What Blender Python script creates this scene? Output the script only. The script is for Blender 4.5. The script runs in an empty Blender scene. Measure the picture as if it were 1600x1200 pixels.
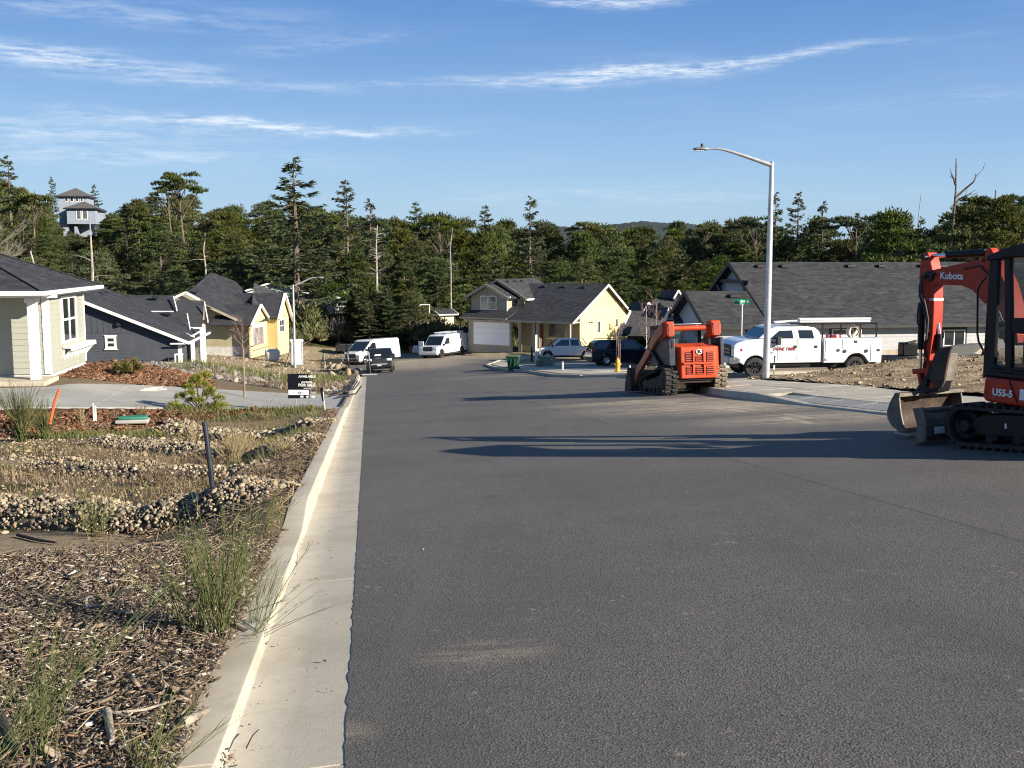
import bpy, bmesh, math, random
import numpy as np
from mathutils import Vector, Matrix
from mathutils.geometry import delaunay_2d_cdt
R = math.radians
sc = bpy.context.scene
COL = sc.collection
rnd = random.Random(7)

# ------------------------------------------------------------------ camera
F = 1685.0                       # focal length in photo pixels (photo 1600 wide)
PITCH = math.atan(200/F)         # looking slightly down
AX = math.atan(226/F)            # the road runs this far to the left of the view
CA, SA = math.cos(AX), math.sin(AX)
cam = bpy.data.cameras.new('camera'); cam.sensor_width = 36; cam.lens = 36*F/1600
cam.clip_end = 9000; cam.clip_start = .05
camo = bpy.data.objects.new('camera', cam); COL.objects.link(camo)
camo.location = (0, 0, 0); camo.rotation_euler = (R(90)-PITCH, 0, 0)
sc.camera = camo

# ------------------------------------------------------------------ light
SUN_EL, SUN_AZ = 21.5, 90+29      # azimuth clockwise from +Y
SUN_STRENGTH, SKY_STRENGTH, EXPOSURE = 5.0, .06, 1.05
sun = bpy.data.lights.new('sun', 'SUN'); sun.energy = SUN_STRENGTH; sun.angle = R(.5); sun.color = (1, .90, .76)
suno = bpy.data.objects.new('sun', sun); COL.objects.link(suno)
sdir = Vector((math.sin(R(SUN_AZ))*math.cos(R(SUN_EL)), math.cos(R(SUN_AZ))*math.cos(R(SUN_EL)), math.sin(R(SUN_EL))))
suno.rotation_euler = (-sdir).to_track_quat('-Z', 'Y').to_euler()
suno.location = (40, -20, 30)
vs = sc.view_settings
sc.cycles.filter_width = 1.1
sc.display_settings.display_device = 'sRGB'
vs.view_transform = 'Standard'; vs.look = 'None'; vs.exposure = EXPOSURE; vs.gamma = 1; vs.use_curve_mapping = False

class NT:                        # small node-tree writer
    def __init__(s, nt): s.nt = nt; s.n = nt.nodes; s.l = nt.links
    def new(s, t, **k):
        o = s.n.new(t)
        for a, b in k.items():
            if hasattr(o, a) and not a.startswith('i_'): setattr(o, a, b)
        return o
    def link(s, a, b): s.l.new(a, b)
    def val(s, sock, v):
        if hasattr(v, 'is_output') or hasattr(v, 'links'): s.l.new(v, sock)
        else: sock.default_value = v
    def math(s, op, a, b=0., c=0., clamp=False):
        o = s.n.new('ShaderNodeMath'); o.operation = op; o.use_clamp = clamp
        s.val(o.inputs[0], a); s.val(o.inputs[1], b); s.val(o.inputs[2], c)
        return o.outputs[0]
    def mix(s, f, a, b):
        o = s.n.new('ShaderNodeMix'); o.data_type = 'RGBA'
        s.val(o.inputs[0], f); s.val(o.inputs[6], a if not isinstance(a, tuple) else (*a[:3], 1)); s.val(o.inputs[7], b if not isinstance(b, tuple) else (*b[:3], 1))
        return o.outputs[2]
    def noise(s, vec, scale, detail=4, rough=.55, out=0):
        o = s.n.new('ShaderNodeTexNoise'); o.inputs['Scale'].default_value = scale
        o.inputs['Detail'].default_value = detail; o.inputs['Roughness'].default_value = rough
        s.l.new(vec, o.inputs['Vector']); return o.outputs[out]
    def ramp(s, f, lo, hi):      # smooth step from lo to hi
        o = s.n.new('ShaderNodeMapRange'); o.interpolation_type = 'SMOOTHSTEP'
        s.l.new(f, o.inputs[0]); o.inputs[1].default_value = lo; o.inputs[2].default_value = hi
        return o.outputs[0]
    def mapv(s, vec, scale=(1, 1, 1), rot=(0, 0, 0), loc=(0, 0, 0)):
        o = s.n.new('ShaderNodeMapping'); o.inputs['Scale'].default_value = scale
        o.inputs['Rotation'].default_value = rot; o.inputs['Location'].default_value = loc
        s.l.new(vec, o.inputs['Vector']); return o.outputs[0]

# ------------------------------------------------------------------ sky with thin cirrus
world = bpy.data.worlds.new('World'); sc.world = world; world.use_nodes = True
def make_sky():
    T = NT(world.node_tree); T.n.clear()
    sky = T.new('ShaderNodeTexSky'); sky.sky_type = 'NISHITA'; sky.sun_disc = False
    sky.sun_elevation = R(SUN_EL); sky.sun_rotation = R(SUN_AZ); sky.air_density = 1.15; sky.dust_density = .35; sky.ozone_density = 2.6
    co = T.new('ShaderNodeTexCoord').outputs['Generated']
    sep = T.new('ShaderNodeSeparateXYZ'); T.link(co, sep.inputs[0])
    x, y, z = sep.outputs
    az = T.math('ARCTAN2', x, y)                         # 0 straight ahead
    el = T.math('ARCSINE', z)
    comb = T.new('ShaderNodeCombineXYZ'); T.link(az, comb.inputs[0]); T.link(el, comb.inputs[1])
    v = comb.outputs[0]
    wob = T.noise(v, 5, 3); wob2 = T.noise(T.mapv(v, (1, 1, 1), loc=(7, 3, 0)), 26, 5, .6)
    el2 = T.math('ADD', el, T.math('MULTIPLY', T.math('SUBTRACT', wob, .5), .03))
    el2 = T.math('ADD', el2, T.math('MULTIPLY', T.math('SUBTRACT', wob2, .5), .012))
    streak = T.noise(T.mapv(v, (3.2, 30, 1), (0, 0, R(-5))), 5, 9, .66)
    fine = T.noise(T.mapv(v, (12, 80, 1), (0, 0, R(-14))), 4, 7, .7)
    tex = T.math('ADD', T.math('MULTIPLY', streak, .7), T.math('MULTIPLY', fine, .42))
    total = None
    # (azimuth, elevation, half length, half height, tilt, strength) of each wisp, degrees
    W = [(-22.5,9.3,6.5,.42,-.02,.85),(-14,8.7,8,.28,.0,.28),(5,9.2,5.5,.45,.05,.85),(12,9.7,6.5,.22,.07,.65),(-2,8.8,5,.2,.02,.2),
         (3,13.0,3.5,.4,-.05,.9),(8.2,12.85,2.4,.24,.03,.6),(-5,13.2,6,.2,-.02,.35),(-20,11.6,10,.6,-.02,.26),(-25,13.5,4,.25,0,.35),
         (-14,6.75,6.5,.30,-.03,.8),(-23,6.1,9,.6,0,.42),(-19,5.0,9,.5,0,.34),(-8,6.4,4.4,.15,-.03,.55),
         (6,3.0,11,.6,0,.2),(-10,10.6,4,.35,.1,.2),(-48,8,16,1.6,.02,.5),(46,11,14,1.3,.05,.45),(80,16,20,3,0,.4),(-90,14,22,3,0,.4),
         (25,7.5,9,.4,.04,.14),(150,18,25,4,0,.4),(-150,20,25,4,.05,.4)]
    for a, e, la, le, t, st in W:
        da = T.math('SUBTRACT', az, R(a)); de = T.math('SUBTRACT', T.math('SUBTRACT', el2, R(e)), T.math('MULTIPLY', da, t))
        d2 = T.math('ADD', T.math('POWER', T.math('DIVIDE', da, R(la)), 2), T.math('POWER', T.math('DIVIDE', T.math('ABSOLUTE', de), R(le)), 2))
        m = T.math('MULTIPLY', T.math('POWER', 2.718, T.math('MULTIPLY', d2, -1.1)), st)
        total = m if total is None else T.math('ADD', total, m)
    dens = T.math('MULTIPLY', total, T.ramp(tex, .42, .74), clamp=True)
    veil = T.math('MULTIPLY', T.ramp(T.noise(T.mapv(v, (1.2, 8, 1), (0, 0, R(-4))), 4, 7, .6), .45, .85), .08)
    dens = T.math('ADD', T.math('MULTIPLY', dens, 1.45), veil, clamp=True)
    hs = T.new('ShaderNodeHueSaturation'); hs.inputs['Saturation'].default_value = 1.16; T.link(sky.outputs[0], hs.inputs['Color'])
    grad = T.mix(T.ramp(el, R(-1), R(17)), (3.3, 5.3, 7.6), (0.66, 1.95, 5.2))
    grad = T.mix(T.ramp(el, R(-1.5), R(6)), (3.48, 4.99, 6.49), grad)
    low = T.math('MULTIPLY', T.math('SUBTRACT', 1, T.ramp(el, R(18), R(48))), .86)
    clear = T.mix(low, hs.outputs[0], grad)      # the air near the horizon is pale blue, not yellow
    col = T.mix(T.math('MULTIPLY', dens, .88), clear, (7.28, 7.92, 8.71))
    bg = T.new('ShaderNodeBackground'); T.link(col, bg.inputs[0]); bg.inputs[1].default_value = SKY_STRENGTH
    out = T.new('ShaderNodeOutputWorld'); T.link(bg.outputs[0], out.inputs[0])
make_sky()

# ------------------------------------------------------------------ pixel <-> place
def ray(px, py):
    x = (px-800)/F; y = -(py-600)/F
    return Vector((x, math.cos(PITCH)+y*math.sin(PITCH), -math.sin(PITCH)+y*math.cos(PITCH)))
def at(px, py, Y):
    d = ray(px, py); return d*(Y/d.y)
def uv2w(u, v): return u*CA-v*SA, u*SA+v*CA
def w2uv(x, y): return x*CA+y*SA, y*CA-x*SA
def sstep(a, b, x):
    t = min(1, max(0, (x-a)/(b-a))); return t*t*(3-2*t)
def interp(x, xs, ys): return float(np.interp(x, xs, ys))
def drop(v):
    w = min(max(v-65, 0), 40)
    return .0915*min(v, 65)+.0915*w-.5*(.0715/40)*w*w+.02*min(max(v-105, 0), 45)
def road_z(u, v): return -(1.575+drop(v)-.042*min(max(u, -1), 12))
def hsh(x, y, s):                # cheap smooth value noise
    x /= s; y /= s
    xi, yi = math.floor(x), math.floor(y); fx, fy = x-xi, y-yi
    fx = fx*fx*(3-2*fx); fy = fy*fy*(3-2*fy)
    def h(a, b):
        n = math.sin(a*127.1+b*311.7)*43758.5453
        return n-math.floor(n)
    return (h(xi, yi)*(1-fx)+h(xi+1, yi)*fx)*(1-fy)+(h(xi, yi+1)*(1-fx)+h(xi+1, yi+1)*fx)*fy-.5
def curb_h(v):                   # height of the left kerb over the gutter
    h = interp(v, [9.7, 10.8, 30, 33.5, 43, 46], [.05, .16, .16, .04, .04, .16])
    return h
LOT_V = [0, 10, 22, 29.5, 33, 36, 40, 44, 50, 60, 70, 92, 105, 116, 135, 160, 230, 400]
LOT_D = [1.7, 2.5, 3.45, 3.98, 3.93, 3.95, 4.15, 4.35, 5.2, 5.85, 6.7, 8.2, 8.7, 8.6, 6.9, 5.5, 5.0, 10]
def land_z(x, y):
    u, v = w2uv(x, y)
    far = -(1.575+drop(min(v, 150)))
    n = hsh(x, y, 9)*.25+hsh(x, y, 2.3)*.07+hsh(x, y, .7)*.035
    if u < -.7:
        c = road_z(-.7, v)+.12
        lot = -interp(v, LOT_V, LOT_D)
        w = sstep(-interp(v, [0, 29, 33, 45, 80], [1, 3, 2, 2, 3]), -interp(v, [0, 29, 33, 45, 80], [4, 9, 9.3, 10, 15]), u)
        if 29 < v < 47:
            k = sstep(29, 32, v)*(1-sstep(43, 47, v)); w = w*(1-k)+k*min(1, max(0, (-.8-u)/8.2))**1.7
        z = c*(1-w)+lot*w
        if v < 32:               # rain garden beside the kerb
            s = sstep(8.4, 9.8, v)*(1-sstep(28.6, 30.4, v))*sstep(-.78, -2.5, u)*(1-sstep(-10, -15, u))
            bed = road_z(-.7, v)-.36
            z = z*(1-s)+min(bed, z)*s
        amp = sstep(-.8, -2, u)*(1 if v < 120 else 2)
        z += n*amp*(.5 if v < 50 else 1.2)
        if 26 < v < 33:
            ve = interp(u, [-24,-14,-9.5,-7.4,-5.2,-3,-.86], [28.3,29,29.4,30.1,31,31.9,32.6]); k = min(1, max(0, (-.8-u)/8.2))**1.7
            tz = (road_z(-.7, ve)+.045)*(1-k)-(3.90+.012*(33-ve))*k-.035; w2 = sstep(ve-1.8, ve-.15, v); z = z*(1-w2)+tz*w2
        # bark mound beside the near house
        cu, cv = u+8.7, v-40.5
        z += .32*math.exp(-(cu*cu/9+cv*cv/12))*(1-sstep(-9.6, -10.4, u)*0)
        # hill with the tower house
        if v > 110: z += 9.6*math.exp(-((x+95)**2/2600+(y-215)**2/2400))
        return z
    if u <= 9.7 and v < 109: return road_z(u, v)
    z = road_z(min(u, 12), v)
    if u > 9.7:
        w = sstep(12.5, 18, u)
        if v < 36:               # lot with the dirt heap
            z += .16+.25*w
            cx, cy = u-16.5, v-31.2
            z += .40*math.exp(-(((u-18.5)/4.5)**2+((v-31)/3.2)**2))
            if 12 < u: z += (hsh(x, y, .55)*.10+hsh(x, y, .2)*.05+.04*math.sin(v*9+u*1.5+4*hsh(x, y, 3)))*sstep(12, 13, u)*(1-sstep(34.4, 35.4, v))
            z -= .3*sstep(33.4, 35.2, v)*w
        elif v < 53:
            z += (.0 if v < 46.2 else .12)
        else:
            z += .14+n*.25*sstep(12, 16, u)
    if v > 109: z = far+n*sstep(109, 112, v)
    return z

# ------------------------------------------------------------------ materials
MATS = {}
def hexc(h):
    h = h.lstrip('#'); v = [int(h[i:i+2], 16)/255 for i in (0, 2, 4)]
    return tuple((c/12.92 if c <= .04045 else ((c+.055)/1.055)**2.4) for c in v)
def mat(name, col, rough=.6, metal=0., var=.12, vs=3., bump=.0, bs=40., spec=None, island=0., dirt=0., dirtcol=(.25, .2, .14), coat=0., trans=0., objvar=0.):
    if name in MATS: return MATS[name]
    m = bpy.data.materials.new(name); m.use_nodes = True; T = NT(m.node_tree)
    b = T.n['Principled BSDF']; co = T.new('ShaderNodeTexCoord').outputs['Object']
    base = (*col, 1)
    c = base
    if var > 0:
        n = T.noise(co, vs, 6, .6)
        lo = tuple(x*(1-var) for x in col); hi = tuple(min(1, x*(1+var)) for x in col)
        c = T.mix(T.ramp(n, .3, .7), lo, hi)
    if island > 0:
        g = T.new('ShaderNodeNewGeometry')
        k = T.math('ADD', T.math('MULTIPLY', g.outputs['Random Per Island'], 2*island), 1-island)
        h = T.new('ShaderNodeHueSaturation'); T.val(h.inputs['Color'], c); T.link(k, h.inputs['Value']); c = h.outputs[0]
    if objvar > 0:
        oi = T.new('ShaderNodeObjectInfo')
        h = T.new('ShaderNodeHueSaturation'); T.val(h.inputs['Color'], c)
        T.link(T.math('ADD', T.math('MULTIPLY', oi.outputs['Random'], 2*objvar), 1-objvar), h.inputs['Value'])
        r2 = T.math('FRACT', T.math('MULTIPLY', oi.outputs['Random'], 37.7))
        T.link(T.math('ADD', T.math('MULTIPLY', r2, .07), .465), h.inputs['Hue'])
        r3 = T.math('FRACT', T.math('MULTIPLY', oi.outputs['Random'], 91.3))
        T.link(T.math('ADD', T.math('MULTIPLY', r3, .5), .7), h.inputs['Saturation'])
        c = h.outputs[0]
    if dirt > 0:
        n2 = T.noise(co, vs*1.7+1.3, 8, .7)
        c = T.mix(T.math('MULTIPLY', T.ramp(n2, .45, .75), dirt), c, dirtcol)
    T.val(b.inputs['Base Color'], c)
    if var > 0:
        T.link(T.math('ADD', T.math('MULTIPLY', T.noise(co, vs*4, 4), .25), rough-.12, clamp=True), b.inputs['Roughness'])
    else: b.inputs['Roughness'].default_value = rough
    b.inputs['Metallic'].default_value = metal
    if spec is not None: b.inputs['Specular IOR Level'].default_value = spec
    if coat: b.inputs['Coat Weight'].default_value = coat; b.inputs['Coat Roughness'].default_value = .06
    if bump > 0:
        bp = T.new('ShaderNodeBump'); bp.inputs['Strength'].default_value = min(1, bump); bp.inputs['Distance'].default_value = .02
        T.link(T.noise(co, bs, 5, .6), bp.inputs['Height']); T.link(bp.outputs[0], b.inputs['Normal'])
    if trans > 0:
        tr = T.new('ShaderNodeBsdfTranslucent'); T.val(tr.inputs[0], c)
        mx = T.new('ShaderNodeMixShader'); mx.inputs[0].default_value = trans
        T.link(b.outputs[0], mx.inputs[1]); T.link(tr.outputs[0], mx.inputs[2])
        T.link(mx.outputs[0], T.n['Material Output'].inputs['Surface'])
    MATS[name] = m; return m
def clear_glass(name, tint, rough=.02, alpha=.25):
    m = bpy.data.materials.new(name); m.use_nodes = True; T = NT(m.node_tree); b = T.n['Principled BSDF']
    b.inputs['Base Color'].default_value = (*tint, 1); b.inputs['Roughness'].default_value = rough
    b.inputs['Alpha'].default_value = alpha; b.inputs['Specular IOR Level'].default_value = .8
    MATS[name] = m; return m

def ground_mat(name, kind):
    m = bpy.data.materials.new(name); m.use_nodes = True; T = NT(m.node_tree); b = T.n['Principled BSDF']
    co = T.new('ShaderNodeTexCoord').outputs['Object']
    b.inputs['Roughness'].default_value = .9; b.inputs['Specular IOR Level'].default_value = .25
    h = None
    if kind == 'asphalt':
        vor = T.new('ShaderNodeTexVoronoi'); vor.inputs['Scale'].default_value = 105; T.link(co, vor.inputs['Vector'])
        grain = T.noise(co, 120, 3, .7); big = T.noise(co, .55, 6, .6); mid = T.noise(co, 3.5, 6, .65)
        sepc = T.new('ShaderNodeSeparateColor'); T.link(vor.outputs['Color'], sepc.inputs[0])
        c = T.mix(sepc.outputs[0], (.030, .029, .027), (.208, .189, .160))
        c = T.mix(T.ramp(grain, .35, .7), c, (.122, .110, .094))
        c = T.mix(T.math('MULTIPLY', T.ramp(big, .35, .7), .55), c, (.076, .072, .065))
        c = T.mix(T.math('MULTIPLY', T.ramp(mid, .5, .8), .3), c, (.150, .136, .116))
        # long faint roller and tyre bands along the road
        band = T.noise(T.mapv(co, (1.3, .05, 1), (0, 0, -AX)), 1.6, 5, .6)
        c = T.mix(T.math('MULTIPLY', T.ramp(band, .48, .72), .35), c, (.150, .136, .116))
        # trodden-in sand: patches with their own place on the road
        sep = T.new('ShaderNodeSeparateXYZ'); T.link(co, sep.inputs[0])
        tot = None
        for cx, cy, rx, ry, rot, st in SAND:
            vv = T.mapv(co, (1/rx, 1/ry, 0), (0, 0, 0), (-cx/rx, -cy/ry, 0))
            if rot:
                vv = T.mapv(T.mapv(co, (1, 1, 0), (0, 0, 0), (-cx, -cy, 0)), (1/rx, 1/ry, 0), (0, 0, R(rot)))
            g = T.new('ShaderNodeVectorMath'); g.operation = 'LENGTH'; T.link(vv, g.inputs[0])
            mm = T.math('MULTIPLY', T.math('SUBTRACT', 1, T.ramp(g.outputs['Value'], .2, 1.0)), st)
            tot = mm if tot is None else T.math('MAXIMUM', tot, mm)
        st1 = T.noise(T.mapv(co, (.35, 2.6, 1), (0, 0, R(-24))), 2.2, 8, .72)
        st2 = T.noise(T.mapv(co, (.3, 2.2, 1), (0, 0, R(18))), 2.0, 8, .72)
        brk = T.ramp(T.noise(T.mapv(co, (1, 3, 1), (0, 0, R(-20))), 7, 8, .75), .36, .52)
        sm = T.math('MULTIPLY', T.math('MULTIPLY', tot, brk), T.math('MAXIMUM', T.ramp(st1, .42, .55), T.ramp(st2, .44, .56)))
        c = T.mix(T.math('MULTIPLY', sm, .92), c, (.52, .42, .29))
        for cx, cy, rr_, st_ in ((-20, 18, 27.3, .5), (-20, 18, 26.95, .45), (-20, 18, 25.5, .4), (-20, 18, 25.15, .35), (25, 40, 22.6, .45), (25, 40, 22.25, .4), (25, 40, 20.9, .4), (25, 40, 20.5, .4), (9, 2, 22.3, .35), (9, 2, 20.6, .35)):
            g = T.new('ShaderNodeVectorMath'); g.operation = 'LENGTH'; T.link(T.mapv(co, (1, 1, 0), (0, 0, 0), (-cx, -cy, 0)), g.inputs[0])
            ln = T.math('SUBTRACT', 1, T.ramp(T.math('ABSOLUTE', T.math('SUBTRACT', g.outputs['Value'], rr_)), .05, .13))
            ln = T.math('MULTIPLY', T.math('MULTIPLY', ln, T.ramp(T.noise(co, 1.7, 5, .7), .42, .58)), T.ramp(tot, .05, .6))
            c = T.mix(T.math('MULTIPLY', ln, min(1, st_*1.8)), c, (.56, .45, .31))
        sepu = T.new('ShaderNodeSeparateXYZ'); T.link(T.mapv(co, (1, 1, 1), (0, 0, -AX)), sepu.inputs[0])
        su, sv = sepu.outputs[0], sepu.outputs[1]
        wobs = T.math('MULTIPLY', T.math('SUBTRACT', T.noise(co, 1.3, 3), .5), .06)
        seam = T.math('SUBTRACT', 1, T.ramp(T.math('ABSOLUTE', T.math('ADD', T.math('SUBTRACT', su, 4.6), wobs)), .006, .03))
        c = T.mix(T.math('MULTIPLY', seam, .5), c, (.045, .04, .036))
        c = T.mix(T.math('MULTIPLY', T.ramp(su, 4.55, 4.75), .10), c, (.19, .172, .148))
        oil = T.ramp(T.noise(co, .9, 3, .5), .70, .78)
        c = T.mix(T.math('MULTIPLY', oil, .45), c, (.05, .045, .04))
        # small pale scuffs and specks
        sp = T.math('MULTIPLY', T.ramp(T.noise(co, 1.4, 2), .54, .62), T.ramp(T.noise(co, 14, 6, .75), .58, .68))
        c = T.mix(T.math('MULTIPLY', sp, .65), c, (.40, .34, .26))
        T.link(c, b.inputs['Base Color']); b.inputs['Roughness'].default_value = .82; b.inputs['Specular IOR Level'].default_value = .35
        h = T.math('ADD', T.math('MULTIPLY', vor.outputs['Distance'], 1.3), T.math('MULTIPLY', grain, .5)); bd, bst = .0022, .8
    elif kind == 'concrete':
        n1 = T.noise(co, 1.1, 7, .65); n2 = T.noise(co, 14, 6, .7); n3 = T.noise(T.mapv(co, (1, .12, 1), (0, 0, -AX)), 9, 4)
        c = T.mix(T.ramp(n1, .3, .7), (.40, .355, .275), (.52, .475, .38))
        c = T.mix(T.math('MULTIPLY', T.ramp(n2, .45, .75), .3), c, (.27, .235, .18))
        c = T.mix(T.math('MULTIPLY', T.ramp(n1, .55, .75), .35), c, (.36, .29, .19))
        c = T.mix(T.math('MULTIPLY', T.ramp(T.noise(co, 4, 8, .75), .6, .78), .35), c, (.17, .15, .12))
        T.link(c, b.inputs['Base Color'])
        h = T.math('ADD', T.noise(co, 160, 4, .7), T.math('MULTIPLY', n3, .5)); bd, bst = .004, .7
    elif kind == 'concrete_grey':
        n1 = T.noise(co, .8, 7, .65); st1 = T.noise(T.mapv(co, (.3, 2.4, 1), (0, 0, R(7))), 2.2, 7, .7)
        c = T.mix(T.ramp(n1, .3, .7), (.28, .275, .25), (.37, .36, .33))
        c = T.mix(T.math('MULTIPLY', T.ramp(st1, .5, .72), .4), c, (.20, .19, .165))
        T.link(c, b.inputs['Base Color']); h = T.noise(co, 90, 4, .7); bd, bst = .004, .6
    elif kind == 'terrain':
        at_ = T.new('ShaderNodeAttribute'); at_.attribute_name = 'mask'
        sepc = T.new('ShaderNodeSeparateColor'); T.link(at_.outputs['Color'], sepc.inputs[0])
        bark, grass, sand = sepc.outputs; rock = at_.outputs['Alpha']
        nf = T.noise(co, 38, 7, .72); nm = T.noise(co, 7, 7, .65); nb = T.noise(co, .8, 6, .6)
        soil = T.mix(T.ramp(nf, .36, .66), (.060, .044, .028), (.33, .26, .17))
        soil = T.mix(T.math('MULTIPLY', T.ramp(nm, .4, .7), .5), soil, (.20, .16, .105))
        barkc = T.mix(T.ramp(nf, .38, .64), (.040, .018, .010), (.20, .088, .045))
        sandc = T.mix(T.ramp(nm, .3, .7), (.30, .235, .15), (.42, .34, .23))
        sandc = T.mix(T.math('MULTIPLY', T.ramp(nf, .5, .75), .35), sandc, (.17, .13, .085))
        grc = T.mix(T.ramp(nf, .35, .68), (.028, .036, .012), (.13, .13, .05))
        rkc = T.mix(T.ramp(nf, .42, .60), (.035, .032, .03), (.24, .215, .19))
        def edge(m, w=.5):
            return T.ramp(T.math('ADD', m, T.math('MULTIPLY', T.math('SUBTRACT', nm, .5), w)), .4, .6)
        c = T.mix(edge(sand, .9), soil, sandc); c = T.mix(edge(rock), c, rkc)
        c = T.mix(edge(grass, 1.2), c, grc); c = T.mix(edge(bark, .3), c, barkc)
        T.link(c, b.inputs['Base Color']); b.inputs['Specular IOR Level'].default_value = .1
        h = T.math('ADD', nf, T.math('MULTIPLY', nm, 1.5)); bd, bst = .06, 1.0
    elif kind == 'dirt':
        nf = T.noise(co, 16, 8, .75); nm = T.noise(T.mapv(co, (.6, 3.2, 1), (0, 0, R(-18))), 1.5, 7, .68); nb = T.noise(co, .5, 5)
        c = T.mix(T.ramp(nm, .34, .66), (.20, .145, .088), (.50, .395, .26))
        c = T.mix(T.math('MULTIPLY', T.ramp(nf, .5, .72), .7), c, (.10, .072, .045))
        c = T.mix(T.math('MULTIPLY', T.ramp(nb, .5, .7), .5), c, (.43, .35, .24))
        T.link(c, b.inputs['Base Color']); b.inputs['Specular IOR Level'].default_value = .1
        h = T.math('ADD', nf, T.math('MULTIPLY', nm, 2.)); bd, bst = .07, 1.
    bp = T.new('ShaderNodeBump'); bp.inputs['Strength'].default_value = bst; bp.inputs['Distance'].default_value = bd
    T.link(h, bp.inputs['Height']); T.link(bp.outputs[0], b.inputs['Normal'])
    MATS[name] = m; return m
# places where sand was tracked over the road: centre x, y, half sizes, turn, strength (see photo)
SAND = [(6.4, 24.5, 6.5, 4.2, 20, 1.), (3.4, 27.5, 3.5, 1.6, 20, .8), (5.8, 19.5, 3.5, 2.2, 10, .7), (7.2, 30.5, 3, 3, 0, .9), (-7.5, 93, 6, 15, 0, .75), (-2, 98, 8, 7, 0, .6), (-.15, 5.4, .5, .3, 0, .28), (-.75, 4.3, .25, .2, 0, .3), (9.5, 52, 8, 3, 10, .5), (1.5, 62, 8, 5, 0, .35)]

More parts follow.
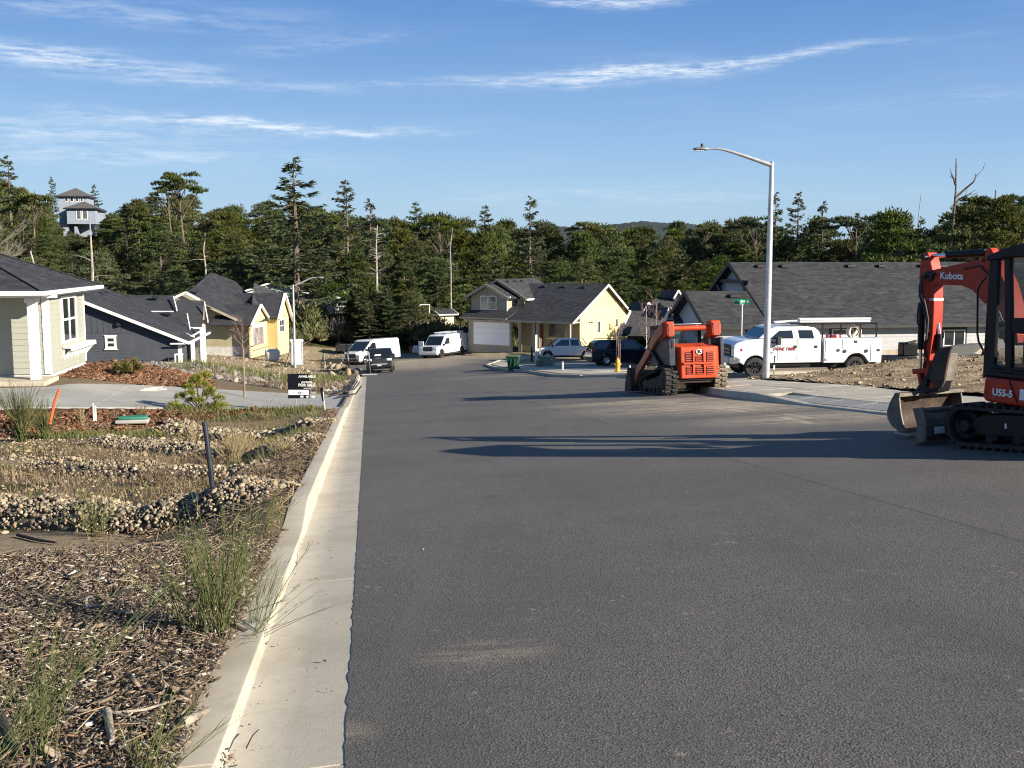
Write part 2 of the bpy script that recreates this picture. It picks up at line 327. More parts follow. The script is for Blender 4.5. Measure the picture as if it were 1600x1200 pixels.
# ------------------------------------------------------------------ mesh helpers
class MB:
    def __init__(s): s.v = []; s.f = []
    def add(s, vs_, fs):
        o = len(s.v); s.v += [tuple(p) for p in vs_]; s.f += [tuple(i+o for i in f) for f in fs]; return s
    def box(s, a, b_, M=None):
        (x0, y0, z0), (x1, y1, z1) = a, b_
        if x0 > x1: x0, x1 = x1, x0
        if y0 > y1: y0, y1 = y1, y0
        if z0 > z1: z0, z1 = z1, z0
        p = [Vector(q) for q in ((x0,y0,z0),(x1,y0,z0),(x1,y1,z0),(x0,y1,z0),(x0,y0,z1),(x1,y0,z1),(x1,y1,z1),(x0,y1,z1))]
        if M: p = [M @ q for q in p]
        return s.add(p, [(0,3,2,1),(4,5,6,7),(0,1,5,4),(1,2,6,5),(2,3,7,6),(3,0,4,7)])
    def bar(s, p, q, w, h, up=(0, 0, 1)):   # square bar between two points
        p, q = Vector(p), Vector(q); d = (q-p).normalized(); u = Vector(up)
        if abs(d.dot(u)) > .98: u = Vector((1, 0, 0))
        a = d.cross(u).normalized()*w/2; b_ = a.cross(d).normalized()*h/2
        vs_ = [p-a-b_, p+a-b_, p+a+b_, p-a+b_, q-a-b_, q+a-b_, q+a+b_, q-a+b_]
        return s.add(vs_, [(0,1,2,3),(7,6,5,4),(0,4,5,1),(1,5,6,2),(2,6,7,3),(3,7,4,0)])
    def quad(s, *p): return s.add(p, [tuple(range(len(p)))])
    def prism(s, poly, vec):
        n = len(poly); vec = Vector(vec); a = [Vector(q) for q in poly]; b_ = [q+vec for q in a]
        return s.add(a+b_, [tuple(range(n))[::-1], tuple(range(n, 2*n))]+[(i, (i+1) % n, n+(i+1) % n, n+i) for i in range(n)])
    def loft(s, rings, cap=True):
        n = len(rings[0]); vs_ = [q for r in rings for q in r]; fs = []
        for k in range(len(rings)-1):
            for i in range(n): fs.append((k*n+i, k*n+(i+1) % n, (k+1)*n+(i+1) % n, (k+1)*n+i))
        if cap: fs += [tuple(range(n))[::-1], tuple(range((len(rings)-1)*n, len(rings)*n))]
        return s.add(vs_, fs)
    def cyl(s, p, q, r0, r1=None, n=14, cap=True):
        r1 = r0 if r1 is None else r1
        return s.tube([p, q], [r0, r1], n, cap)
    def tube(s, pts, rad, n=6, cap=True):
        pts = [Vector(p) for p in pts]; m = len(pts)
        if not isinstance(rad, (list, tuple)): rad = [rad]*m
        rings = []; prev = None
        for i, p in enumerate(pts):
            d = (pts[min(i+1, m-1)]-pts[max(i-1, 0)]).normalized()
            if prev is None:
                u = Vector((0, 0, 1)) if abs(d.z) < .9 else Vector((1, 0, 0))
                a = d.cross(u).normalized()
            else:
                a = (prev-d*prev.dot(d)).normalized()
            prev = a; b_ = d.cross(a)
            rings.append([p+(a*math.cos(t)+b_*math.sin(t))*rad[i] for t in (2*math.pi*k/n for k in range(n))])
        return s.loft(rings, cap)
    def lathe(s, prof, c=(0, 0, 0), ax='z', n=20):   # profile [(r, h)]
        rings = []
        for r, h in prof:
            ring = []
            for k in range(n):
                t = 2*math.pi*k/n; a, b_ = r*math.cos(t), r*math.sin(t)
                p = (a, b_, h) if ax == 'z' else ((h, a, b_) if ax == 'x' else (b_, h, a))
                ring.append(Vector(p)+Vector(c))
            rings.append(ring)
        return s.loft(rings)
    def ell(s, c, r, nu=10, nv=7):
        rings = []
        for j in range(1, nv):
            t = math.pi*j/nv; rings.append([Vector((c[0]+r[0]*math.sin(t)*math.cos(2*math.pi*i/nu), c[1]+r[1]*math.sin(t)*math.sin(2*math.pi*i/nu), c[2]-r[2]*math.cos(t))) for i in range(nu)])
        return s.loft(rings)
    def mesh(s, name, m, smooth=None):
        me = bpy.data.meshes.new(name); me.from_pydata(s.v, [], s.f); me.update()
        if m: me.materials.append(m)
        if smooth:
            me.shade_smooth(); me.set_sharp_from_angle(angle=R(smooth))
        return me
    def build(s, name, m, parent=None, smooth=None, bevel=0, seg=2, fix=False):
        me = s.mesh(name, m, None)
        if fix:
            bm = bmesh.new(); bm.from_mesh(me); bmesh.ops.recalc_face_normals(bm, faces=bm.faces); bm.to_mesh(me); bm.free()
        if smooth: me.shade_smooth(); me.set_sharp_from_angle(angle=R(smooth))
        o = bpy.data.objects.new(name, me); COL.objects.link(o)
        if parent: o.parent = parent
        if bevel:
            b_ = o.modifiers.new('bevel', 'BEVEL'); b_.width = bevel; b_.segments = seg; b_.limit_method = 'ANGLE'; b_.angle_limit = R(35)
            b_.harden_normals = False
            me.shade_smooth(); me.set_sharp_from_angle(angle=R(50))
        return o
def tag(o, label=None, cat=None, group=None, kind=None):
    if label: o['label'] = label
    if cat: o['category'] = cat
    if group: o['group'] = group
    if kind: o['kind'] = kind
    return o
def empty(name, loc, rz=0, **k):
    o = bpy.data.objects.new(name, None); COL.objects.link(o); o.location = loc; o.rotation_euler = (0, 0, rz)
    o.empty_display_size = .3
    return tag(o, **k)
def link(name, me, parent=None, loc=None, rot=None, scale=None):
    o = bpy.data.objects.new(name, me); COL.objects.link(o)
    if parent: o.parent = parent
    if loc is not None: o.location = loc
    if rot is not None: o.rotation_euler = rot
    if scale is not None: o.scale = scale
    return o
def copy_tree(o, parent=None):
    c = o.copy(); COL.objects.link(c)
    if parent: c.parent = parent
    for ch in KIDS.get(o.name, None) or [k for k in o.children]: copy_tree(ch, c)
    return c
KIDS = {}
class Fr:                        # local frame standing in the world
    def __init__(s, o, yaw):
        s.o = Vector(o); s.yaw = yaw; s.ex = Vector((math.cos(yaw), math.sin(yaw), 0)); s.ey = Vector((-math.sin(yaw), math.cos(yaw), 0))
    def loc(s, P):
        d = Vector(P)-s.o; return Vector((d.dot(s.ex), d.dot(s.ey), d.z))
    def W(s, x, y, z=0): return s.o+s.ex*x+s.ey*y+Vector((0, 0, z))
    def py(s, px, py, c=0):      # the pixel's place on the local plane y = c
        d = ray(px, py); t = (s.o.dot(s.ey)+c)/d.dot(s.ey); return s.loc(d*t)
    def px(s, px, py, c=0):      # ... on x = c
        d = ray(px, py); t = (s.o.dot(s.ex)+c)/d.dot(s.ex); return s.loc(d*t)
    def pz(s, px, py, c=0):
        d = ray(px, py); t = (s.o.z+c)/d.z; return s.loc(d*t)
def text_mesh(s, size, m, parent, name='lettering', M=None, ext=.002, bold=0.0, align='CENTER'):
    cu = bpy.data.curves.new(name, 'FONT'); cu.body = s; cu.size = size; cu.extrude = ext; cu.align_x = align; cu.align_y = 'CENTER'
    cu.resolution_u = 3; cu.offset = bold
    tmp = bpy.data.objects.new('tmp_text', cu); COL.objects.link(tmp)
    dg = bpy.context.evaluated_depsgraph_get(); me = bpy.data.meshes.new_from_object(tmp.evaluated_get(dg))
    bpy.data.objects.remove(tmp); bpy.data.curves.remove(cu); me.name = name
    me.materials.clear(); me.materials.append(m)
    if M: me.transform(M)
    return link(name, me, parent)
def basis(o, x, y, n):           # matrix taking text x,y,normal to given local axes
    x, y, n = Vector(x), Vector(y), Vector(n)
    return Matrix(((x.x, y.x, n.x, o[0]), (x.y, y.y, n.y, o[1]), (x.z, y.z, n.z, o[2]), (0, 0, 0, 1)))

# ================================================================== SETTING
asphalt = ground_mat('asphalt', 'asphalt'); concrete = ground_mat('kerb_concrete', 'concrete'); conc_grey = ground_mat('slab_concrete', 'concrete_grey')
soil = ground_mat('planted_soil', 'terrain'); dirt = ground_mat('bare_dirt', 'dirt')
def poly_in(p, poly):
    x, y = p; c = False; n = len(poly)
    for i in range(n):
        x0, y0 = poly[i]; x1, y1 = poly[(i+1) % n]
        if (y0 > y) != (y1 > y) and x < (x1-x0)*(y-y0)/(y1-y0)+x0: c = not c
    return c
def sheet(name, poly, zf, m, step, vstep=None, parent=None, kind='structure', thick=0, jag=0):
    vstep = vstep or step
    pts = []; n = len(poly)
    for i in range(n):
        a, b_ = poly[i], poly[(i+1) % n]; L = math.dist(a, b_); k = max(1, int(L/((.07 if a[0] == b_[0] < 0 else .6) if jag else step)))
        for j in range(k):
            t = j/k; pts.append((a[0]+(b_[0]-a[0])*t+(rnd.gauss(0, jag*.28) if jag and j and a[0] == b_[0] else 0), a[1]+(b_[1]-a[1])*t))
    nb = len(pts); us = [p[0] for p in poly]; vs_ = [p[1] for p in poly]
    u = min(us)+step*.5
    inner = []
    while u < max(us):
        v = min(vs_)+vstep*.37
        while v < max(vs_):
            if poly_in((u, v), pts[:nb]): inner.append((u, v))
            v += vstep*(1 if v < 40 else 2.5)
        u += step
    allp = [Vector(p) for p in pts+inner]
    vo, _, fo, *_r = delaunay_2d_cdt(allp, [(i, (i+1) % nb) for i in range(nb)], [], 1, 1e-5)
    mb = MB(); mb.v = [(*uv2w(p.x, p.y), zf(p.x, p.y)) for p in vo]; mb.f = [tuple(f) for f in fo]
    if thick:
        o0 = len(mb.v); vb = [(*uv2w(*p), zf(*p)) for p in pts]; mb.v += vb+[(a, b_, c-thick) for a, b_, c in vb]
        mb.f += [(o0+i, o0+(i+1) % nb, o0+nb+(i+1) % nb, o0+nb+i) for i in range(nb)]
    o = mb.build(name, m, parent)
    o.data.shade_smooth(); o.data.set_sharp_from_angle(angle=R(45))
    if kind: o['kind'] = kind
    return o

FV = lambda L: [(u, interp(v, [0,76,79,85.9,91.7,99.4,106,118,128,200], [0,75.9,77.5,83.1,87.7,93.1,98.1,106.6,113.5,185])) for u, v in L]
ROAD = FV([(-.115,-3),(-.115,76.7),(-.9,84),(-1.9,100.5),(-4.7,108),(-6.5,115.7),(-6.1,124.6),(-2.6,128),(4.5,118),(10.6,106),(12.7,99.4),(10.6,91.7),(9.3,85.9),(9.4,79),(10.1,67.2),(9.6,54.2),(10.2,50),(12.2,47.2),(16,46.4),(60,46.4),(60,36.2),(14.5,35.9),(12.6,35),(10.7,33.2),(9.6,30.5),(9.25,27),(9.25,-3)])
sheet('road', ROAD, lambda u, v: road_z(u, v), asphalt, .9, 2.2, jag=.014)

DRIVE = [(-.84,32.6),(-.84,44.0),(-4.5,39.6),(-9.3,34.2),(-9.9,33.3),(-24,33.3),(-24,28.3),(-9.5,29.4)]
def drive_z(u, v):
    c = road_z(-.7, v)+.045; w = min(1, max(0, (-.8-u)/8.2))**1.7; return c*(1-w)-(3.90+.012*(33-v))*w
RIGHT_LAND = [(12.35,12),(12.35,33.2),(13.6,34.9),(40,35.2),(40,12)]
def under(u, v):                 # how far the soil sheet ducks below other surfaces
    if -.78 < u < 9.4 and v < 108: return .22
    if poly_in((u, v), ROAD): return .15
    if poly_in((u, v), DRIVE): return .12
    if 9.2 < u < 12.36 and v < 35.2: return .2
    if poly_in((u, v), RIGHT_LAND): return .25
    if 9.2 < u < 13.5 and 46 < v < 90: return .06
    return 0
def mask(u, v):
    nz = hsh(u*1.3, v, 2.1); nz2 = hsh(u, v, .8)
    x, y = uv2w(u, v)
    bark = sand = grass = rock = 0.
    if u < -.7:
        if v > 34: bark = 1 if ((u+8.7)/3.0)**2+((v-40.3)/4.2)**2 < 1.05+nz*.4 else 0
        if 27 < v < 33 and v > interp(u, [-24, -9.5, -.9], [27.5, 28.4, 31.3])+nz*.6: bark = 1
        if 9.0 < v < 13.2 and u < -1.5: sand = .95-abs(v-11)*.15
        if 12.5 < v < 28: sand = .35+nz*.6; grass = .42+nz2*.9 if nz > 0 else 0
        if v > 44 and v < 64: rock = .9; grass = .4+.8*nz if u > -6 else .1+.7*nz
        if 44 < v < 80 and u > -7: grass = .55+nz*.5; rock = .5
        if 64 <= v < 116: sand = .9 if u < -2 else .4; grass = .3+nz*.5 if v < 78 else .0
        if 84 < v and u > -8 and v < 100: grass = .4+nz
        if v >= 116: grass = .7; 
    else:
        if v > 46: sand = .85; 
        if v > 105: grass = .9; sand = .2
    return (bark, grass, sand, rock)
def make_terrain():
    def rng(*seg):
        out = []
        for a, b_, s in seg:
            n = max(1, round((b_-a)/s)); out += [a+(b_-a)*i/n for i in range(n)]
        return out+[seg[-1][1]]
    us = rng((-150,-40,6),(-40,-18,1.2),(-18,-9,.35),(-9,-.82,.13),(-.82,-.74,.08),(-.74,9.2,1.6),(9.2,26,.6),(26,150,5))
    vs_ = rng((-3,8.8,.14),(8.8,31,.2),(31,47,.4),(47,70,.8),(70,130,1.6),(130,340,6))
    nu, nv = len(us), len(vs_); V = []; C = []
    for v in vs_:
        for u in us:
            x, y = uv2w(u, v); V.append((x, y, land_z(x, y)-under(u, v))); C.append(mask(u, v))
    Fs = [(j*nu+i, j*nu+i+1, (j+1)*nu+i+1, (j+1)*nu+i) for j in range(nv-1) for i in range(nu-1)]
    me = bpy.data.meshes.new('ground'); me.from_pydata(V, [], Fs); me.update(); me.shade_smooth()
    a = me.color_attributes.new('mask', 'FLOAT_COLOR', 'POINT'); a.data.foreach_set('color', np.array(C, dtype=np.float32).ravel())
    me.materials.append(soil); o = link('ground', me); o['kind'] = 'structure'
    # far country to the horizon
    mb = MB(); rings = []
    for r, z in ((300, -16), (900, -24), (7000, -60)): rings.append([Vector((r*math.cos(t), r*math.sin(t), z)) for t in (2*math.pi*k/64 for k in range(64))])
    mb.loft(rings, cap=False)
    c0 = len(mb.v); mb.v.append((0, 0, -18)); mb.f += [(c0, k, (k+1) % 64) for k in range(64)]
    o = mb.build('far_ground', mat('far_ground', (.03, .04, .018), .95, var=.4, vs=.02)); o['kind'] = 'structure'
    # wooded hills on the skyline, bluish haze put into their colour
    for (a0, a1, dist, hh, sd) in ((-34, -4, 2100, 66, 1), (-3, 17, 2600, 88, 2), (17, 40, 2300, 70, 3)):
        n = 300; rows_ = []
        for rr in range(7):
            q = rr/6; rowp = []
            for i in range(n+1):
                t = i/n; a = R(a0+(a1-a0)*t); env = math.sin(math.pi*t)**.3; s, c = math.sin(a), math.cos(a)
                h = -60+(hh*env*(.86+.28*hsh(t*40+sd*13, 3, 8)+.10*hsh(t*90, sd*7, 3))+60*env)*math.sin(q*math.pi*.5)+(rnd.uniform(-1.5, 1.5)*env if rr == 6 else 0)
                rowp.append((dist*(.8+.2*q)*s, dist*(.8+.2*q)*c, h))
            rows_.append(rowp)
        m3 = MB(); k = n+1; m3.v = [p for r_ in rows_ for p in r_]+[(p[0]*1.2, p[1]*1.2, -60) for p in rows_[-1]]
        m3.f = [(j*k+i, j*k+i+1, (j+1)*k+i+1, (j+1)*k+i) for j in range(7) for i in range(n)]
        o = m3.build('hills', mat('hazy_hill_forest', (.022, .036, .034), .95, var=.3, vs=.02)); o['kind'] = 'structure'; o.data.shade_smooth()
make_terrain()
sheet('dirt_lot', RIGHT_LAND, lambda u, v: land_z(*uv2w(u, v)), dirt, .24, .16)

# ---- kerbs: short cast sections with open joints
def kerb(path, hf, gut=.46, top=.16, sec=3.05, flip=1, z0=.004, m=None, name='kerb'):
    root = empty(name, (*uv2w(*path[0]), road_z(*path[0])), kind='structure'); o_ = root.location.copy()
    pts = []
    for a, b_ in zip(path, path[1:]):
        L = math.dist(a, b_); k = max(1, int(L/.5)); pts += [(a[0]+(b_[0]-a[0])*i/k, a[1]+(b_[1]-a[1])*i/k) for i in range(k)]
    pts.append(path[-1]); acc = 0; cur = []; secs = []
    for i, p in enumerate(pts):
        cur.append(p)
        if i and (acc := acc+math.dist(p, pts[i-1])) >= sec: secs.append(cur); cur = [p]; acc = 0
    if len(cur) > 1: secs.append(cur)
    for s in secs:
        rings = []
        for i, p in enumerate(s):
            q0, q1 = s[max(i-1, 0)], s[min(i+1, len(s)-1)]; d = (q1[0]-q0[0], q1[1]-q0[1]); L = math.hypot(*d); d = (d[0]/L, d[1]/L); nrm = (-d[1]*flip, d[0]*flip)
            e = .008 if i == 0 else (-.008 if i == len(s)-1 else 0); bp = (p[0]+d[0]*e, p[1]+d[1]*e)
            h = hf(p[1]) if callable(hf) else hf
            wob = .004*hsh(p[0]*3, p[1]*3, 1.3)
            ring = []
            for off, zz in ((0, -.3), (0, z0), (gut*.5, z0-.006), (gut, z0-.002), (gut+.006, z0+.002), (gut+.01+h*.2, h-.014), (gut+.018+h*.2, h-.003), (gut+.03+h*.2, h), (gut+top+.05, h), (gut+top+.06, h-.01), (gut+top+.06, -.45)):
                uu, vv = bp[0]+nrm[0]*(off+wob), bp[1]+nrm[1]*(off+wob)
                ring.append(Vector((*uv2w(uu, vv), road_z(bp[0], bp[1])-.042*0+zz+(uu-bp[0])*.042*(1 if -1 < uu < 12 else 0)))-o_)
            rings.append(ring)
        mb = MB(); mb.loft(rings); o = mb.build(name+'_section', m or concrete, root, fix=True); o.data.shade_smooth(); o.data.set_sharp_from_angle(angle=R(38))
    return root
kerb([(-.09,-3),(-.09,76.7)], curb_h, gut=.49, z0=-.0025)
kerb(FV([(-.9,83.5),(-1.9,100.5),(-4.7,108),(-6.5,115.7),(-6.1,124.6)]), .13, .3, .15, 4)
kerb([(9.25,-3),(9.25,27),(9.6,30.5),(10.7,33.2),(12.6,35),(14.5,35.9),(40,36.1)][::-1], lambda v: interp(v, [22.0,25.0], [.035,.16]), .02, .16, 3.05)
kerb(FV([(60,46.4),(16,46.4),(12.2,47.2),(10.2,50),(9.6,54.2),(10.1,67.2),(9.4,79),(9.3,85.9),(10.6,91.7),(12.7,99.4)])[::-1], .13, .02, .16, 3.05, flip=-1)

# ---- pavements laid in slabs
def slabs(name, cells, zf, m, parent_loc, gap=.012, thick=.12):
    root = empty(name, parent_loc, kind='structure'); o_ = root.location.copy()
    for c in cells:
        cu = sum(p[0] for p in c)/len(c); cv = sum(p[1] for p in c)/len(c); q = []
        for p in c:
            d = math.dist(p, (cu, cv)); k = 1-gap/d; q.append((cu+(p[0]-cu)*k, cv+(p[1]-cv)*k))
        dz = rnd.uniform(-.004, .004)
        top = [Vector((*uv2w(*p), zf(*p)+dz))-o_ for p in q]
        MB().prism(top, (0, 0, -thick)).build('slab', m, root, bevel=.006, seg=1)
    return root
cells = []; grey = []
v = 8.
while v < 33.5:
    u0 = 9.45
    if v < 23.6: grey.append([(u0+.02, v), (10.1, v), (10.1, v+1.5), (u0+.02, v+1.5)])
    else: cells.append([(u0+.02+(v > 29)*.4, v), (10.8, v), (10.8, min(v+1.5, 33.0)), (u0+.05+(v > 27.5)*.7, min(v+1.5, 33.0))])
    ui = 10.12 if v < 23.6 else 10.82; cells.append([(ui, v), (12.3, v), (12.3, v+1.5), (ui, v+1.5)])
    v += 1.52
walk_z = lambda u, v: road_z(u, v)+.10+.065*sstep(22.5, 26, v)
slabs('pavement', cells, walk_z, concrete, (*uv2w(11, 20), road_z(11, 20)))
slabs('driveway_apron', grey, lambda u, v: road_z(u, v)+.042+.05*sstep(9.45, 10.15, u), conc_grey, (*uv2w(10, 20), road_z(10, 20)))
cells = []
line = FV([(12.7,100),(10.9,92),(9.5,85.9),(9.6,79),(10.3,67.2),(9.85,54.6),(10.5,50.4),(12.4,47.5),(16,46.65),(40,46.65)])
inn = FV([(14.2,99),(12.4,91.5),(11.1,85.9),(11.2,79),(11.9,67.2),(11.6,55),(12.0,51.5),(13.2,49.4),(16.2,48.2),(40,48.2)])
for (a, b_), (c, d) in zip(zip(line, line[1:]), zip(inn, inn[1:])):
    k = max(1, int(math.dist(a, b_)/1.6))
    for i in range(k):
        f = lambda p, q, t: (p[0]+(q[0]-p[0])*t, p[1]+(q[1]-p[1])*t)
        cells.append([f(a, b_, i/k), f(c, d, i/k), f(c, d, (i+1)/k), f(a, b_, (i+1)/k)])
slabs('pavement', cells, lambda u, v: road_z(u, v)+.14, concrete, (*uv2w(11, 60), road_z(11, 60)))
# parking pads of the far houses
slabs('driveway', [[(11.95,67.6),(24,66),(24,57),(11.7,55.4)]], lambda u, v: road_z(u, v)+.15, conc_grey, (*uv2w(16, 62), road_z(16, 62)), 0)
slabs('driveway', [[(11.3,80),(19,82),(19,74),(11.9,69)]], lambda u, v: road_z(u, v)+.15, conc_grey, (*uv2w(15, 76), road_z(15, 76)), 0)
# the driveway of the near house, in big panels
E1 = [(-.86,32.6),(-3.0,31.9),(-5.2,31.0),(-7.4,30.1),(-9.5,29.4),(-14,29.0),(-24,28.3)]
E2 = [(-.86,44.0),(-3.4,41.0),(-5.6,38.2),(-7.6,36.0),(-9.6,33.6),(-14,33.3),(-24,33.3)]
root = empty('driveway', (*uv2w(-5, 34), drive_z(-5, 34)), kind='structure')
for i in range(6):
    P = [E1[i], E2[i], E2[i+1], E1[i+1]]; mb = MB(); n = 8; g = .012
    for a in range(n+1):
        for b_ in range(n+1):
            s = g/2+(1-g)*a/n if False else a/n; t = b_/n
            p = [(P[0][k]*(1-t)+P[1][k]*t)*(1-s)+(P[3][k]*(1-t)+P[2][k]*t)*s for k in (0, 1)]
            if a in (0, n): p[0] += (-.01 if a == 0 else .01)
            mb.v.append(tuple(Vector((*uv2w(*p), drive_z(*p)))-root.location))
    mb.f = [(a*(n+1)+b_, a*(n+1)+b_+1, (a+1)*(n+1)+b_+1, (a+1)*(n+1)+b_) for a in range(n) for b_ in range(n)]
    edge = [a*(n+1) for a in range(n+1)]+[n*(n+1)+b_ for b_ in range(1, n+1)]+[a*(n+1)+n for a in range(n-1, -1, -1)]+[b_ for b_ in range(n-1, 0, -1)]
    k0 = len(mb.v); mb.v += [(mb.v[e][0], mb.v[e][1], mb.v[e][2]-.14) for e in edge]; ne = len(edge)
    mb.f += [(edge[j], edge[(j+1) % ne], k0+(j+1) % ne, k0+j) for j in range(ne)]
    mb.build('slab', conc_grey, root)

# ================================================================== TREES
needle = mat('pine_needles', (.092, .112, .034), .75, var=.35, vs=.5, island=.42, trans=.25, objvar=.28, spec=.2)
needle_dark = mat('spruce_needles', (.066, .084, .032), .75, var=.35, vs=.6, island=.4, trans=.2, objvar=.2, spec=.2)
brushm = mat('olive_brush', (.135, .13, .048), .8, var=.4, vs=.7, island=.45, trans=.25, objvar=.35, spec=.1)
twigm = mat('grey_twigs', (.16, .135, .11), .85, var=.3, vs=2, island=.3, objvar=.2, spec=.1)
barkm = mat('grey_bark', (.13, .105, .082), .9, var=.35, vs=2.5, bump=.8, bs=14, spec=.1)
snagm = mat('bleached_wood', (.34, .31, .27), .85, var=.25, vs=2, bump=.6, bs=20, spec=.1)
NR = np.random.default_rng(11)
def arr_mesh(name, V, Fc, m):
    me = bpy.data.meshes.new(name); n = len(V); k = Fc.shape[1]; f = len(Fc)
    me.vertices.add(n); me.vertices.foreach_set('co', V.astype(np.float32).ravel())
    me.loops.add(f*k); me.loops.foreach_set('vertex_index', Fc.astype(np.int32).ravel())
    me.polygons.add(f); me.polygons.foreach_set('loop_start', np.arange(0, f*k, k, dtype=np.int32)); me.polygons.foreach_set('loop_total', np.full(f, k, dtype=np.int32))
    me.update(calc_edges=True); me.validate(); me.materials.append(m); return me
def tufts(P, D, size, w=.42, per=2):
    """needle tufts: for each point P with direction D a few slim triangles fanned about it"""
    n = len(P); out = []
    for k in range(per):
        d = D+NR.normal(0, .45, (n, 3)); d /= np.linalg.norm(d, axis=1)[:, None]+1e-9
        r = NR.normal(0, 1, (n, 3)); s = np.cross(d, r); s /= np.linalg.norm(s, axis=1)[:, None]+1e-9
        L = size*NR.uniform(.6, 1.35, (n, 1))
        out.append(np.stack([P-s*L*w*.6-d*L*.15, P+s*L*w*.6-d*L*.15, P+d*L+s*L*NR.normal(0, .12, (n, 1))], 1))
    T = np.concatenate(out); return T.reshape(-1, 3), np.arange(len(T)*3).reshape(-1, 3)
def pad_points(c, r, n, up=.55):
    a = NR.normal(0, 1, (n, 3)); a /= np.linalg.norm(a, axis=1)[:, None]
    a[:, 2] = np.where(a[:, 2] < -.25, -a[:, 2]*.6, a[:, 2])
    rad = NR.uniform(.62, 1.03, (n, 1))*(1+.22*np.sin(a[:, :1]*5+a[:, 1:2]*4+c[0]*3))
    P = np.array(c)+a*rad*np.array(r)
    D = a*np.array([.8, .8, .5])+np.array([0, 0, up]); return P, D
def limb_path(p, q, sag=.0, n=4, wob=.12):
    p, q = Vector(p), Vector(q); L = (q-p).length; out = []
    for i in range(n+1):
        t = i/n; w = Vector((rnd.uniform(-1, 1), rnd.uniform(-1, 1), rnd.uniform(-1, 1)))*L*wob*.3*(0 < i < n)
        out.append(p.lerp(q, t)+w+Vector((0, 0, -sag*L*math.sin(math.pi*t))))
    return out
def proto_pine(seed, H=15, Rw=4.2, base=.18, npad=44, lean=.5, flat=1., topflat=False, needles=120, size=.34, trunk_m=None, mm=None, bare=0):
    rnd.seed(seed); tm = MB(); lx, ly = rnd.uniform(-lean, lean), rnd.uniform(-lean, lean)
    axis = lambda t: Vector((lx*t*t+.25*math.sin(t*5+seed), ly*t*t+.25*math.cos(t*4+seed)-.25, H*.93*t))
    tm.tube([axis(i/7)-Vector((0, 0, .4 if i == 0 else 0)) for i in range(8)], [.27*(1-i/7.6)+.03 for i in range(8)], 7)
    Ps, Ds = [], []
    for k in range(npad):
        if topflat: t = rnd.uniform(max(base, .66), 1.0)**.5; rr = Rw*(.35+.65*rnd.random()); t = .84+.14*(1-(rr/Rw)**2)+rnd.uniform(-.04, .02)
        else:
            t = base+(1-base)*((k+.5)/npad)**.85; s = (t-base)/(1-base)
            env = math.sin(math.pi*min(1, .28+s*.74))**.8; rr = Rw*env*math.sqrt(rnd.uniform(.12, 1))
        th = k*2.39996+rnd.uniform(-.5, .5); c = axis(min(t, 1))+Vector((rr*math.cos(th), rr*math.sin(th), rnd.uniform(-.3, .5)))
        pr = rnd.uniform(.85, 1.5)*(Rw/4.2)
        start = axis(max(.1, t-.10-.05*rr/Rw*(3 if topflat else 1)))
        if k % 2 == 0 or topflat: tm.tube(limb_path(start, c, -.05, 3), [.085*(Rw/4.2), .06*(Rw/4.2), .045, .02], 4)
        P, D = pad_points(c, (pr*1.15, pr*1.15, pr*.55*flat), needles); Ps.append(P); Ds.append(D)
    for k in range(bare):
        t = rnd.uniform(.15, .7); th = rnd.uniform(0, 6.28); L = rnd.uniform(1, 2.6); s = axis(t)
        tm.tube(limb_path(s, s+Vector((L*math.cos(th), L*math.sin(th), rnd.uniform(-.2, .7))), 0, 3), [.05, .035, .02, .008], 4)
    V, Fc = tufts(np.concatenate(Ps), np.concatenate(Ds), size)
    return tm.mesh('trunk', trunk_m or barkm, 40), arr_mesh('crown', V, Fc, mm or needle)
def proto_spruce(seed, H=16, Rw=3.4, tiers=16, per=7, dens=26, size=.33, mm=None, base=.1, sparse=1., droop=.18, asym=0):
    rnd.seed(seed); tm = MB(); tm.tube([(0, 0, -.4), (.05, 0, H*.3), (0, .06, H*.6), (0, 0, H*.85), (0, 0, H)], [.28, .22, .14, .06, .012], 7)
    Ps, Ds = [], []
    for k in range(tiers):
        s = k/(tiers-1); z = H*(base+(1-base)*s**.93); zj = H*(1-base)/tiers*(.75 if s < .93 else .2); rr = Rw*(1-s)**.8+.25
        for j in range(per):
            if rnd.random() > sparse: continue
            th = 6.283*(j/per)+k*1.1+rnd.uniform(-.35, .35); L = rr*rnd.uniform(.65, 1.15)*(1+asym*math.cos(th-.3))
            if L < .2: continue
            q = Vector((L*math.cos(th), L*math.sin(th), z-L*droop+rnd.uniform(-.2, .35)+max(0, L-1)*.12)); jz = rnd.uniform(-zj, zj); q.z += jz; p = Vector((0, 0, z+.05*L+jz))
            path = limb_path(p, q, .10, 4, .06); tm.tube(path, [.045+.01*L, .035, .025, .015, .006], 4)
            m = int(dens*L/1.2)+5; t = NR.uniform(.12, 1, m)**.75; pts = np.array([tuple(v) for v in path]); idx = t*4; i0 = np.minimum(idx.astype(int), 3); f = (idx-i0)[:, None]
            P = pts[i0]*(1-f)+pts[i0+1]*f; w = .32*L*(1-t)[:, None]*.9+.12
            side = np.array([-math.sin(th), math.cos(th), 0]); off = NR.uniform(-1, 1, (m, 1))
            P = P+side*off*w+np.array([0, 0, 1])*NR.uniform(-.16, .06, (m, 1))
            D = side*off*.9+np.array([math.cos(th), math.sin(th), -.25]); Ps.append(P); Ds.append(D)
    V, Fc = tufts(np.concatenate(Ps), np.concatenate(Ds), size, .34)
    return tm.mesh('trunk', barkm, 40), arr_mesh('crown', V, Fc, mm or needle_dark)
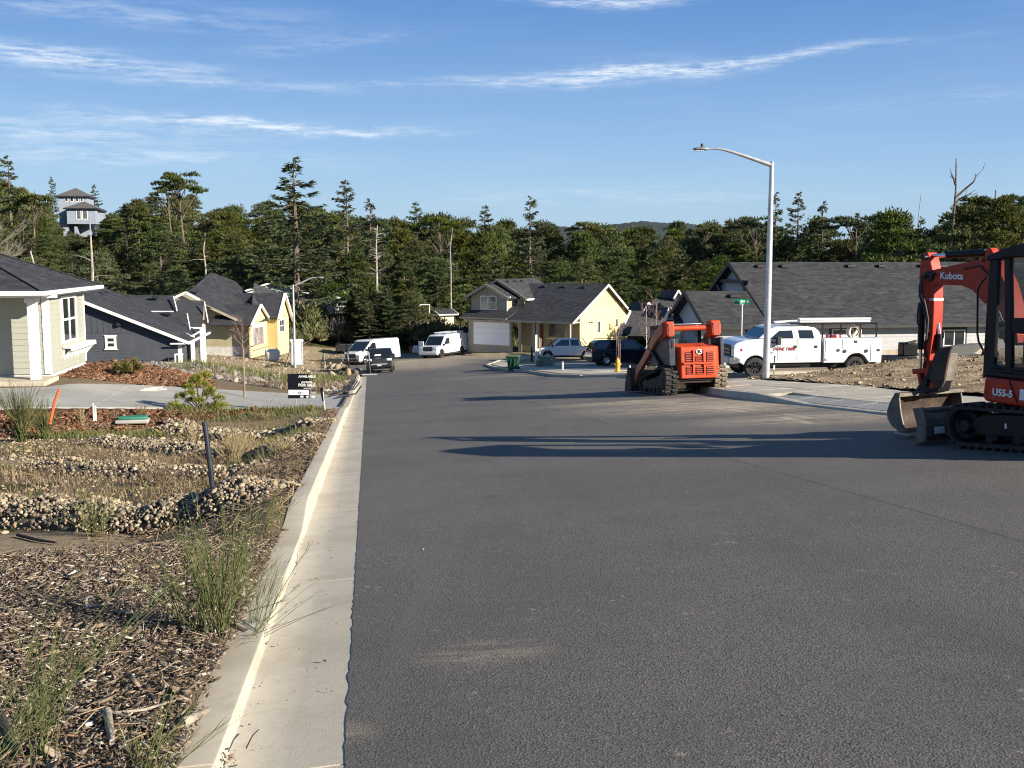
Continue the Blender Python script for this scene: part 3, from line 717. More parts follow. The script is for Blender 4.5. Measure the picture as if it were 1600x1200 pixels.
def proto_snag(seed, H=9, nb=14, side=1.3, m=None, r=.16, forks=()):
    rnd.seed(seed); tm = MB(); ax = [Vector((rnd.uniform(-.03, .03)*i+.02*i, rnd.uniform(-.04, .04)*i, H*i/6)) for i in range(7)]
    tm.tube(ax, [r*(1-i/7)+.02 for i in range(7)], 7)
    for k in range(nb):
        t = rnd.uniform(.25, .97); i = min(5, int(t*6)); p = ax[i].lerp(ax[i+1], t*6-i); th = rnd.uniform(0, 6.28); L = side*rnd.uniform(.3, 1)*(1.1-t*.5)
        tm.tube(limb_path(p, p+Vector((L*math.cos(th), L*math.sin(th), rnd.uniform(-.1, .5)*L)), -.05, 3), [.04, .028, .018, .006], 4)
    for (t, dx, dy, dz) in forks:
        i = min(5, int(t*6)); p = ax[i].lerp(ax[i+1], t*6-i); q = p+Vector((dx, dy, dz)); pa = limb_path(p, q, -.1, 4, .3)
        tm.tube(pa, [r*.6, r*.45, r*.35, r*.22, .02], 5)
        for w in range(4):
            b_ = pa[2+w % 3]; tm.tube(limb_path(b_, b_+Vector((rnd.uniform(-.3, .8)*(1 if dx > 0 else -1), rnd.uniform(-.5, .5), rnd.uniform(.2, .9))), 0, 2), [.05, .03, .01], 4)
    return tm.mesh('trunk', m or snagm, 40), None
def proto_bush(seed, Rw=1.8, H=1.8, npad=9, n=110, size=.22, mm=None, w=.4, up=.7):
    rnd.seed(seed); tm = MB(); Ps, Ds = [], []
    for k in range(npad):
        th = rnd.uniform(0, 6.28); rr = Rw*math.sqrt(rnd.random())*.75; c = Vector((rr*math.cos(th), rr*math.sin(th), H*rnd.uniform(.3, .75)*(1-.4*rr/Rw)))
        tm.tube(limb_path((c.x*.2, c.y*.2, -.1), c, 0, 3, .2), [.04, .03, .02, .01], 4)
        P, D = pad_points(c, (Rw*.42, Rw*.42, H*.36), n, up); Ps.append(P); Ds.append(D)
    V, Fc = tufts(np.concatenate(Ps), np.concatenate(Ds), size, w)
    return tm.mesh('stem', barkm, 40), arr_mesh('foliage', V, Fc, mm or brushm)
PROTO = {
 'pine': [proto_pine(1), proto_pine(2, 15, 4.8, .12, 50), proto_pine(3, 15, 3.9, .3, 38, 1.2, bare=10), proto_pine(4, 15, 4.4, .42, 34, 1.0, bare=14), proto_pine(41, 15, 5.2, .1, 56, .5, .8)],
 'cone': [proto_spruce(5, 15, 3.6, 17, 8, 34, .36, mm=needle, base=.06), proto_spruce(6, 15, 3.0, 19, 8, 36, .36, mm=needle, base=.04), proto_spruce(7, 15, 4.0, 16, 8, 34, .38, base=.08)],
 'thin': [proto_spruce(8, 15, 2.3, 24, 5, 18, .27, sparse=.72, base=.3, droop=-.22, asym=.2), proto_spruce(9, 15, 2.8, 22, 5, 20, .27, sparse=.75, base=.25, droop=-.08, asym=.35)],
 'flat': [proto_pine(10, 15, 3.4, .7, 15, .7, .62, True, 130, .28, bare=5), proto_pine(12, 15, 2.8, .7, 12, 1.2, .7, True, 130, .28, bare=8)],
 'snag': [proto_snag(13, 9, 26, 1.5), proto_snag(14, 9, 12, 1.0)],
 'bush': [proto_bush(15), proto_bush(16, 2.0, 1.6), proto_bush(17, 1.5, 2.2)],
 'twig': [proto_bush(18, 2.1, 2.6, 10, 90, .5, twigm, .07, .9), proto_bush(19, 1.7, 2.0, 9, 90, .5, twigm, .07, .9)],
}
KIND = {
 'pine': ('pine_tree', 'broad dark green shore pine in the wood behind the houses', 'tree', 'shore pines in the wood'),
 'cone': ('conifer', 'dense tapering green conifer in the wood behind the houses', 'tree', 'tapering conifers in the wood'),
 'thin': ('spruce_tree', 'thin sparse spruce reaching above the wood', 'tree', 'sparse spruces above the wood'),
 'flat': ('umbrella_pine', 'bare trunked pine with a flat umbrella crown above the wood', 'tree', 'flat topped pines above the wood'),
 'snag': ('dead_tree', 'bleached dead tree trunk with short bare limbs in the wood', 'tree', 'dead trees in the wood'),
 'bush': ('shrub', 'olive green brushy shrub on the bank below the wood', 'shrub', 'olive shrubs on the bank'),
 'twig': ('bare_shrub', 'leafless grey twiggy shrub on the bank below the wood', 'shrub', 'bare shrubs on the bank'),
}
def plant(kind, var, loc, h, rz=None, label=None, group=True, wide=1.):
    nm, lb, cat, gr = KIND[kind]; tm, cm = PROTO[kind][var % len(PROTO[kind])]
    H = {'snag': 9, 'bush': 2, 'twig': 2.4}.get(kind, 15); s = h/H
    e = empty(nm, loc, rnd.uniform(0, 6.28) if rz is None else rz, label=label or lb, cat=cat); e.scale = (s*wide, s*wide, s)
    if not label: e['group'] = gr
    link('trunk' if kind not in ('bush', 'twig') else 'stem', tm, e)
    if cm: link('crown' if kind not in ('bush', 'twig') else 'foliage', cm, e)
    return e
def by_px(kind, var, px, ytop, D, label=None, wide=1., rz=None, sink=.3):
    top = at(px, ytop, D); g = land_z(top.x, top.y)-sink
    return plant(kind, var, (top.x, top.y, g), top.z-g, rz, label, wide=wide)
def skyline(px): return interp(px, [-200,0,60,150,200,250,300,340,380,430,500,560,620,700,760,830,900,1000,1100,1200,1300,1350,1400,1450,1500,1550,1600,1800],
                               [262,268,292,318,305,300,298,322,312,312,312,330,334,334,338,344,345,347,347,340,334,330,332,338,326,312,308,300])
# the wood, row behind row
rnd.seed(77)
rows = [(122,5.0,(95,150)),(129,4.8,(65,120)),(137,4.5,(45,95)),(146,4.5,(25,70)),(156,4.6,(10,48)),(168,5.0,(2,28)),(184,5.8,(-2,14)),(205,8,(-4,8))]
for ri, (D, stp, (lo, hi)) in enumerate(rows):
    half = D*.56; x = -half+rnd.uniform(0, stp)
    while x < half:
        Y = D+rnd.uniform(-3.5, 3.5); px = 800+x/Y*F
        left = px < 480
        if not (ri < 1 and 470 < px < 735) and not (ri < 2 and 480 < px < 700 and rnd.random() < .6) and not (ri < 1 and px > 1000):
            if not (Y > 190 and 82 < px < 165):
                yt = skyline(px)+rnd.uniform(lo, hi)
                if 800 < px < 1110: yt = min(yt, 425+rnd.uniform(-20, 10)) if ri == 0 else yt
                if 72 < px < 178 and Y < 206: yt = max(yt, rnd.uniform(358, 392))
                kd = rnd.choices(['pine', 'cone', 'thin'], [6, 3 if ri < 4 else 1.2, .5 if ri < 4 else 1.2])[0]
                if 620 < px < 800 and ri < 4 and rnd.random() < .7: kd = 'cone'
                if px < 420 and kd == 'cone' and rnd.random() < .6: kd = 'pine'
                g = land_z(x, Y)
                ztop = at(px, yt, Y).z
                if ztop-g > 5: plant(kd, rnd.randrange(5), (x, Y, g-.3), ztop-g+.3, wide=rnd.uniform(.85, 1.15)*(1.0 if ztop-g > 11 else 1.25))
        x += stp*rnd.uniform(.7, 1.3)
for k in range(70):              # pines on the slopes round the tower house
    px = rnd.uniform(20, 230); Y = rnd.uniform(168, 200); x = at(px, 400, Y).x; g = land_z(x, Y)
    h = rnd.uniform(5, 9)
    if 74 < px < 176: h = min(h, at(px, rnd.uniform(358, 385), Y).z-g)
    if h > 2.5: plant('pine', rnd.randrange(5), (x, Y, g-.3), h, wide=1.35)
# trees one can name
by_px('thin', 1, 458, 248, 116, 'tall open spruce with a bare leader, tallest tree behind the left street lamp', 1.5)
by_px('cone', 2, 462, 305, 128, 'dark shaggy spruce filling in under the tallest spruce behind the left street lamp', 1.35)
by_px('cone', 1, 505, 338, 142, 'dark spruce to the right of the tallest spruce', 1.2)
by_px('flat', 0, 281, 253, 150, 'twin crowned umbrella pine, the larger crown, above the left part of the wood', .8)
by_px('flat', 1, 262, 264, 150, 'small umbrella pine leaning left beside the larger umbrella pine', .7)
by_px('thin', 0, 541, 287, 140, 'thin spruce top right of the tallest spruce, above the skyline', 1.1)
by_px('thin', 1, 578, 312, 150, 'short spruce tip above the wood left of the white dead trunk'); by_px('thin', 0, 651, 320, 160)
by_px('thin', 1, 828, 308, 150, 'lone pointed spruce above the skyline over the yellow house', 1.05)
by_px('thin', 0, 757, 325, 170); by_px('flat', 0, 690, 326, 160, wide=.9); by_px('thin', 1, 12, 245, 150, 'spruce with bristling top at the left edge of the wood', 1.2)
by_px('flat', 1, 52, 286, 150, 'rounded umbrella pine left of the tower house', .9); by_px('thin', 0, 80, 278, 222, 'spruce rising behind the tower house'); by_px('thin', 1, 146, 288, 222)
by_px('flat', 0, 1183, 323, 155, 'wide flat topped pine just left of the tall street lamp', .95); by_px('thin', 1, 1213, 302, 150, 'spruce with stubby limbs just right of the tall street lamp', .9)
by_px('thin', 0, 1248, 305, 150, 'leaning spruce top second right of the tall street lamp'); by_px('thin', 1, 1286, 316, 155)
by_px('flat', 1, 1108, 332, 165, wide=.6); by_px('flat', 0, 919, 334, 165, wide=.7)
by_px('flat', 1, 1552, 279, 135, 'umbrella pine with a long bare stem at the right edge of the wood', .95)
by_px('flat', 0, 1342, 322, 145, wide=1.1); by_px('pine', 1, 1405, 322, 135, wide=1.1); by_px('pine', 0, 1575, 306, 130, 'bushy pine at the far right of the wood', wide=1.)
by_px('pine', 2, 1512, 310, 132, 'pine with a ragged crown under the tall dead tree')
def snag_at(px, ytop, D, label, forks, H=None, nb=12, side=1.4, r=.16, ybase=None, seed=31):
    top = at(px, ytop, D); g = land_z(top.x, top.y)-.3
    if ybase: g = at(px, ybase, D).z
    tm, _ = proto_snag(seed, top.z-g, nb, side, barkm if forks else snagm, r, forks)
    e = empty('dead_tree', (top.x, top.y, g), 0, label=label, cat='tree'); link('trunk', tm, e)
snag_at(1492, 248, 131, 'tall forked dead tree standing over the right part of the wood', [(.79, 3.2, .2, 3.3), (.75, 2.3, 0, 1.3), (.86, -.6, 0, 1.2)], side=.7, nb=14, r=.3, seed=5)
snag_at(1437, 300, 135, 'thin bare dead stem over the right part of the wood', [], side=.25, nb=5, r=.13, seed=6)
snag_at(588, 352, 119, 'white dead trunk with many short limbs in the middle of the wood', [], nb=44, side=2.0, r=.2, seed=7)
snag_at(139, 338, 118, 'white dead trunk below the tower house', [], nb=6, side=3.2, r=.22, seed=8)
snag_at(318, 365, 118, 'pale dead trunk behind the navy house roof', [], nb=7, side=3.0, r=.16, seed=9)
for px, yt, D, v in ((566,452,118.5,0),(585,438,120,1),(604,446,118,2),(628,440,120,0),(648,452,118,1),(576,470,116,2),(610,468,116,0),(520,440,124,1),(640,470,116,1)): by_px('cone' if v != 1 else 'pine', v, px, yt, D, wide=1.3)
snag_at(703, 357, 124, 'slim pale dead trunk among the green conifers', [], nb=12, side=.8, r=.1, seed=10)
snag_at(48, 392, 60, 'short grey stump of a trunk behind the hip roof', [], nb=2, side=.2, r=.13, seed=12, ybase=520)
# bank with brush
rnd.seed(5)
for k in range(165):
    px = rnd.uniform(455, 742); D = rnd.uniform(119, 138) if px < 700 else rnd.uniform(122, 132)
    p = at(px, 500, D); h = rnd.uniform(1.6, 3.8)
    plant(rnd.choices(['bush', 'twig'], [4, 1])[0], rnd.randrange(3), (p.x, D, land_z(p.x, D)-.2), h)
for k in range(60):
    px = rnd.uniform(-20, 470); D = rnd.uniform(108, 118); p = at(px, 500, D); plant(rnd.choices(['bush', 'twig'], [4, 1])[0], rnd.randrange(3), (p.x, D, land_z(p.x, D)-.2), rnd.uniform(2, 4.5))
for k in range(40):
    px = rnd.uniform(980, 1620); D = rnd.uniform(104, 120); p = at(px, 500, D); plant('bush', rnd.randrange(3), (p.x, D, land_z(p.x, D)-.2), rnd.uniform(3, 6))
arb = mat('arborvitae', (.10, .085, .018), .8, var=.4, vs=3, island=.35, trans=.2, spec=.1)
def arborvitae():
    P, D = [], []
    for z in np.linspace(.3, 4.8, 26):
        rr = .78*math.sin(math.pi*min(1, .16+z/5.6))**.6
        a, d = pad_points((0, 0, z), (rr, rr, .35), 90, .8); P.append(a); D.append(d)
    V, Fc = tufts(np.concatenate(P), np.concatenate(D), .2, .4); p = at(548, 456, 121); g = p.z-5.1
    e = empty('arborvitae', (p.x, p.y, g), label='narrow yellowish columnar evergreen on the bank beside the white deck', cat='shrub')
    link('foliage', arr_mesh('foliage', V, Fc, arb), e); tm = MB().tube([(0, 0, -1.5), (0, 0, 1.2)], [.08, .06], 6); tm.build('stem', barkm, e)
arborvitae()
for k in range(16): px = rnd.uniform(672, 735); D = rnd.uniform(113, 117); x = at(px, 500, D).x; plant('bush', k, (x, D, land_z(x, D)-.2), rnd.uniform(2.2, 3.4))
for px, yt, D, v in ((562,470,124,0),(590,492,121,1),(602,500,121,1)):
    pass

# ================================================================== HOUSES
shingle = mat('roof_shingles', (.044, .046, .052), .85, var=.18, vs=1.2, island=.28, bump=.5, bs=60, spec=.25)
shingle2 = mat('roof_shingles_weathered', (.052, .053, .056), .88, var=.12, vs=.8, island=.30, bump=.5, bs=60, spec=.2)
roofbase = mat('roof_felt', (.030, .032, .037), .9, var=.3, vs=2, bump=.4, bs=30)
whitep = mat('white_trim', (.74, .73, .68), .5, var=.06, vs=2, dirt=.12, dirtcol=(.5, .47, .4))
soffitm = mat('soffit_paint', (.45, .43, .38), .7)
sage = mat('sage_siding', (.335, .345, .285), .6, var=.06, vs=2, dirt=.15, dirtcol=(.30, .29, .22), bump=.15, bs=30)
navy = mat('navy_siding', (.050, .056, .068), .65, var=.12, vs=2, dirt=.15, dirtcol=(.1, .1, .1))
tan = mat('taupe_and_shaded_siding', (.34, .30, .225), .7, var=.07, vs=1.5)  # on the two storey house's fronts the taupe stands for shade
yell = mat('yellow_siding', (.66, .57, .27), .7, var=.07, vs=1.5, dirt=.12, dirtcol=(.5, .42, .24))
ochre = mat('ochre_and_dimmed_siding', (.50, .37, .16), .7, var=.07, vs=1.5)
khaki = mat('khaki_siding', (.36, .325, .19), .7, var=.08, vs=1.5)
greyw = mat('pale_grey_siding', (.40, .41, .405), .65, var=.06, vs=1.2)
bluew = mat('pale_blue_siding', (.36, .40, .46), .65, var=.08, vs=1)
mintw = mat('mint_siding', (.42, .50, .44), .65, var=.08, vs=1)
found = mat('foundation_concrete', (.52, .51, .47), .85, var=.15, vs=2, bump=.3, bs=40)
glass = mat('window_glass', (.020, .026, .030), .05, var=0, spec=.9)
glassg = mat('window_glass_painted_reflection', (.10, .12, .13), .08, var=.4, vs=3, spec=.9)  # paler mottled base colour stands in for a reflection
blackp = mat('black_trim', (.018, .018, .02), .5, var=.1)
darkin = mat('dark_interior', (.03, .028, .025), .9, var=.3)
stonem = mat('stone_veneer', (.16, .15, .135), .9, var=.45, vs=6, bump=.9, bs=9)
def P2(fr, ax, c):               # (outward mapper, pixel hit) for wall planes
    if ax == 'y': return (lambda a, z, d=0: Vector((a, c-d, z))), (lambda px, py: (lambda q: (q.x, q.z))(fr.py(px, py, c)))
    return (lambda a, z, d=0: Vector((c+d, a, z))), (lambda px, py: (lambda q: (q.y, q.z))(fr.px(px, py, c)))
def cut(poly, val, k):           # interval of a convex polygon along coordinate 1-k at coordinate k = val
    xs = []
    n = len(poly)
    for i in range(n):
        a, b_ = poly[i], poly[(i+1) % n]
        if (a[k]-val)*(b_[k]-val) <= 0 and a[k] != b_[k]:
            t = (val-a[k])/(b_[k]-a[k]); xs.append(a[1-k]+(b_[1-k]-a[1-k])*t)
    return (min(xs), max(xs)) if len(xs) > 1 else None
def wallslab(parent, mp, poly, m, name='wall', th=.14):
    return MB().prism([mp(a, z) for a, z in poly], mp(0, 0, -th)-mp(0, 0, 0)).build(name, m, parent, fix=True)
def laps(parent, mp, poly, ex, m, each=False, name='siding'):
    z0 = min(p[1] for p in poly); z1 = max(p[1] for p in poly); z = z0; mb = MB(); proto = None; full = None
    while z < z1-.02:
        zt = min(z+ex, z1); iv = [cut(poly, q, 1) for q in (z+.003, zt-.003)]
        if iv[0] and iv[1]:
            (a0, a1), (b0, b1) = iv
            q = [mp(a0, z, .002), mp(a1, z, .002), mp(b1, zt+.006, .002), mp(b0, zt+.006, .002)]
            p = [mp(a0, z, .022), mp(a1, z, .022), mp(b1, zt+.004, .006), mp(b0, zt+.004, .006)]
            f = [(4,5,6,7), (0,1,5,4), (1,2,6,5), (3,0,4,7)]
            if each:
                m1 = MB(); o_ = mp(a0, z); m1.add([v-o_ for v in q+p], f)
                if proto is None: proto = m1.mesh('siding_board', m)
                link('siding_board', proto, parent, o_)
            else: mb.add(q+p, f)
        z += ex
    if not each:
        o = mb.build(name, m, parent); o['kind'] = 'stuff'; return o
def battens(parent, mp, poly, sp, m, w=.05):
    a = min(p[0] for p in poly)+sp*.5; a1 = max(p[0] for p in poly); mb = MB()
    while a < a1:
        iv = cut([(p[0], p[1]) for p in poly], a, 0)
        if iv and iv[1]-iv[0] > .05:
            z0, z1 = iv; mb.prism([mp(a-w/2, z0, .02), mp(a+w/2, z0, .02), mp(a+w/2, z1, .02), mp(a-w/2, z1, .02)], mp(0, 0, -.018)-mp(0, 0, 0))
        a += sp
    if mb.v: mb.build('batten', m, parent)['kind'] = 'stuff'
def window(parent, mp, a0, a1, z0, z1, nx=2, nz=1, tw=.1, m=None, gm=None, rail=.05, sill=0, head=0):
    m = m or whitep
    mb = MB(); T = [((a0, z0), (a0+tw, z1)), ((a1-tw, z0), (a1, z1)), ((a0+tw, z1-tw), (a1-tw, z1)), ((a0+tw, z0), (a1-tw, z0+tw))]
    for k in range(1, nx): c = a0+tw+(a1-a0-2*tw)*k/nx; T.append(((c-rail/2, z0+tw), (c+rail/2, z1-tw)))
    vb = T[:]
    def bx(p, q, d=.068):
        mb.prism([mp(p[0], p[1], d), mp(q[0], p[1], d), mp(q[0], q[1], d), mp(p[0], q[1], d)], mp(0, 0, -d)-mp(0, 0, 0))
    for p, q in T[:4]: bx(p, q)
    for p, q in T[4:]: bx(p, q, .060)
    for k in range(1, nz):
        c = z0+tw+(z1-z0-2*tw)*k/nz
        for j in range(nx):
            w0 = a0+tw+(a1-a0-2*tw)*j/nx+(rail/2 if j else 0); w1 = a0+tw+(a1-a0-2*tw)*(j+1)/nx-(rail/2 if j < nx-1 else 0)
            bx((w0, c-rail/2), (w1, c+rail/2), .056)
    if head: bx((a0-.04, z1), (a1+.04, z1+.05), .085)
    if sill: bx((a0-.05, z0-.06), (a1+.05, z0), .11)
    f = mb.build('window', m, parent)
    me = None
    for j in range(nx):
        for i in range(nz):
            w0 = a0+tw+(a1-a0-2*tw)*j/nx; w1 = a0+tw+(a1-a0-2*tw)*(j+1)/nx; h0 = z0+tw+(z1-z0-2*tw)*i/nz; h1 = z0+tw+(z1-z0-2*tw)*(i+1)/nz; g = rail/2
            MB().prism([mp(w0+g*(j > 0), h0+g*(i > 0), .036), mp(w1-g*(j < nx-1), h0+g*(i > 0), .036), mp(w1-g*(j < nx-1), h1-g*(i < nz-1), .036), mp(w0+g*(j > 0), h1-g*(i < nz-1), .036)], mp(0, 0, -.012)-mp(0, 0, 0)).build('pane', gm or glass, f)
    return f
def roof(parent, poly, tabs=None, th=.16, name='roof', base=None, m=None, ex=.145, tw=.30, jit=1.):
    """roof plane: poly[0]->poly[1] runs along the eave; shingle tabs lie on a slab"""
    P = [Vector(p) for p in poly]; s = (P[1]-P[0]).normalized(); n = s.cross(P[2]-P[1]).normalized()
    if n.z < 0: n = -n
    t = n.cross(s).normalized()
    if t.z < 0: t = -t
    o = MB().prism(P, -n*th).build(name, base or roofbase, parent, fix=True)
    if tabs:
        q = [((p-P[0]).dot(s), (p-P[0]).dot(t)) for p in P]; mb = MB(); a1 = max(x for x, _ in q); a0 = min(x for x, _ in q); b1 = max(y for _, y in q)
        b_ = 0; row = 0
        while b_ < b1:
            iv = cut(q, min(b_+ex*.5, b1-.001), 1)
            if iv:
                a = iv[0]-rnd.random()*tw*.9
                while a < iv[1]:
                    w = tw*rnd.uniform(.55, 1.45); x0 = max(a, iv[0]); x1 = min(a+w-.006, iv[1]); h = rnd.uniform(.010, .024)*jit
                    if x1-x0 > .02:
                        bb = b_-rnd.choice([0, 0, .018])
                        p = [P[0]+s*x0+t*bb+n*.002, P[0]+s*x1+t*bb+n*.002, P[0]+s*x1+t*bb+n*h, P[0]+s*x0+t*bb+n*h, P[0]+s*x1+t*(b_+ex)+n*.004, P[0]+s*x0+t*(b_+ex)+n*.004]
                        mb.add(p, [(0,1,2,3), (3,2,4,5)])
                    a += w
            b_ += ex; row += 1
        so = mb.build('shingles', m or shingle, o); so['kind'] = 'stuff'
    return o
def rake(parent, p, q, m=None, h=.2, w=.06, name='fascia', drop_=.0):
    return MB().bar(Vector(p)-Vector((0, 0, drop_)), Vector(q)-Vector((0, 0, drop_)), w, h).build(name, m or whitep, parent)
def vent(parent, P_, m=None, s=.32):
    MB().box((P_[0]-s/2, P_[1]-s/2, P_[2]-.05), (P_[0]+s/2, P_[1]+s/2, P_[2]+.13)).build('roof_vent', m or blackp, parent, bevel=.02, seg=1)

# ---------------------------------------------------------------- near house with the hip roof (left edge)
def near_house():
    K = at(79, 584, 34.0); fr = Fr(K, AX); e = empty('house', K, AX, label='sage green hip roofed house at the left edge with a white planter shelf', cat='house')
    zt, zb = at(79, 465, 34.0).z-K.z, 0.
    mpf, hf = P2(fr, 'y', 0); mps, hs = P2(fr, 'x', 0)
    L = hs(134.2, 560)[0]
    ez = zt+.27; B = L+1.0; fy = -1.65; rx = .36
    wallslab(e, mpf, [(-9, -.02), (-.14, -.02), (-.14, zt+.1), (-9, zt+.1)], sage)
    wallslab(e, mps, [(.14, -.02), (L, -.02), (L, zt+.1), (.14, zt+.1)], sage)
    MB().box((-9, L-.14, -.3), (-.15, L, zt+.1)).build('wall', sage, e)
    laps(e, mpf, [(-9, 0), (-.17, 0), (-.17, zt), (-9, zt)], .1835, sage, each=True)
    laps(e, mps, [(.1, 0), (L-.1, 0), (L-.1, zt), (.1, zt)], .1835, sage, each=True)
    cb = MB().box((-.165, -.04, 0), (.03, .12, zt)).build('corner_board', whitep, e, bevel=.006, seg=1); MB().box((-.05, L-.1, 0), (.03, L+.02, zt)).build('corner_board', whitep, e)
    # window of the lit side wall
    a0, z1 = hs(93.2, 463); a1, z0 = hs(119.5, 538)
    z1 = hs(93.2, 463)[1]; z0 = hs(96, 537.5)[1]
    window(e, mps, a0, a1, z0, z1, 2, 2, .09, rail=.075)
    # planter shelf with brackets under it
    s0, s1 = hs(97, 545)[0]-.05, hs(134, 545)[0]+.12; sz = hs(97, 541)[1]-.04
    sh = MB().box((.03, s0, sz-.035), (.34, s1, sz+.02)).box((.30, s0, sz-.13), (.345, s1, sz-.036)).build('planter_shelf', whitep, e, bevel=.008, seg=1)
    k = 0
    while s0+.12+k*.42 < s1-.05:
        y = s0+.12+k*.42; MB().bar((.04, y, sz-.36), (.29, y, sz-.09), .06, .07).box((.025, y-.035, sz-.42), (.06, y+.035, sz-.05)).build('bracket', whitep, e); k += 1
    # foundation, vents, porch slab and post
    MB().box((-9, -.01, -.7), (-.01, .3, -.03)).box((-.16, .02, -1.0), (-.012, L-.03, -.03)).build('foundation', found, e)
    for px, py in ((90, 590), (123.5, 577)):
        a, z = hs(px, py); MB().box((-.02, a-.2, z-.11), (.012, a+.2, z+.09)).build('foundation_vent', mat('vent_grey', (.2, .2, .2), .6), e)
    MB().box((-9, fy+.1, -.55), (.25, -.02, -.07)).build('porch_slab', concrete, e, bevel=.01)
    c0, c1 = fr.py(42.5, 500, -1.05).x, fr.py(56.5, 500, -1.05).x
    col = MB().box((c0, -1.05, -.08), (c1, -1.05+(c1-c0), zt-.02)).build('porch_post', whitep, e, bevel=.008, seg=1)
    MB().box((c0-.05, -1.1, zt-.12), (c1+.05, -1.0+(c1-c0), zt+.03)).build('cap', whitep, col, bevel=.01)
    MB().box((-9, -1.08, zt+.03), (c1+.6, -.86, zt+.16)).build('beam', whitep, e)
    # roof
    W_, b0 = .42, B; my = (fy+b0)/2; hx = rx-(my-fy); hz = ez+(my-fy)*W_
    f = roof(e, [(-9.3, fy, ez), (rx, fy, ez), (hx, my, hz), (-9.3, my, hz)], True, .08)
    roof(e, [(rx, fy, ez), (rx, b0, ez), (hx, my, hz)], True, .08)
    roof(e, [(rx, b0, ez), (-9.3, b0, ez), (-9.3, my, hz), (hx, my, hz)], None, .08)
    cap = MB()
    for (p, q) in (((rx, fy, ez), (hx, my, hz)), ((rx, b0, ez), (hx, my, hz)), ((hx, my, hz), (-9.3, my, hz))):
        p, q = Vector(p), Vector(q); n = int((q-p).length/.16)
        for i in range(n):
            a = p.lerp(q, i/n); c = p.lerp(q, (i+1.35)/n); cap.bar(a+Vector((0, 0, .022)), c+Vector((0, 0, .018)), .22, .02)
    cap.build('ridge_caps', shingle, e)['kind'] = 'stuff'
    MB().box((-9.3, fy+.02, ez-.19), (rx-.02, b0-.02, ez-.17)).build('soffit', soffitm, e)
    g = MB().box((-9.3, fy-.12, ez-.15), (rx+.11, fy-.0, ez-.015)).box((rx, fy+.0, ez-.15), (rx+.12, b0+.1, ez-.015)).build('gutter', whitep, e, bevel=.02)
    MB().box((-9.3, fy, ez-.2), (rx-.0, fy+.03, ez-.02)).box((rx-.03, fy+.03, ez-.2), (rx, b0, ez-.02)).build('fascia', whitep, e)
    return fr
near_house()

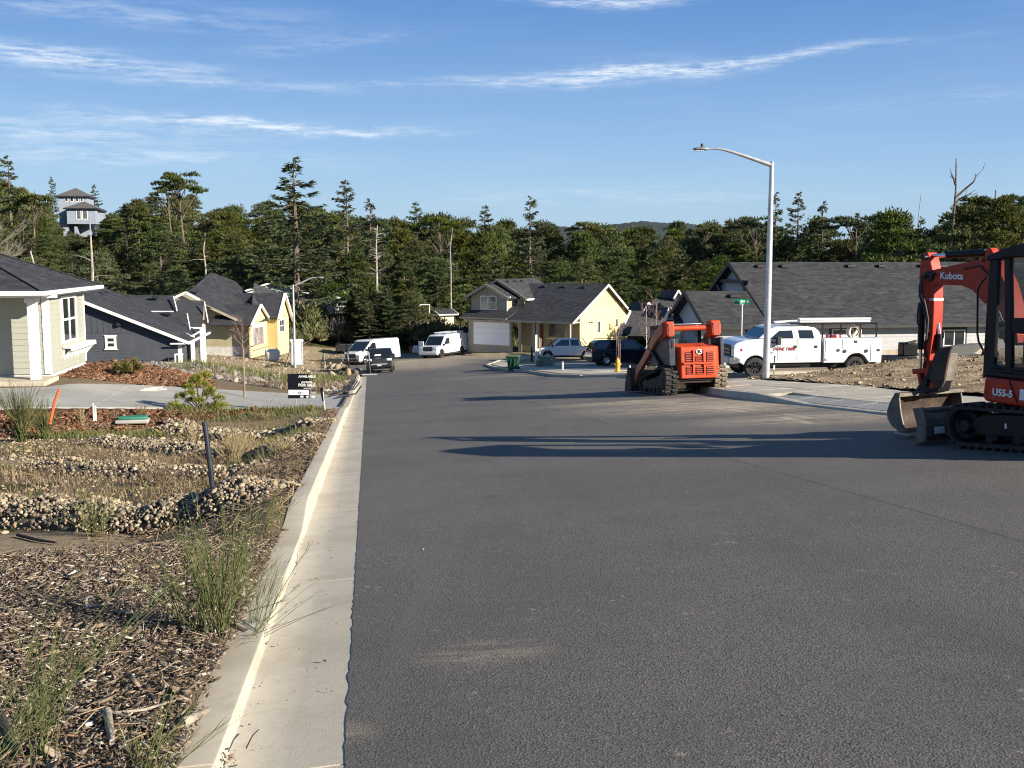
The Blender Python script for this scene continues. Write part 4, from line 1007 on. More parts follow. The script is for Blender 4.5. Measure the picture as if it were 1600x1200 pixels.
# ---------------------------------------------------------------- navy house
def navy_house():
    K = at(283, 560, 62.0); fr = Fr(K, AX); e = empty('house', K, AX, label='navy blue house with one small white trimmed window, second on the left', cat='house')
    mp, h = P2(fr, 'y', 0)
    ax_, az = h(100, 457); ez_x, ez = h(271, 523)
    sl = (az-ez)/(ax_-ez_x); ezw = az+sl*(0-ax_); dz = h(200, 520.3)[1]
    low = [(2*ax_, -1.2), (0, -1.2), (0, min(ezw, dz)), (0, dz), (2*ax_, dz)]
    wallslab(e, mp, [(2*ax_, -1.2), (0, -1.2), (0, ezw-.05), (ax_, az-.1), (2*ax_, ezw-.05)], navy)
    MB().box((-.14, .01, -1.2), (0, 9, ezw)).build('wall', navy, e)
    laps(e, mp, [(2*ax_, -1.15), (0, -1.15), (0, dz-.02), (2*ax_, dz-.02)], .178, navy)
    MB().prism([mp(2*ax_, dz-.02, .03), mp(-.1, dz-.02, .03), mp(-.1, dz+.04, .03), mp(2*ax_, dz+.04, .03)], (0, .028, 0)).build('belly_band', navy, e)
    xr = ax_+(dz+.05-az)/sl
    battens(e, mp, [(2*ax_-xr, dz+.05), (xr, dz+.05), (ax_, az-.15)], .322, navy)
    window(e, mp, h(164, 525)[0], h(181.5, 525)[0], h(170, 545)[1], h(170, 525)[1], 1, 2, .13, rail=.1, sill=1, head=1)
    L = MB().box((h(186, 508)[0]-.1, -.22, h(186, 508)[1]-.05), (h(186, 508)[0]+.12, -.02, h(186, 508)[1]+.15)).build('wall_light', blackp, e)
    yb = 9.2; ov = .45; f = lambda x: az+sl*(x-ax_)
    roof(e, [(.5, -ov, f(.5)+.02), (.5, yb, f(.5)+.02), (ax_, yb, az+.02), (ax_, -ov, az+.02)], True, .12)
    roof(e, [(2*ax_-.5, -ov, f(.5)+.02), (2*ax_-.5, yb, f(.5)+.02), (ax_, yb, az+.02), (ax_, -ov, az+.02)], None, .12)
    rake(e, (.52, -ov-.03, f(.52)), (ax_, -ov-.03, az+.02), h=.17, drop_=.07); rake(e, (2*ax_-.5, -ov-.03, f(.5)), (ax_, -ov-.03, az+.02), h=.17, drop_=.07)
    MB().box((.5, -ov, f(.5)-.13), (.62, yb-1.5, f(.5)-.01)).box((-.5, -ov-.02, f(.5)-.16), (.6, -ov+.06, f(.5)-.08)).build('gutter', whitep, e)
    for px, py in ((166, 451.5), (158, 453)):
        p = fr.px(px, py, ax_+.7); vent(e, (ax_+.7, p.y, f(ax_+.7)+.02))
    MB().box((-.16, -.035, -1.2), (.02, -.0, ezw-.2)).box((.0, 0, -1.2), (.035, .15, ezw-.2)).build('corner_board', whitep, e)
    # wing behind, seen over the roof: camera-facing slopes
    def slope(pxs, tabs=True, name='roof'):
        P_ = [fr.loc(at(*q)) for q in pxs]; return roof(e, P_, tabs, .12, name)
    slope([(228, 522, 65), (291, 522, 65.6), (272, 461.5, 72.5), (200, 461, 71.6)])
    slope([(272, 512, 68.5), (316, 512, 69.5), (319, 470, 75.5), (276, 468, 74.5)])
    for a, b_, hh in (((217, 486.6, 67.8), (271, 486.6, 68.8), .10), ((271, 463.5, 71.3), (276.5, 485, 69.2), .16), ((265, 522.4, 64.7), (290, 522.2, 65.2), .13), ((292.5, 490.5, 69.0), (297, 514, 66.9), .16), ((297, 512.2, 68.0), (315, 512.2, 68.6), .13), ((319.5, 472, 73.5), (325, 503, 71), .18), ((290, 521, 64.6), (299, 525.5, 64.2), .13), ((299, 525.5, 64.2), (312, 518, 65.0), .13)):
        MB().bar(fr.loc(at(*a)), fr.loc(at(*b_)), .07, hh*.6).build('fascia', whitep, e)
    # stone porch piers, white posts
    g = lambda px, py, D: fr.loc(at(px, py, D))
    for x0, x1, yt, D, mm, nm in ((284, 297, 531, 64.3, stonem, 'stone_pier'), (297.5, 303, 524, 64.0, whitep, 'porch_post'), (303, 311, 543, 65.6, stonem, 'stone_pier'), (303, 312, 519, 66, navy, 'wall'), (312, 315, 512, 65.6, whitep, 'porch_post'), (315.5, 320, 507, 66.2, whitep, 'porch_post')):
        a, b_ = g(x0, yt, D), g(x1, yt, D); MB().box((a.x, a.y, -1.4), (b_.x, a.y+(b_.x-a.x), a.z)).build(nm, mm, e)
    a, b_ = g(284, 531, 64.3), g(300, 524, 64); MB().prism([g(284, 522, 65), g(291, 521, 65), g(299, 526, 64.2), g(297, 531, 64.2), g(284, 531, 64.6)], (0, .3, 0)).build('porch_gable', navy, e, fix=True)
    a = g(272.5, 554, 61.2); b_ = g(284.5, 554, 61.2)
    MB().box((a.x, a.y, a.z-.04), (b_.x, a.y+.35, a.z+.03)).box((a.x, a.y, a.z-.6), (a.x+.07, a.y+.1, a.z-.045)).box((b_.x-.07, a.y, a.z-.6), (b_.x, a.y+.1, a.z-.045)).build('bench_ledge', whitep, e)
    for q in ((262, 490.7, 68.3), (244, 465, 71)):
        p = g(*q); vent(e, p, s=.45)
navy_house()

# ---------------------------------------------------------------- yellow single storey house still being finished (left)
def left_yellow():
    K = at(391, 548, 93.0); fr = Fr(K, R(-5)); e = empty('house', K, R(-5), label='yellow and taupe single storey house with an open doorway beyond the navy house', cat='house')
    mp, h = P2(fr, 'y', 0); g = lambda px, py, D: fr.loc(at(px, py, D))
    x0 = h(300, 540)[0]; zt = h(391, 506)[1]; zm = h(330, 504)[1]; rl = h(321, 478)
    wallslab(e, mp, [(x0, -.5), (0, -.5), (0, zt), (rl[0], rl[1]), (x0, rl[1]+.8)], tan)
    laps(e, mp, [(x0, .35), (-.05, .35), (-.05, zm), (x0, zm)], .16, khaki)
    battens(e, mp, [(x0, zm), (0, zm), (0, zt), (rl[0], rl[1]-.1), (x0, rl[1]-.1)], .4, tan)
    MB().box((x0, -.03, -.6), (.02, 0, .34)).build('foundation', found, e)
    rake(e, g(321, 477.5, 92.4), g(381, 505, 92.4), tan, .2, .1); rake(e, g(380, 505.2, 92.4), g(392, 505.2, 92.4), tan, .14, .3, 'gutter')
    # roofs
    def slope(pxs, tabs=True, m=None): return roof(e, [g(*q) for q in pxs], tabs, .14, m=m)
    slope([(321, 477.4, 92.3), (386, 505.2, 92.6), (386, 457.5, 101), (364, 447.3, 103), (322, 446.5, 102.5), (291, 456, 93)], True)
    slope([(391, 506, 92.6), (433, 496.5, 98.5), (438, 458.6, 104), (382, 457.5, 101)], True)
    MB().prism([g(272, 466, 91), g(289.5, 457.5, 91), (g(318, 470, 91)), g(318, 500, 91), g(272, 500, 91)], (0, .2, 0)).build('wall', tan, e, fix=True)
    rake(e, g(272, 465.5, 90.6), g(290, 457, 90.6), whitep, .2, .1); rake(e, g(290, 457, 90.6), g(312, 468.5, 90.6), whitep, .2, .1)
    # front gables that face the street
    mx, hx = P2(fr, 'x', .35)
    a0, a1 = hx(391.5, 520)[0], hx(417.5, 520)[0]; zb = hx(391.5, 549)[1]; ze = hx(391.5, 505)[1]; za = hx(408, 478)[1]; am = (a0+a1)/2
    wallslab(e, mx, [(a0, zb-.6), (a1, zb-.6), (a1, ze), (am, za), (a0, ze)], yell)
    laps(e, mx, [(a0, ze+.05), (a1, ze+.05), (am, za)], .2, yell)
    d0, d1 = hx(394.5, 530)[0], hx(411.5, 530)[0]; dzt = hx(394.5, 513)[1]; db = hx(394.5, 541)[1]
    MB().prism([mx(d0, db, .04), mx(d1, db, .04), mx(d1, dzt, .04), mx(d0, dzt, .04)], (-.03, 0, 0)).build('doorway', mat('wrapped_doorway', (.22, .20, .19), .5, var=.6, vs=1.5), e)
    MB().box((.37, d0-.3, db), (.42, d0, dzt+.3)).box((.37, d1, db), (.42, d1+.3, dzt+.3)).box((.37, d0, dzt), (.42, d1, dzt+.3)).build('door_trim', whitep, e)
    rr = MB().bar((.6, am, za+.12), (.6, a0-.5, ze-.22), .14, .22).bar((.6, am, za+.12), (.6, a1+.5, ze-.22), .14, .22); rr.build('fascia', whitep, e)
    roof(e, [(-3, a0-.5, ze-.15), (.55, a0-.5, ze-.15), (.55, am, za+.15), (-3, am, za+.15)], None, .1); roof(e, [(-3, a1+.5, ze-.15), (.55, a1+.5, ze-.15), (.55, am, za+.15), (-3, am, za+.15)], None, .1)
    # right bay: camera-facing wall ochre, its weaker light put into the colour
    y1 = a1+.05; A, B_ = fr.py(417, 515, y1).x, fr.py(433, 515, y1).x; m2, h2 = P2(fr, 'y', y1); zt2 = h2(433, 497)[1]
    wallslab(e, m2, [(A-.4, zb-.8), (B_, zb-.8), (B_, zt2), (A-.4, zt2)], ochre); laps(e, m2, [(A-.3, zb-.2), (B_-.05, zb-.2), (B_-.05, zt2), (A-.3, zt2)], .19, ochre)
    m3, h3 = P2(fr, 'x', B_+.02); b0 = y1; b1 = h3(451, 515)[0]; bm = (b0+b1)/2; zap = h3(438.5, 462)[1]
    bm = h3(441, 470)[0]
    wallslab(e, m3, [(b0, zb-.8), (b1, zb-.8), (b1, zt2), (bm, zap), (b0, zt2)], yell); laps(e, m3, [(b0, zb-.4), (b1, zb-.4), (b1, zt2), (b0, zt2)], .19, yell)
    window(e, m3, h3(436, 510)[0], h3(443.5, 510)[0], h3(437, 520)[1], h3(437, 499)[1], 2, 2, .1)
    MB().bar((B_+.3, bm, zap+.15), (B_+.3, b0-.4, zt2-.1), .2, .24).bar((B_+.3, bm, zap+.15), (B_+.3, b1+.6, zt2-.5), .2, .24).build('fascia', whitep, e)
    roof(e, [(-3, b0-.4, zt2), (B_+.3, b0-.4, zt2), (B_+.3, bm, zap+.2), (-3, bm, zap+.2)], None, .1); roof(e, [(-3, b1+.6, zt2-.5), (B_+.3, b1+.6, zt2-.5), (B_+.3, bm, zap+.2), (-3, bm, zap+.2)], None, .1)
    for q in ((303, 457, 94), (340, 448.5, 102), (363, 450.5, 102), (386, 476.5, 97)): vent(e, g(*q), s=.55)
left_yellow()

def simple_house(label, K, yaw, W_, D_, hw, rise, wall_m, ridge='x', ov=.5, roof_m=None, tabs=False, trim=None, wins=(), low=2.):
    """plain gabled box: x 0..W, y 0..D, ridge along x or y"""
    fr = Fr(K, yaw); e = empty('house', K, yaw, label=label, cat='house'); trim = trim or whitep
    if ridge == 'x':
        g = [(0, -low), (D_, -low), (D_, hw), (D_/2, hw+rise), (0, hw)]
        MB().prism([(W_, y, z) for y, z in g], (-W_, 0, 0)).build('wall', wall_m, e, fix=True); s = rise/(D_/2)
        roof(e, [(-ov, -ov, hw-ov*s+.1), (W_+ov, -ov, hw-ov*s+.1), (W_+ov, D_/2, hw+rise+.1), (-ov, D_/2, hw+rise+.1)], tabs, .1, base=roof_m)
        roof(e, [(-ov, D_+ov, hw-ov*s+.1), (W_+ov, D_+ov, hw-ov*s+.1), (W_+ov, D_/2, hw+rise+.1), (-ov, D_/2, hw+rise+.1)], None, .1, base=roof_m)
        for x in (-ov-.03, W_+ov+.03):
            for y in (-ov, D_+ov): rake(e, (x, y, hw-ov*s+.04), (x, D_/2, hw+rise+.04), trim, .2, .06)
        MB().box((-ov, -ov-.08, hw-ov*s-.06), (W_+ov, -ov, hw-ov*s+.08)).build('gutter', trim, e)
    else:
        g = [(0, -low), (W_, -low), (W_, hw), (W_/2, hw+rise), (0, hw)]
        MB().prism([(x, 0, z) for x, z in g], (0, D_, 0)).build('wall', wall_m, e, fix=True); s = rise/(W_/2)
        for sx in (0, 1):
            xe = -ov if sx == 0 else W_+ov
            roof(e, [(xe, -ov, hw-ov*s+.1), (xe, D_+ov, hw-ov*s+.1), (W_/2, D_+ov, hw+rise+.1), (W_/2, -ov, hw+rise+.1)], tabs, .1, base=roof_m)
            rake(e, (xe, -ov-.03, hw-ov*s+.04), (W_/2, -ov-.03, hw+rise+.04), trim, .2, .06)
    for (a0, a1, z0, z1, nx, nz) in wins: window(e, P2(fr, 'y', 0)[0], a0, a1, z0, z1, nx, nz, .1)
    return fr, e
def at_h(px, py, D): return at(px, py, D)
simple_house('pale mint building half hidden by the tallest spruce, with a long low gable', at(377, 462, 124), R(8), 7.2, 7, .35, 1.15, mintw, 'y', roof_m=roofbase)
simple_house('white bungalow glimpsed through branches right of the tallest spruce', at(477, 482, 126), R(4), 3.6, 6, 1.5, .4, mat('white_wall', (.6, .6, .58), .7), 'x')
def deck():
    K = at(512, 489, 123.5); e = empty('deck', K, R(6), label='white railed deck under a flat awning beside the columnar evergreen', cat='deck')
    W_ = 2.4; MB().box((-.3, -.2, 1.15), (W_+.2, 2.6, 1.27)).build('awning', mat('awning_blue_grey', (.38, .42, .5), .5), e); MB().box((-.1, 0, -.12), (W_, 2.4, 0)).build('floor', whitep, e)
    for x in (0, W_-.1): MB().box((x, 0, -2.5), (x+.1, .1, 1.15)).build('post', whitep, e)
    for k in range(12): MB().box((.12+k*.185, .02, .0), (.19+k*.185, .06, .72)).build('baluster', whitep, e)
    MB().box((.1, 0, .72), (W_-.1, .08, .8)).build('handrail', whitep, e)
deck()
simple_house('small cream shed with a dark roof between the wood and the two storey house', at(688, 501, 121), R(28), 1.7, 3, .75, .4, mat('cream_wall', (.55, .5, .38), .7), 'x', ov=.35, low=.6)

# ---------------------------------------------------------------- tower house on the hill
def tower_house():
    D = 205.; K = at(92, 352, D); e = empty('house', K, R(10), label='pale blue tower house with stacked hip roofs on the wooded hill', cat='house'); fr = Fr(K, R(10)); rf = mat('tower_roof', (.095, .088, .085), .85, var=.2)
    m2px = D/F
    def box(px0, px1, py0, py1, dep, y0, nm='wall'):
        a, b_ = fr.py(px0, py0, y0), fr.py(px1, py1, y0); MB().box((a.x, y0, b_.z), (b_.x, y0+dep, a.z)).build(nm, mat('tower_blue', (.25, .29, .35), .7), e); return a.x, b_.x, b_.z, a.z
    def hip(x0, x1, y0, y1, z, h, ov=.5):
        x0 -= ov; x1 += ov; y0 -= ov; y1 += ov; c = Vector(((x0+x1)/2, (y0+y1)/2, z+h))
        mb = MB().add([(x0, y0, z), (x1, y0, z), (x1, y1, z), (x0, y1, z), c], [(0,1,4), (1,2,4), (2,3,4), (3,0,4), (0,3,2,1)]); mb.build('roof', rf, e)
        MB().box((x0-.02, y0-.04, z-.22), (x1+.02, y1, z-.01)).build('fascia', blackp, e)
    x0, x1, zb, zt = box(91, 139, 306, 372, 6, 3.5); hip(x0, x1, 3.5, 9.5, zt, 1.7)
    mp, h = P2(fr, 'y', 3.5)
    for a, b_ in ((101, 106.5), (109, 115), (117, 123), (125, 130)): window(e, mp, h(a, 310)[0], h(b_, 310)[0], h(a, 315)[1], h(a, 306.5)[1], 1, 1, .1)
    x0, x1, zb, zt = box(104, 150, 325, 350, 5, 0); hip(x0, x1, 0, 6, zt, 1.4)
    mp, h = P2(fr, 'y', 0)
    for a, b_ in ((119, 127), (128.5, 137)): window(e, mp, h(a, 335)[0], h(b_, 335)[0], h(a, 343)[1], h(a, 327.5)[1], 1, 1, .12, gm=glassg)
    box(98, 108, 350, 376, 3, 1.0); box(116, 121, 354, 372, 2, .6, 'pier')
    x0, x1, zb, zt = box(138, 157, 328, 350, 5, 2.5); hip(x0, x1, 2.5, 6.5, zt, .8)
tower_house()

# ---------------------------------------------------------------- two storey yellow house
def two_storey():
    K = at(893, 541, 97.0); ps = R(31); fr = Fr(K, -ps); e = empty('house', K, -ps, label='two storey yellow house with a white garage door at the end of the street', cat='house')
    mp, h = P2(fr, 'y', 0); ms, hs = P2(fr, 'x', 0)
    L = hs(981, 520)[0]; xl = h(732, 520)[0]; ze = h(891, 505)[1]; zr = hs(944, 446)[1]; ym = hs(944, 446)[0]; zb2 = hs(981, 490)[1]
    # walls: front garage and porch walls with shade put into the colour, yellow gable wall
    xg = h(800, 520)[0]; py_ = 1.6
    sl = (zr-ze)/(ym+.6); sb = (zr-zb2)/(L-ym)
    zf = ze+.05
    wallslab(e, mp, [(xl, -1), (xg, -1), (xg, zf), (xl, zf+.1)], tan)
    mpp, hp = P2(fr, 'y', py_); wallslab(e, mpp, [(xg, -1), (0, -1), (0, zf+.9), (xg, zf+.9)], yell); laps(e, mpp, [(xg, -.3), (-.05, -.3), (-.05, zf+.3), (xg, zf+.3)], .19, khaki)
    yz = lambda y: zr-(ym-y)*sl if y < ym else zr-(y-ym)*sb
    wallslab(e, ms, [(py_, -1), (L, -1), (L, yz(L)-.05), (ym, zr-.08), (py_, yz(py_)-.05)], yell)
    zs = hs(940, 476)[1]
    laps(e, ms, [(py_+.05, -.4), (L-.05, -.4), (L-.05, yz(L)-.1), (ym+(zr-zs)/sb, zs), (ym-(zr-zs)/sl, zs), (py_+.05, yz(py_)-.1)], .19, yell)
    battens(e, ms, [(ym+(zr-zs-.05)/sb, zs+.05), (ym, zr-.15), (ym-(zr-zs-.05)/sl, zs+.05)], .33, mat('pale_yellow_battens', (.60, .52, .30), .7), .07)
    MB().prism([ms(ym-(zr-zs)/sl, zs, .05), ms(ym+(zr-zs)/sb, zs, .05), ms(ym+(zr-zs)/sb, zs+.1, .05), ms(ym-(zr-zs)/sl, zs+.1, .05)], (-.04, 0, 0)).build('belly_band', yell, e)
    wallslab(e, P2(fr, 'y', py_)[0], [(-.3, -1), (0, -1), (0, 1), (-.3, 1)], tan)
    # garage door in panels
    d0, d1 = h(740, 520)[0], h(803, 520)[0]; d1 = min(d1, xg-.25); dz1, dz0 = h(760, 503)[1], h(770, 539)[1]
    gd = MB().prism([mp(d0, dz0, .01), mp(d1, dz0, .01), mp(d1, dz1, .01), mp(d0, dz1, .01)], (0, .03, 0)).build('garage_door', whitep, e)
    gw = mat('garage_white', (.80, .80, .80), .45, var=.03)
    for k in range(4):
        a, b_ = dz0+(dz1-dz0)*k/4+.012, dz0+(dz1-dz0)*(k+1)/4-.012
        MB().prism([mp(d0, a, .035), mp(d1, a, .035), mp(d1, b_, .035), mp(d0, b_, .035)], (0, .024, 0)).build('door_panel', gw, gd, bevel=.01, seg=1)
    MB().prism([mp(d0-.15, -.5, .045), mp(d0, -.5, .045), mp(d0, dz1+.14, .045), mp(d0-.15, dz1+.14, .045)], (0, .04, 0)).prism([mp(d1, -.5, .045), mp(d1+.15, -.5, .045), mp(d1+.15, dz1+.14, .045), mp(d1, dz1+.14, .045)], (0, .04, 0)).prism([mp(d0, dz1, .045), mp(d1, dz1, .045), mp(d1, dz1+.14, .045), mp(d0, dz1+.14, .045)], (0, .04, 0)).build('door_trim', tan, e)
    # porch posts, door, window
    for px in (812, 834, 839.5, 889):
        x = h(px, 520)[0]; MB().box((x-.13, -.05, -.8), (x+.13, .2, zf+.05)).build('porch_post', tan, e)
    x = hp(842.5, 520)[0]; MB().box((x-.02, py_-.06, -.3), (x+.45, py_-.01, 2.0)).build('front_door', mat('red_door', (.13, .03, .02), .5), e)
    window(e, mpp, hp(857, 515)[0], hp(884, 515)[0], hp(870, 527.5)[1], hp(870, 504)[1], 2, 1, .08, tan, glassg)
    x0, x1, z = hp(856, 530)[0], hp(885, 530)[0], hp(870, 529)[1]; MB().box((x0, py_-.4, z-.09), (x1, py_-.01, z)).build('planter_shelf', ochre, e)
    for k in range(4): xx = x0+.25+k*(x1-x0-.5)/3; MB().bar((xx, py_-.03, z-.45), (xx, py_-.33, z-.1), .08, .09).build('bracket', ochre, e)
    window(e, ms, hs(932, 510)[0], hs(937.5, 510)[0], hs(935, 520.5)[1], hs(935, 501)[1], 2, 1, .07); window(e, ms, hs(961, 505)[0], hs(966, 505)[0], hs(963, 511)[1], hs(963, 497.5)[1], 2, 1, .07)
    window(e, ms, hs(919.5, 503)[0], hs(921.5, 503)[0], hs(920, 504.6)[1], hs(920, 503)[1], 1, 1, .02, blackp); window(e, ms, hs(923, 503)[0], hs(925.3, 503)[0], hs(924, 504.6)[1], hs(924, 502.6)[1], 1, 1, .02, blackp)
    # big roof
    fy = -.6; ev = zr+.1-(ym-fy)*sl; xo = .45
    r = roof(e, [(xg-.1, fy, ev), (xo, fy, ev), (xo, ym, zr+.1), (xg-.1, ym, zr+.1)], True, .12)
    xll = xl-.5; roof(e, [(xll, fy-.15, ev+.18), (xg-.1, fy-.15, ev+.18), (xg-.1, 3.2, ev+.18+(3.35)*sl*.9), (xll, 3.2, ev+.18+3.35*sl*.9)], True, .12)
    roof(e, [(xo, L+.6, zr+.1-(L+.6-ym)*sb), (xll, L+.6, zr+.1-(L+.6-ym)*sb), (xll, ym, zr+.1), (xo, ym, zr+.1)], None, .12)
    roof(e, [(xll, 3., ev+.2+3.0*sl), (xg, 3., ev+.2+3.0*sl), (xg, ym, zr+.1), (xll, ym, zr+.1)], None, .12)
    rake(e, (xo+.03, fy, ev-.02), (xo+.03, ym, zr+.08), whitep, .2, .07, drop_=.04); rake(e, (xo+.03, L+.6, zr-(L+.6-ym)*sb), (xo+.03, ym, zr+.08), whitep, .2, .07, drop_=.04)
    MB().box((xg-.1, fy-.1, ev-.16), (xo, fy, ev-.0)).box((xll, fy-.25, ev+.03), (xg-.12, fy-.15, ev+.17)).build('gutter', tan, e)
    MB().box((xl, -.55, zf-.1), (0, py_, zf)).build('soffit', soffitm, e)
    # upper storey: left gabled bay and the set back bay, front shade put into the taupe, side yellow
    yA = .9; mA, hA = P2(fr, 'y', yA); A0, A1 = hA(736.5, 470)[0], hA(791, 470)[0]; zA0 = hA(760, 489)[1]-.3; zA1 = hA(791, 463)[1]; am = hA(763, 445)[0]; zAa = hA(763, 446)[1]
    MB().prism([(A0, yA, zA0), (A1, yA, zA0), (A1, yA, zA1), ((A0+A1)/2, yA, zAa), (A0, yA, zA1)], (0, 6, 0)).build('wall', tan, e, fix=True); am = (A0+A1)/2
    battens(e, mA, [(A0, zA0+.3), (A1, zA0+.3), (A1, zA1), (am, zAa), (A0, zA1)], .4, tan)
    MB().box((A1-.0, yA-.03, zA0+.2), (A1+.1, yA+.06, zA1-.1)).box((A1-.2, yA-.5, zA1-.12), (A1+.7, yA-.35, zA1+.0)).build('downspout', whitep, e)
    window(e, mA, hA(751, 475)[0], hA(763.3, 475)[0], hA(757, 484)[1], hA(757, 462)[1], 1, 2, .09, gm=glassg); window(e, mA, hA(764, 475)[0], hA(776.3, 475)[0], hA(770, 484)[1], hA(770, 462)[1], 1, 2, .09, gm=glassg)
    s2 = (zAa-zA1)/((A1-A0)/2); ov = .55
    for sg, xe in ((-1, A0-ov), (1, A1+ov)):
        roof(e, [(xe, yA-.5, zA1-ov*s2+.1), (xe, yA+5.5, zA1-ov*s2+.1), (am, yA+5.5, zAa+.1), (am, yA-.5, zAa+.1)], True, .1); rake(e, (xe, yA-.53, zA1-ov*s2+.05), (am, yA-.53, zAa+.07), tan, .24, .06, drop_=.02)
    yB = 2.6; mB, hB = P2(fr, 'y', yB); B1 = hB(819, 470)[0]; zB0 = hB(800, 486)[1]-.6; zB1 = hB(819, 463.5)[1]; bm = hB(781, 440)[0]; zBa = hB(781, 438)[1]; B0 = 2*bm-B1; s3 = (zBa-zB1)/(B1-bm)
    MB().prism([(B0, yB, zB0), (B1, yB, zB0), (B1, yB, zB1), (bm, yB, zBa), (B0, yB, zB1)], (0, 7, 0)).build('wall', tan, e, fix=True)
    mBs, hBs = P2(fr, 'x', B1); wallslab(e, lambda a, z, d=0: mBs(a, z, d+.02), [(yB, zB0), (yB+6, zB0), (yB+6, zB1), (yB, zB1)], yell); battens(e, lambda a, z, d=0: mBs(a, z, d+.02), [(yB, zB0), (yB+6, zB0), (yB+6, zB1), (yB, zB1)], .33, yell, .07)
    window(e, mB, hB(803, 470)[0], hB(811, 470)[0], hB(807, 476)[1], hB(807, 462)[1], 1, 2, .09)
    for sg, xe in ((1, B1+.5), (-1, B0-.5)):
        roof(e, [(xe, yB-.55, zB1-.5*s3+.1), (xe, yB+7, zB1-.5*s3+.1), (bm, yB+7, zBa+.1), (bm, yB-.55, zBa+.1)], True, .1, m=shingle2); rake(e, (xe, yB-.58, zB1-.5*s3+.05), (bm, yB-.58, zBa+.07), tan, .22, .06, drop_=.02)
    MB().box((B1+.5, yB-.55, zB1-.5*s3-.06), (B1+.62, yB+3.6, zB1-.5*s3+.1)).build('gutter', whitep, e)
    for px, py in ((793, 435.5), (804, 435.3), (807, 435.3), (815, 435.5)):
        q = fr.px(px, py, bm+.5); vent(e, (bm+.5, q.y, zBa-.5*s3+.1), s=.3)
    for px in (850, 881, 912): q = fr.py(px, 445, ym-.7); vent(e, (q.x, ym-.7, zr+.1-.7*sl), s=.45)
two_storey()

# ---------------------------------------------------------------- long grey house, right
def long_house():
    D0 = 60.; yaw = R(9); K = at(1098, 566, D0); fr = Fr(K, yaw); e = empty('house', K, yaw, label='long pale grey house with a wide dark shingle roof behind the service truck', cat='house')
    mp, h = P2(fr, 'y', 0); ez = h(1300, 509)[1]; W_ = 30.
    wallslab(e, mp, [(-.1, -1), (W_, -1), (W_, ez+.3), (-.1, ez+.3)], greyw); laps(e, mp, [(0, -.5), (W_, -.5), (W_, ez+.05), (0, ez+.05)], .30, greyw)
    fy = -.55; yr = 6.4; zr = fr.py(1300, 411, yr).z; sl = (zr-ez)/(yr-fy); zf = lambda y: ez+.05+(y-fy)*sl
    xl = fr.py(1139, 411, yr).x; y2 = 3.6
    for _ in range(20):        # height of the lower ridge follows the same slope
        y2 = fy+(fr.py(1110, 455, y2).z-ez-.05)/sl
    xl2 = fr.py(1070, 455, y2).x; xe = fr.py(1096, 508, fy).x; xe = xl2
    roof(e, [(xl2, fy, zf(fy)), (W_+.5, fy, zf(fy)), (W_+.5, yr, zf(yr)), (xl, yr, zf(yr)), (xl, y2, zf(y2)), (xl2, y2, zf(y2))], True, .14, m=shingle2, ex=.15, tw=.34)
    roof(e, [(W_+.5, 2*yr-fy, zf(fy)), (xl, 2*yr-fy, zf(fy)), (xl, yr, zf(yr)), (W_+.5, yr, zf(yr))], None, .14)
    roof(e, [(xl2, 2*y2-fy, zf(fy)), (xl+3, 2*y2-fy, zf(fy)), (xl+3, y2, zf(y2)), (xl2, y2, zf(y2))], None, .14)
    # gable walls that look left, with dark rakes and a brace
    bl = mat('gable_blue_grey', (.42, .44, .47), .7, var=.05)
    xa, xb = xl+.5, xl2+.5
    MB().prism([(xa, yr, zf(yr)-.15), (xa, fy+1, zf(fy+1)-.15), (xa, fy+1, -1), (xa, 2*yr-fy-.6, -1), (xa, 2*yr-fy-.6, zf(fy+.6)-.15)], (.15, 0, 0)).build('wall', bl, e, fix=True)
    MB().prism([(xb, y2, zf(y2)-.15), (xb, .02, zf(.02)-.15), (xb, .02, -1), (xb, 2*y2, -1), (xb, 2*y2, zf(.0)-.15)], (.15, 0, 0)).build('wall', bl, e, fix=True)
    for x, yc in ((xl, yr), (xl2, y2)):
        rake(e, (x-.03, fy, zf(fy)-.08), (x-.03, yc, zf(yc)-.08), blackp, .24, .06); rake(e, (x-.03, 2*yc-fy, zf(fy)-.08), (x-.03, yc, zf(yc)-.08), blackp, .24, .06)
    zc = fr.px(1139, 439, xl+.2).z
    MB().bar((xl+.2, yr-3, zc), (xl+.2, yr+3, zc), .18, .2).bar((xl+.3, yr+1.9, zc-.9), (xl+.1, yr+2.6, zc), .16, .2).bar((xl+.3, yr-1.9, zc-.9), (xl+.1, yr-2.6, zc), .16, .2).build('brace', blackp, e)
    MB().box((xl2, fy-.12, ez-.1), (W_+.5, fy, ez+.06)).build('gutter', blackp, e)
    # porch gable, low on the left
    # windows with black outer trim
    for a, b_, t, bt, nx in ((1168, 1204, 515, 533, 1), (1299, 1333, 514, 531, 1), (1473, 1507, 515, 541, 2)):
        a0, a1 = h(a, 520)[0], h(b_, 520)[0]; z1, z0 = h(a, t)[1], h(a, bt)[1]
        MB().prism([mp(a0-.14, z0-.12, .03), mp(a1+.14, z0-.12, .03), mp(a1+.14, z1+.14, .03), mp(a0-.14, z1+.14, .03)], (0, .025, 0)).build('window_surround', blackp, e); window(e, lambda a, z, d=0: mp(a, z, d+.031), a0, a1, z0, z1, nx, 1, .07)
    xx, zz = h(1113, 530); MB().box((xx-.5, -.05, -1), (xx+.45, -.02, zz+.35)).build('front_door', mat('brown_door', (.2, .15, .1), .5), e)
    for px, py in ((1187, 418), (1225, 417), (1328, 417), (1376, 417), (1441, 416), (1472, 417)):
        q = fr.py(px, py, yr-.55); vent(e, (q.x, yr-.55, zf(yr-.55)), s=.5)
    q = fr.py(1146, 463, y2-.6); vent(e, (q.x, y2-.6, zf(y2-.6)), s=.6)
long_house()
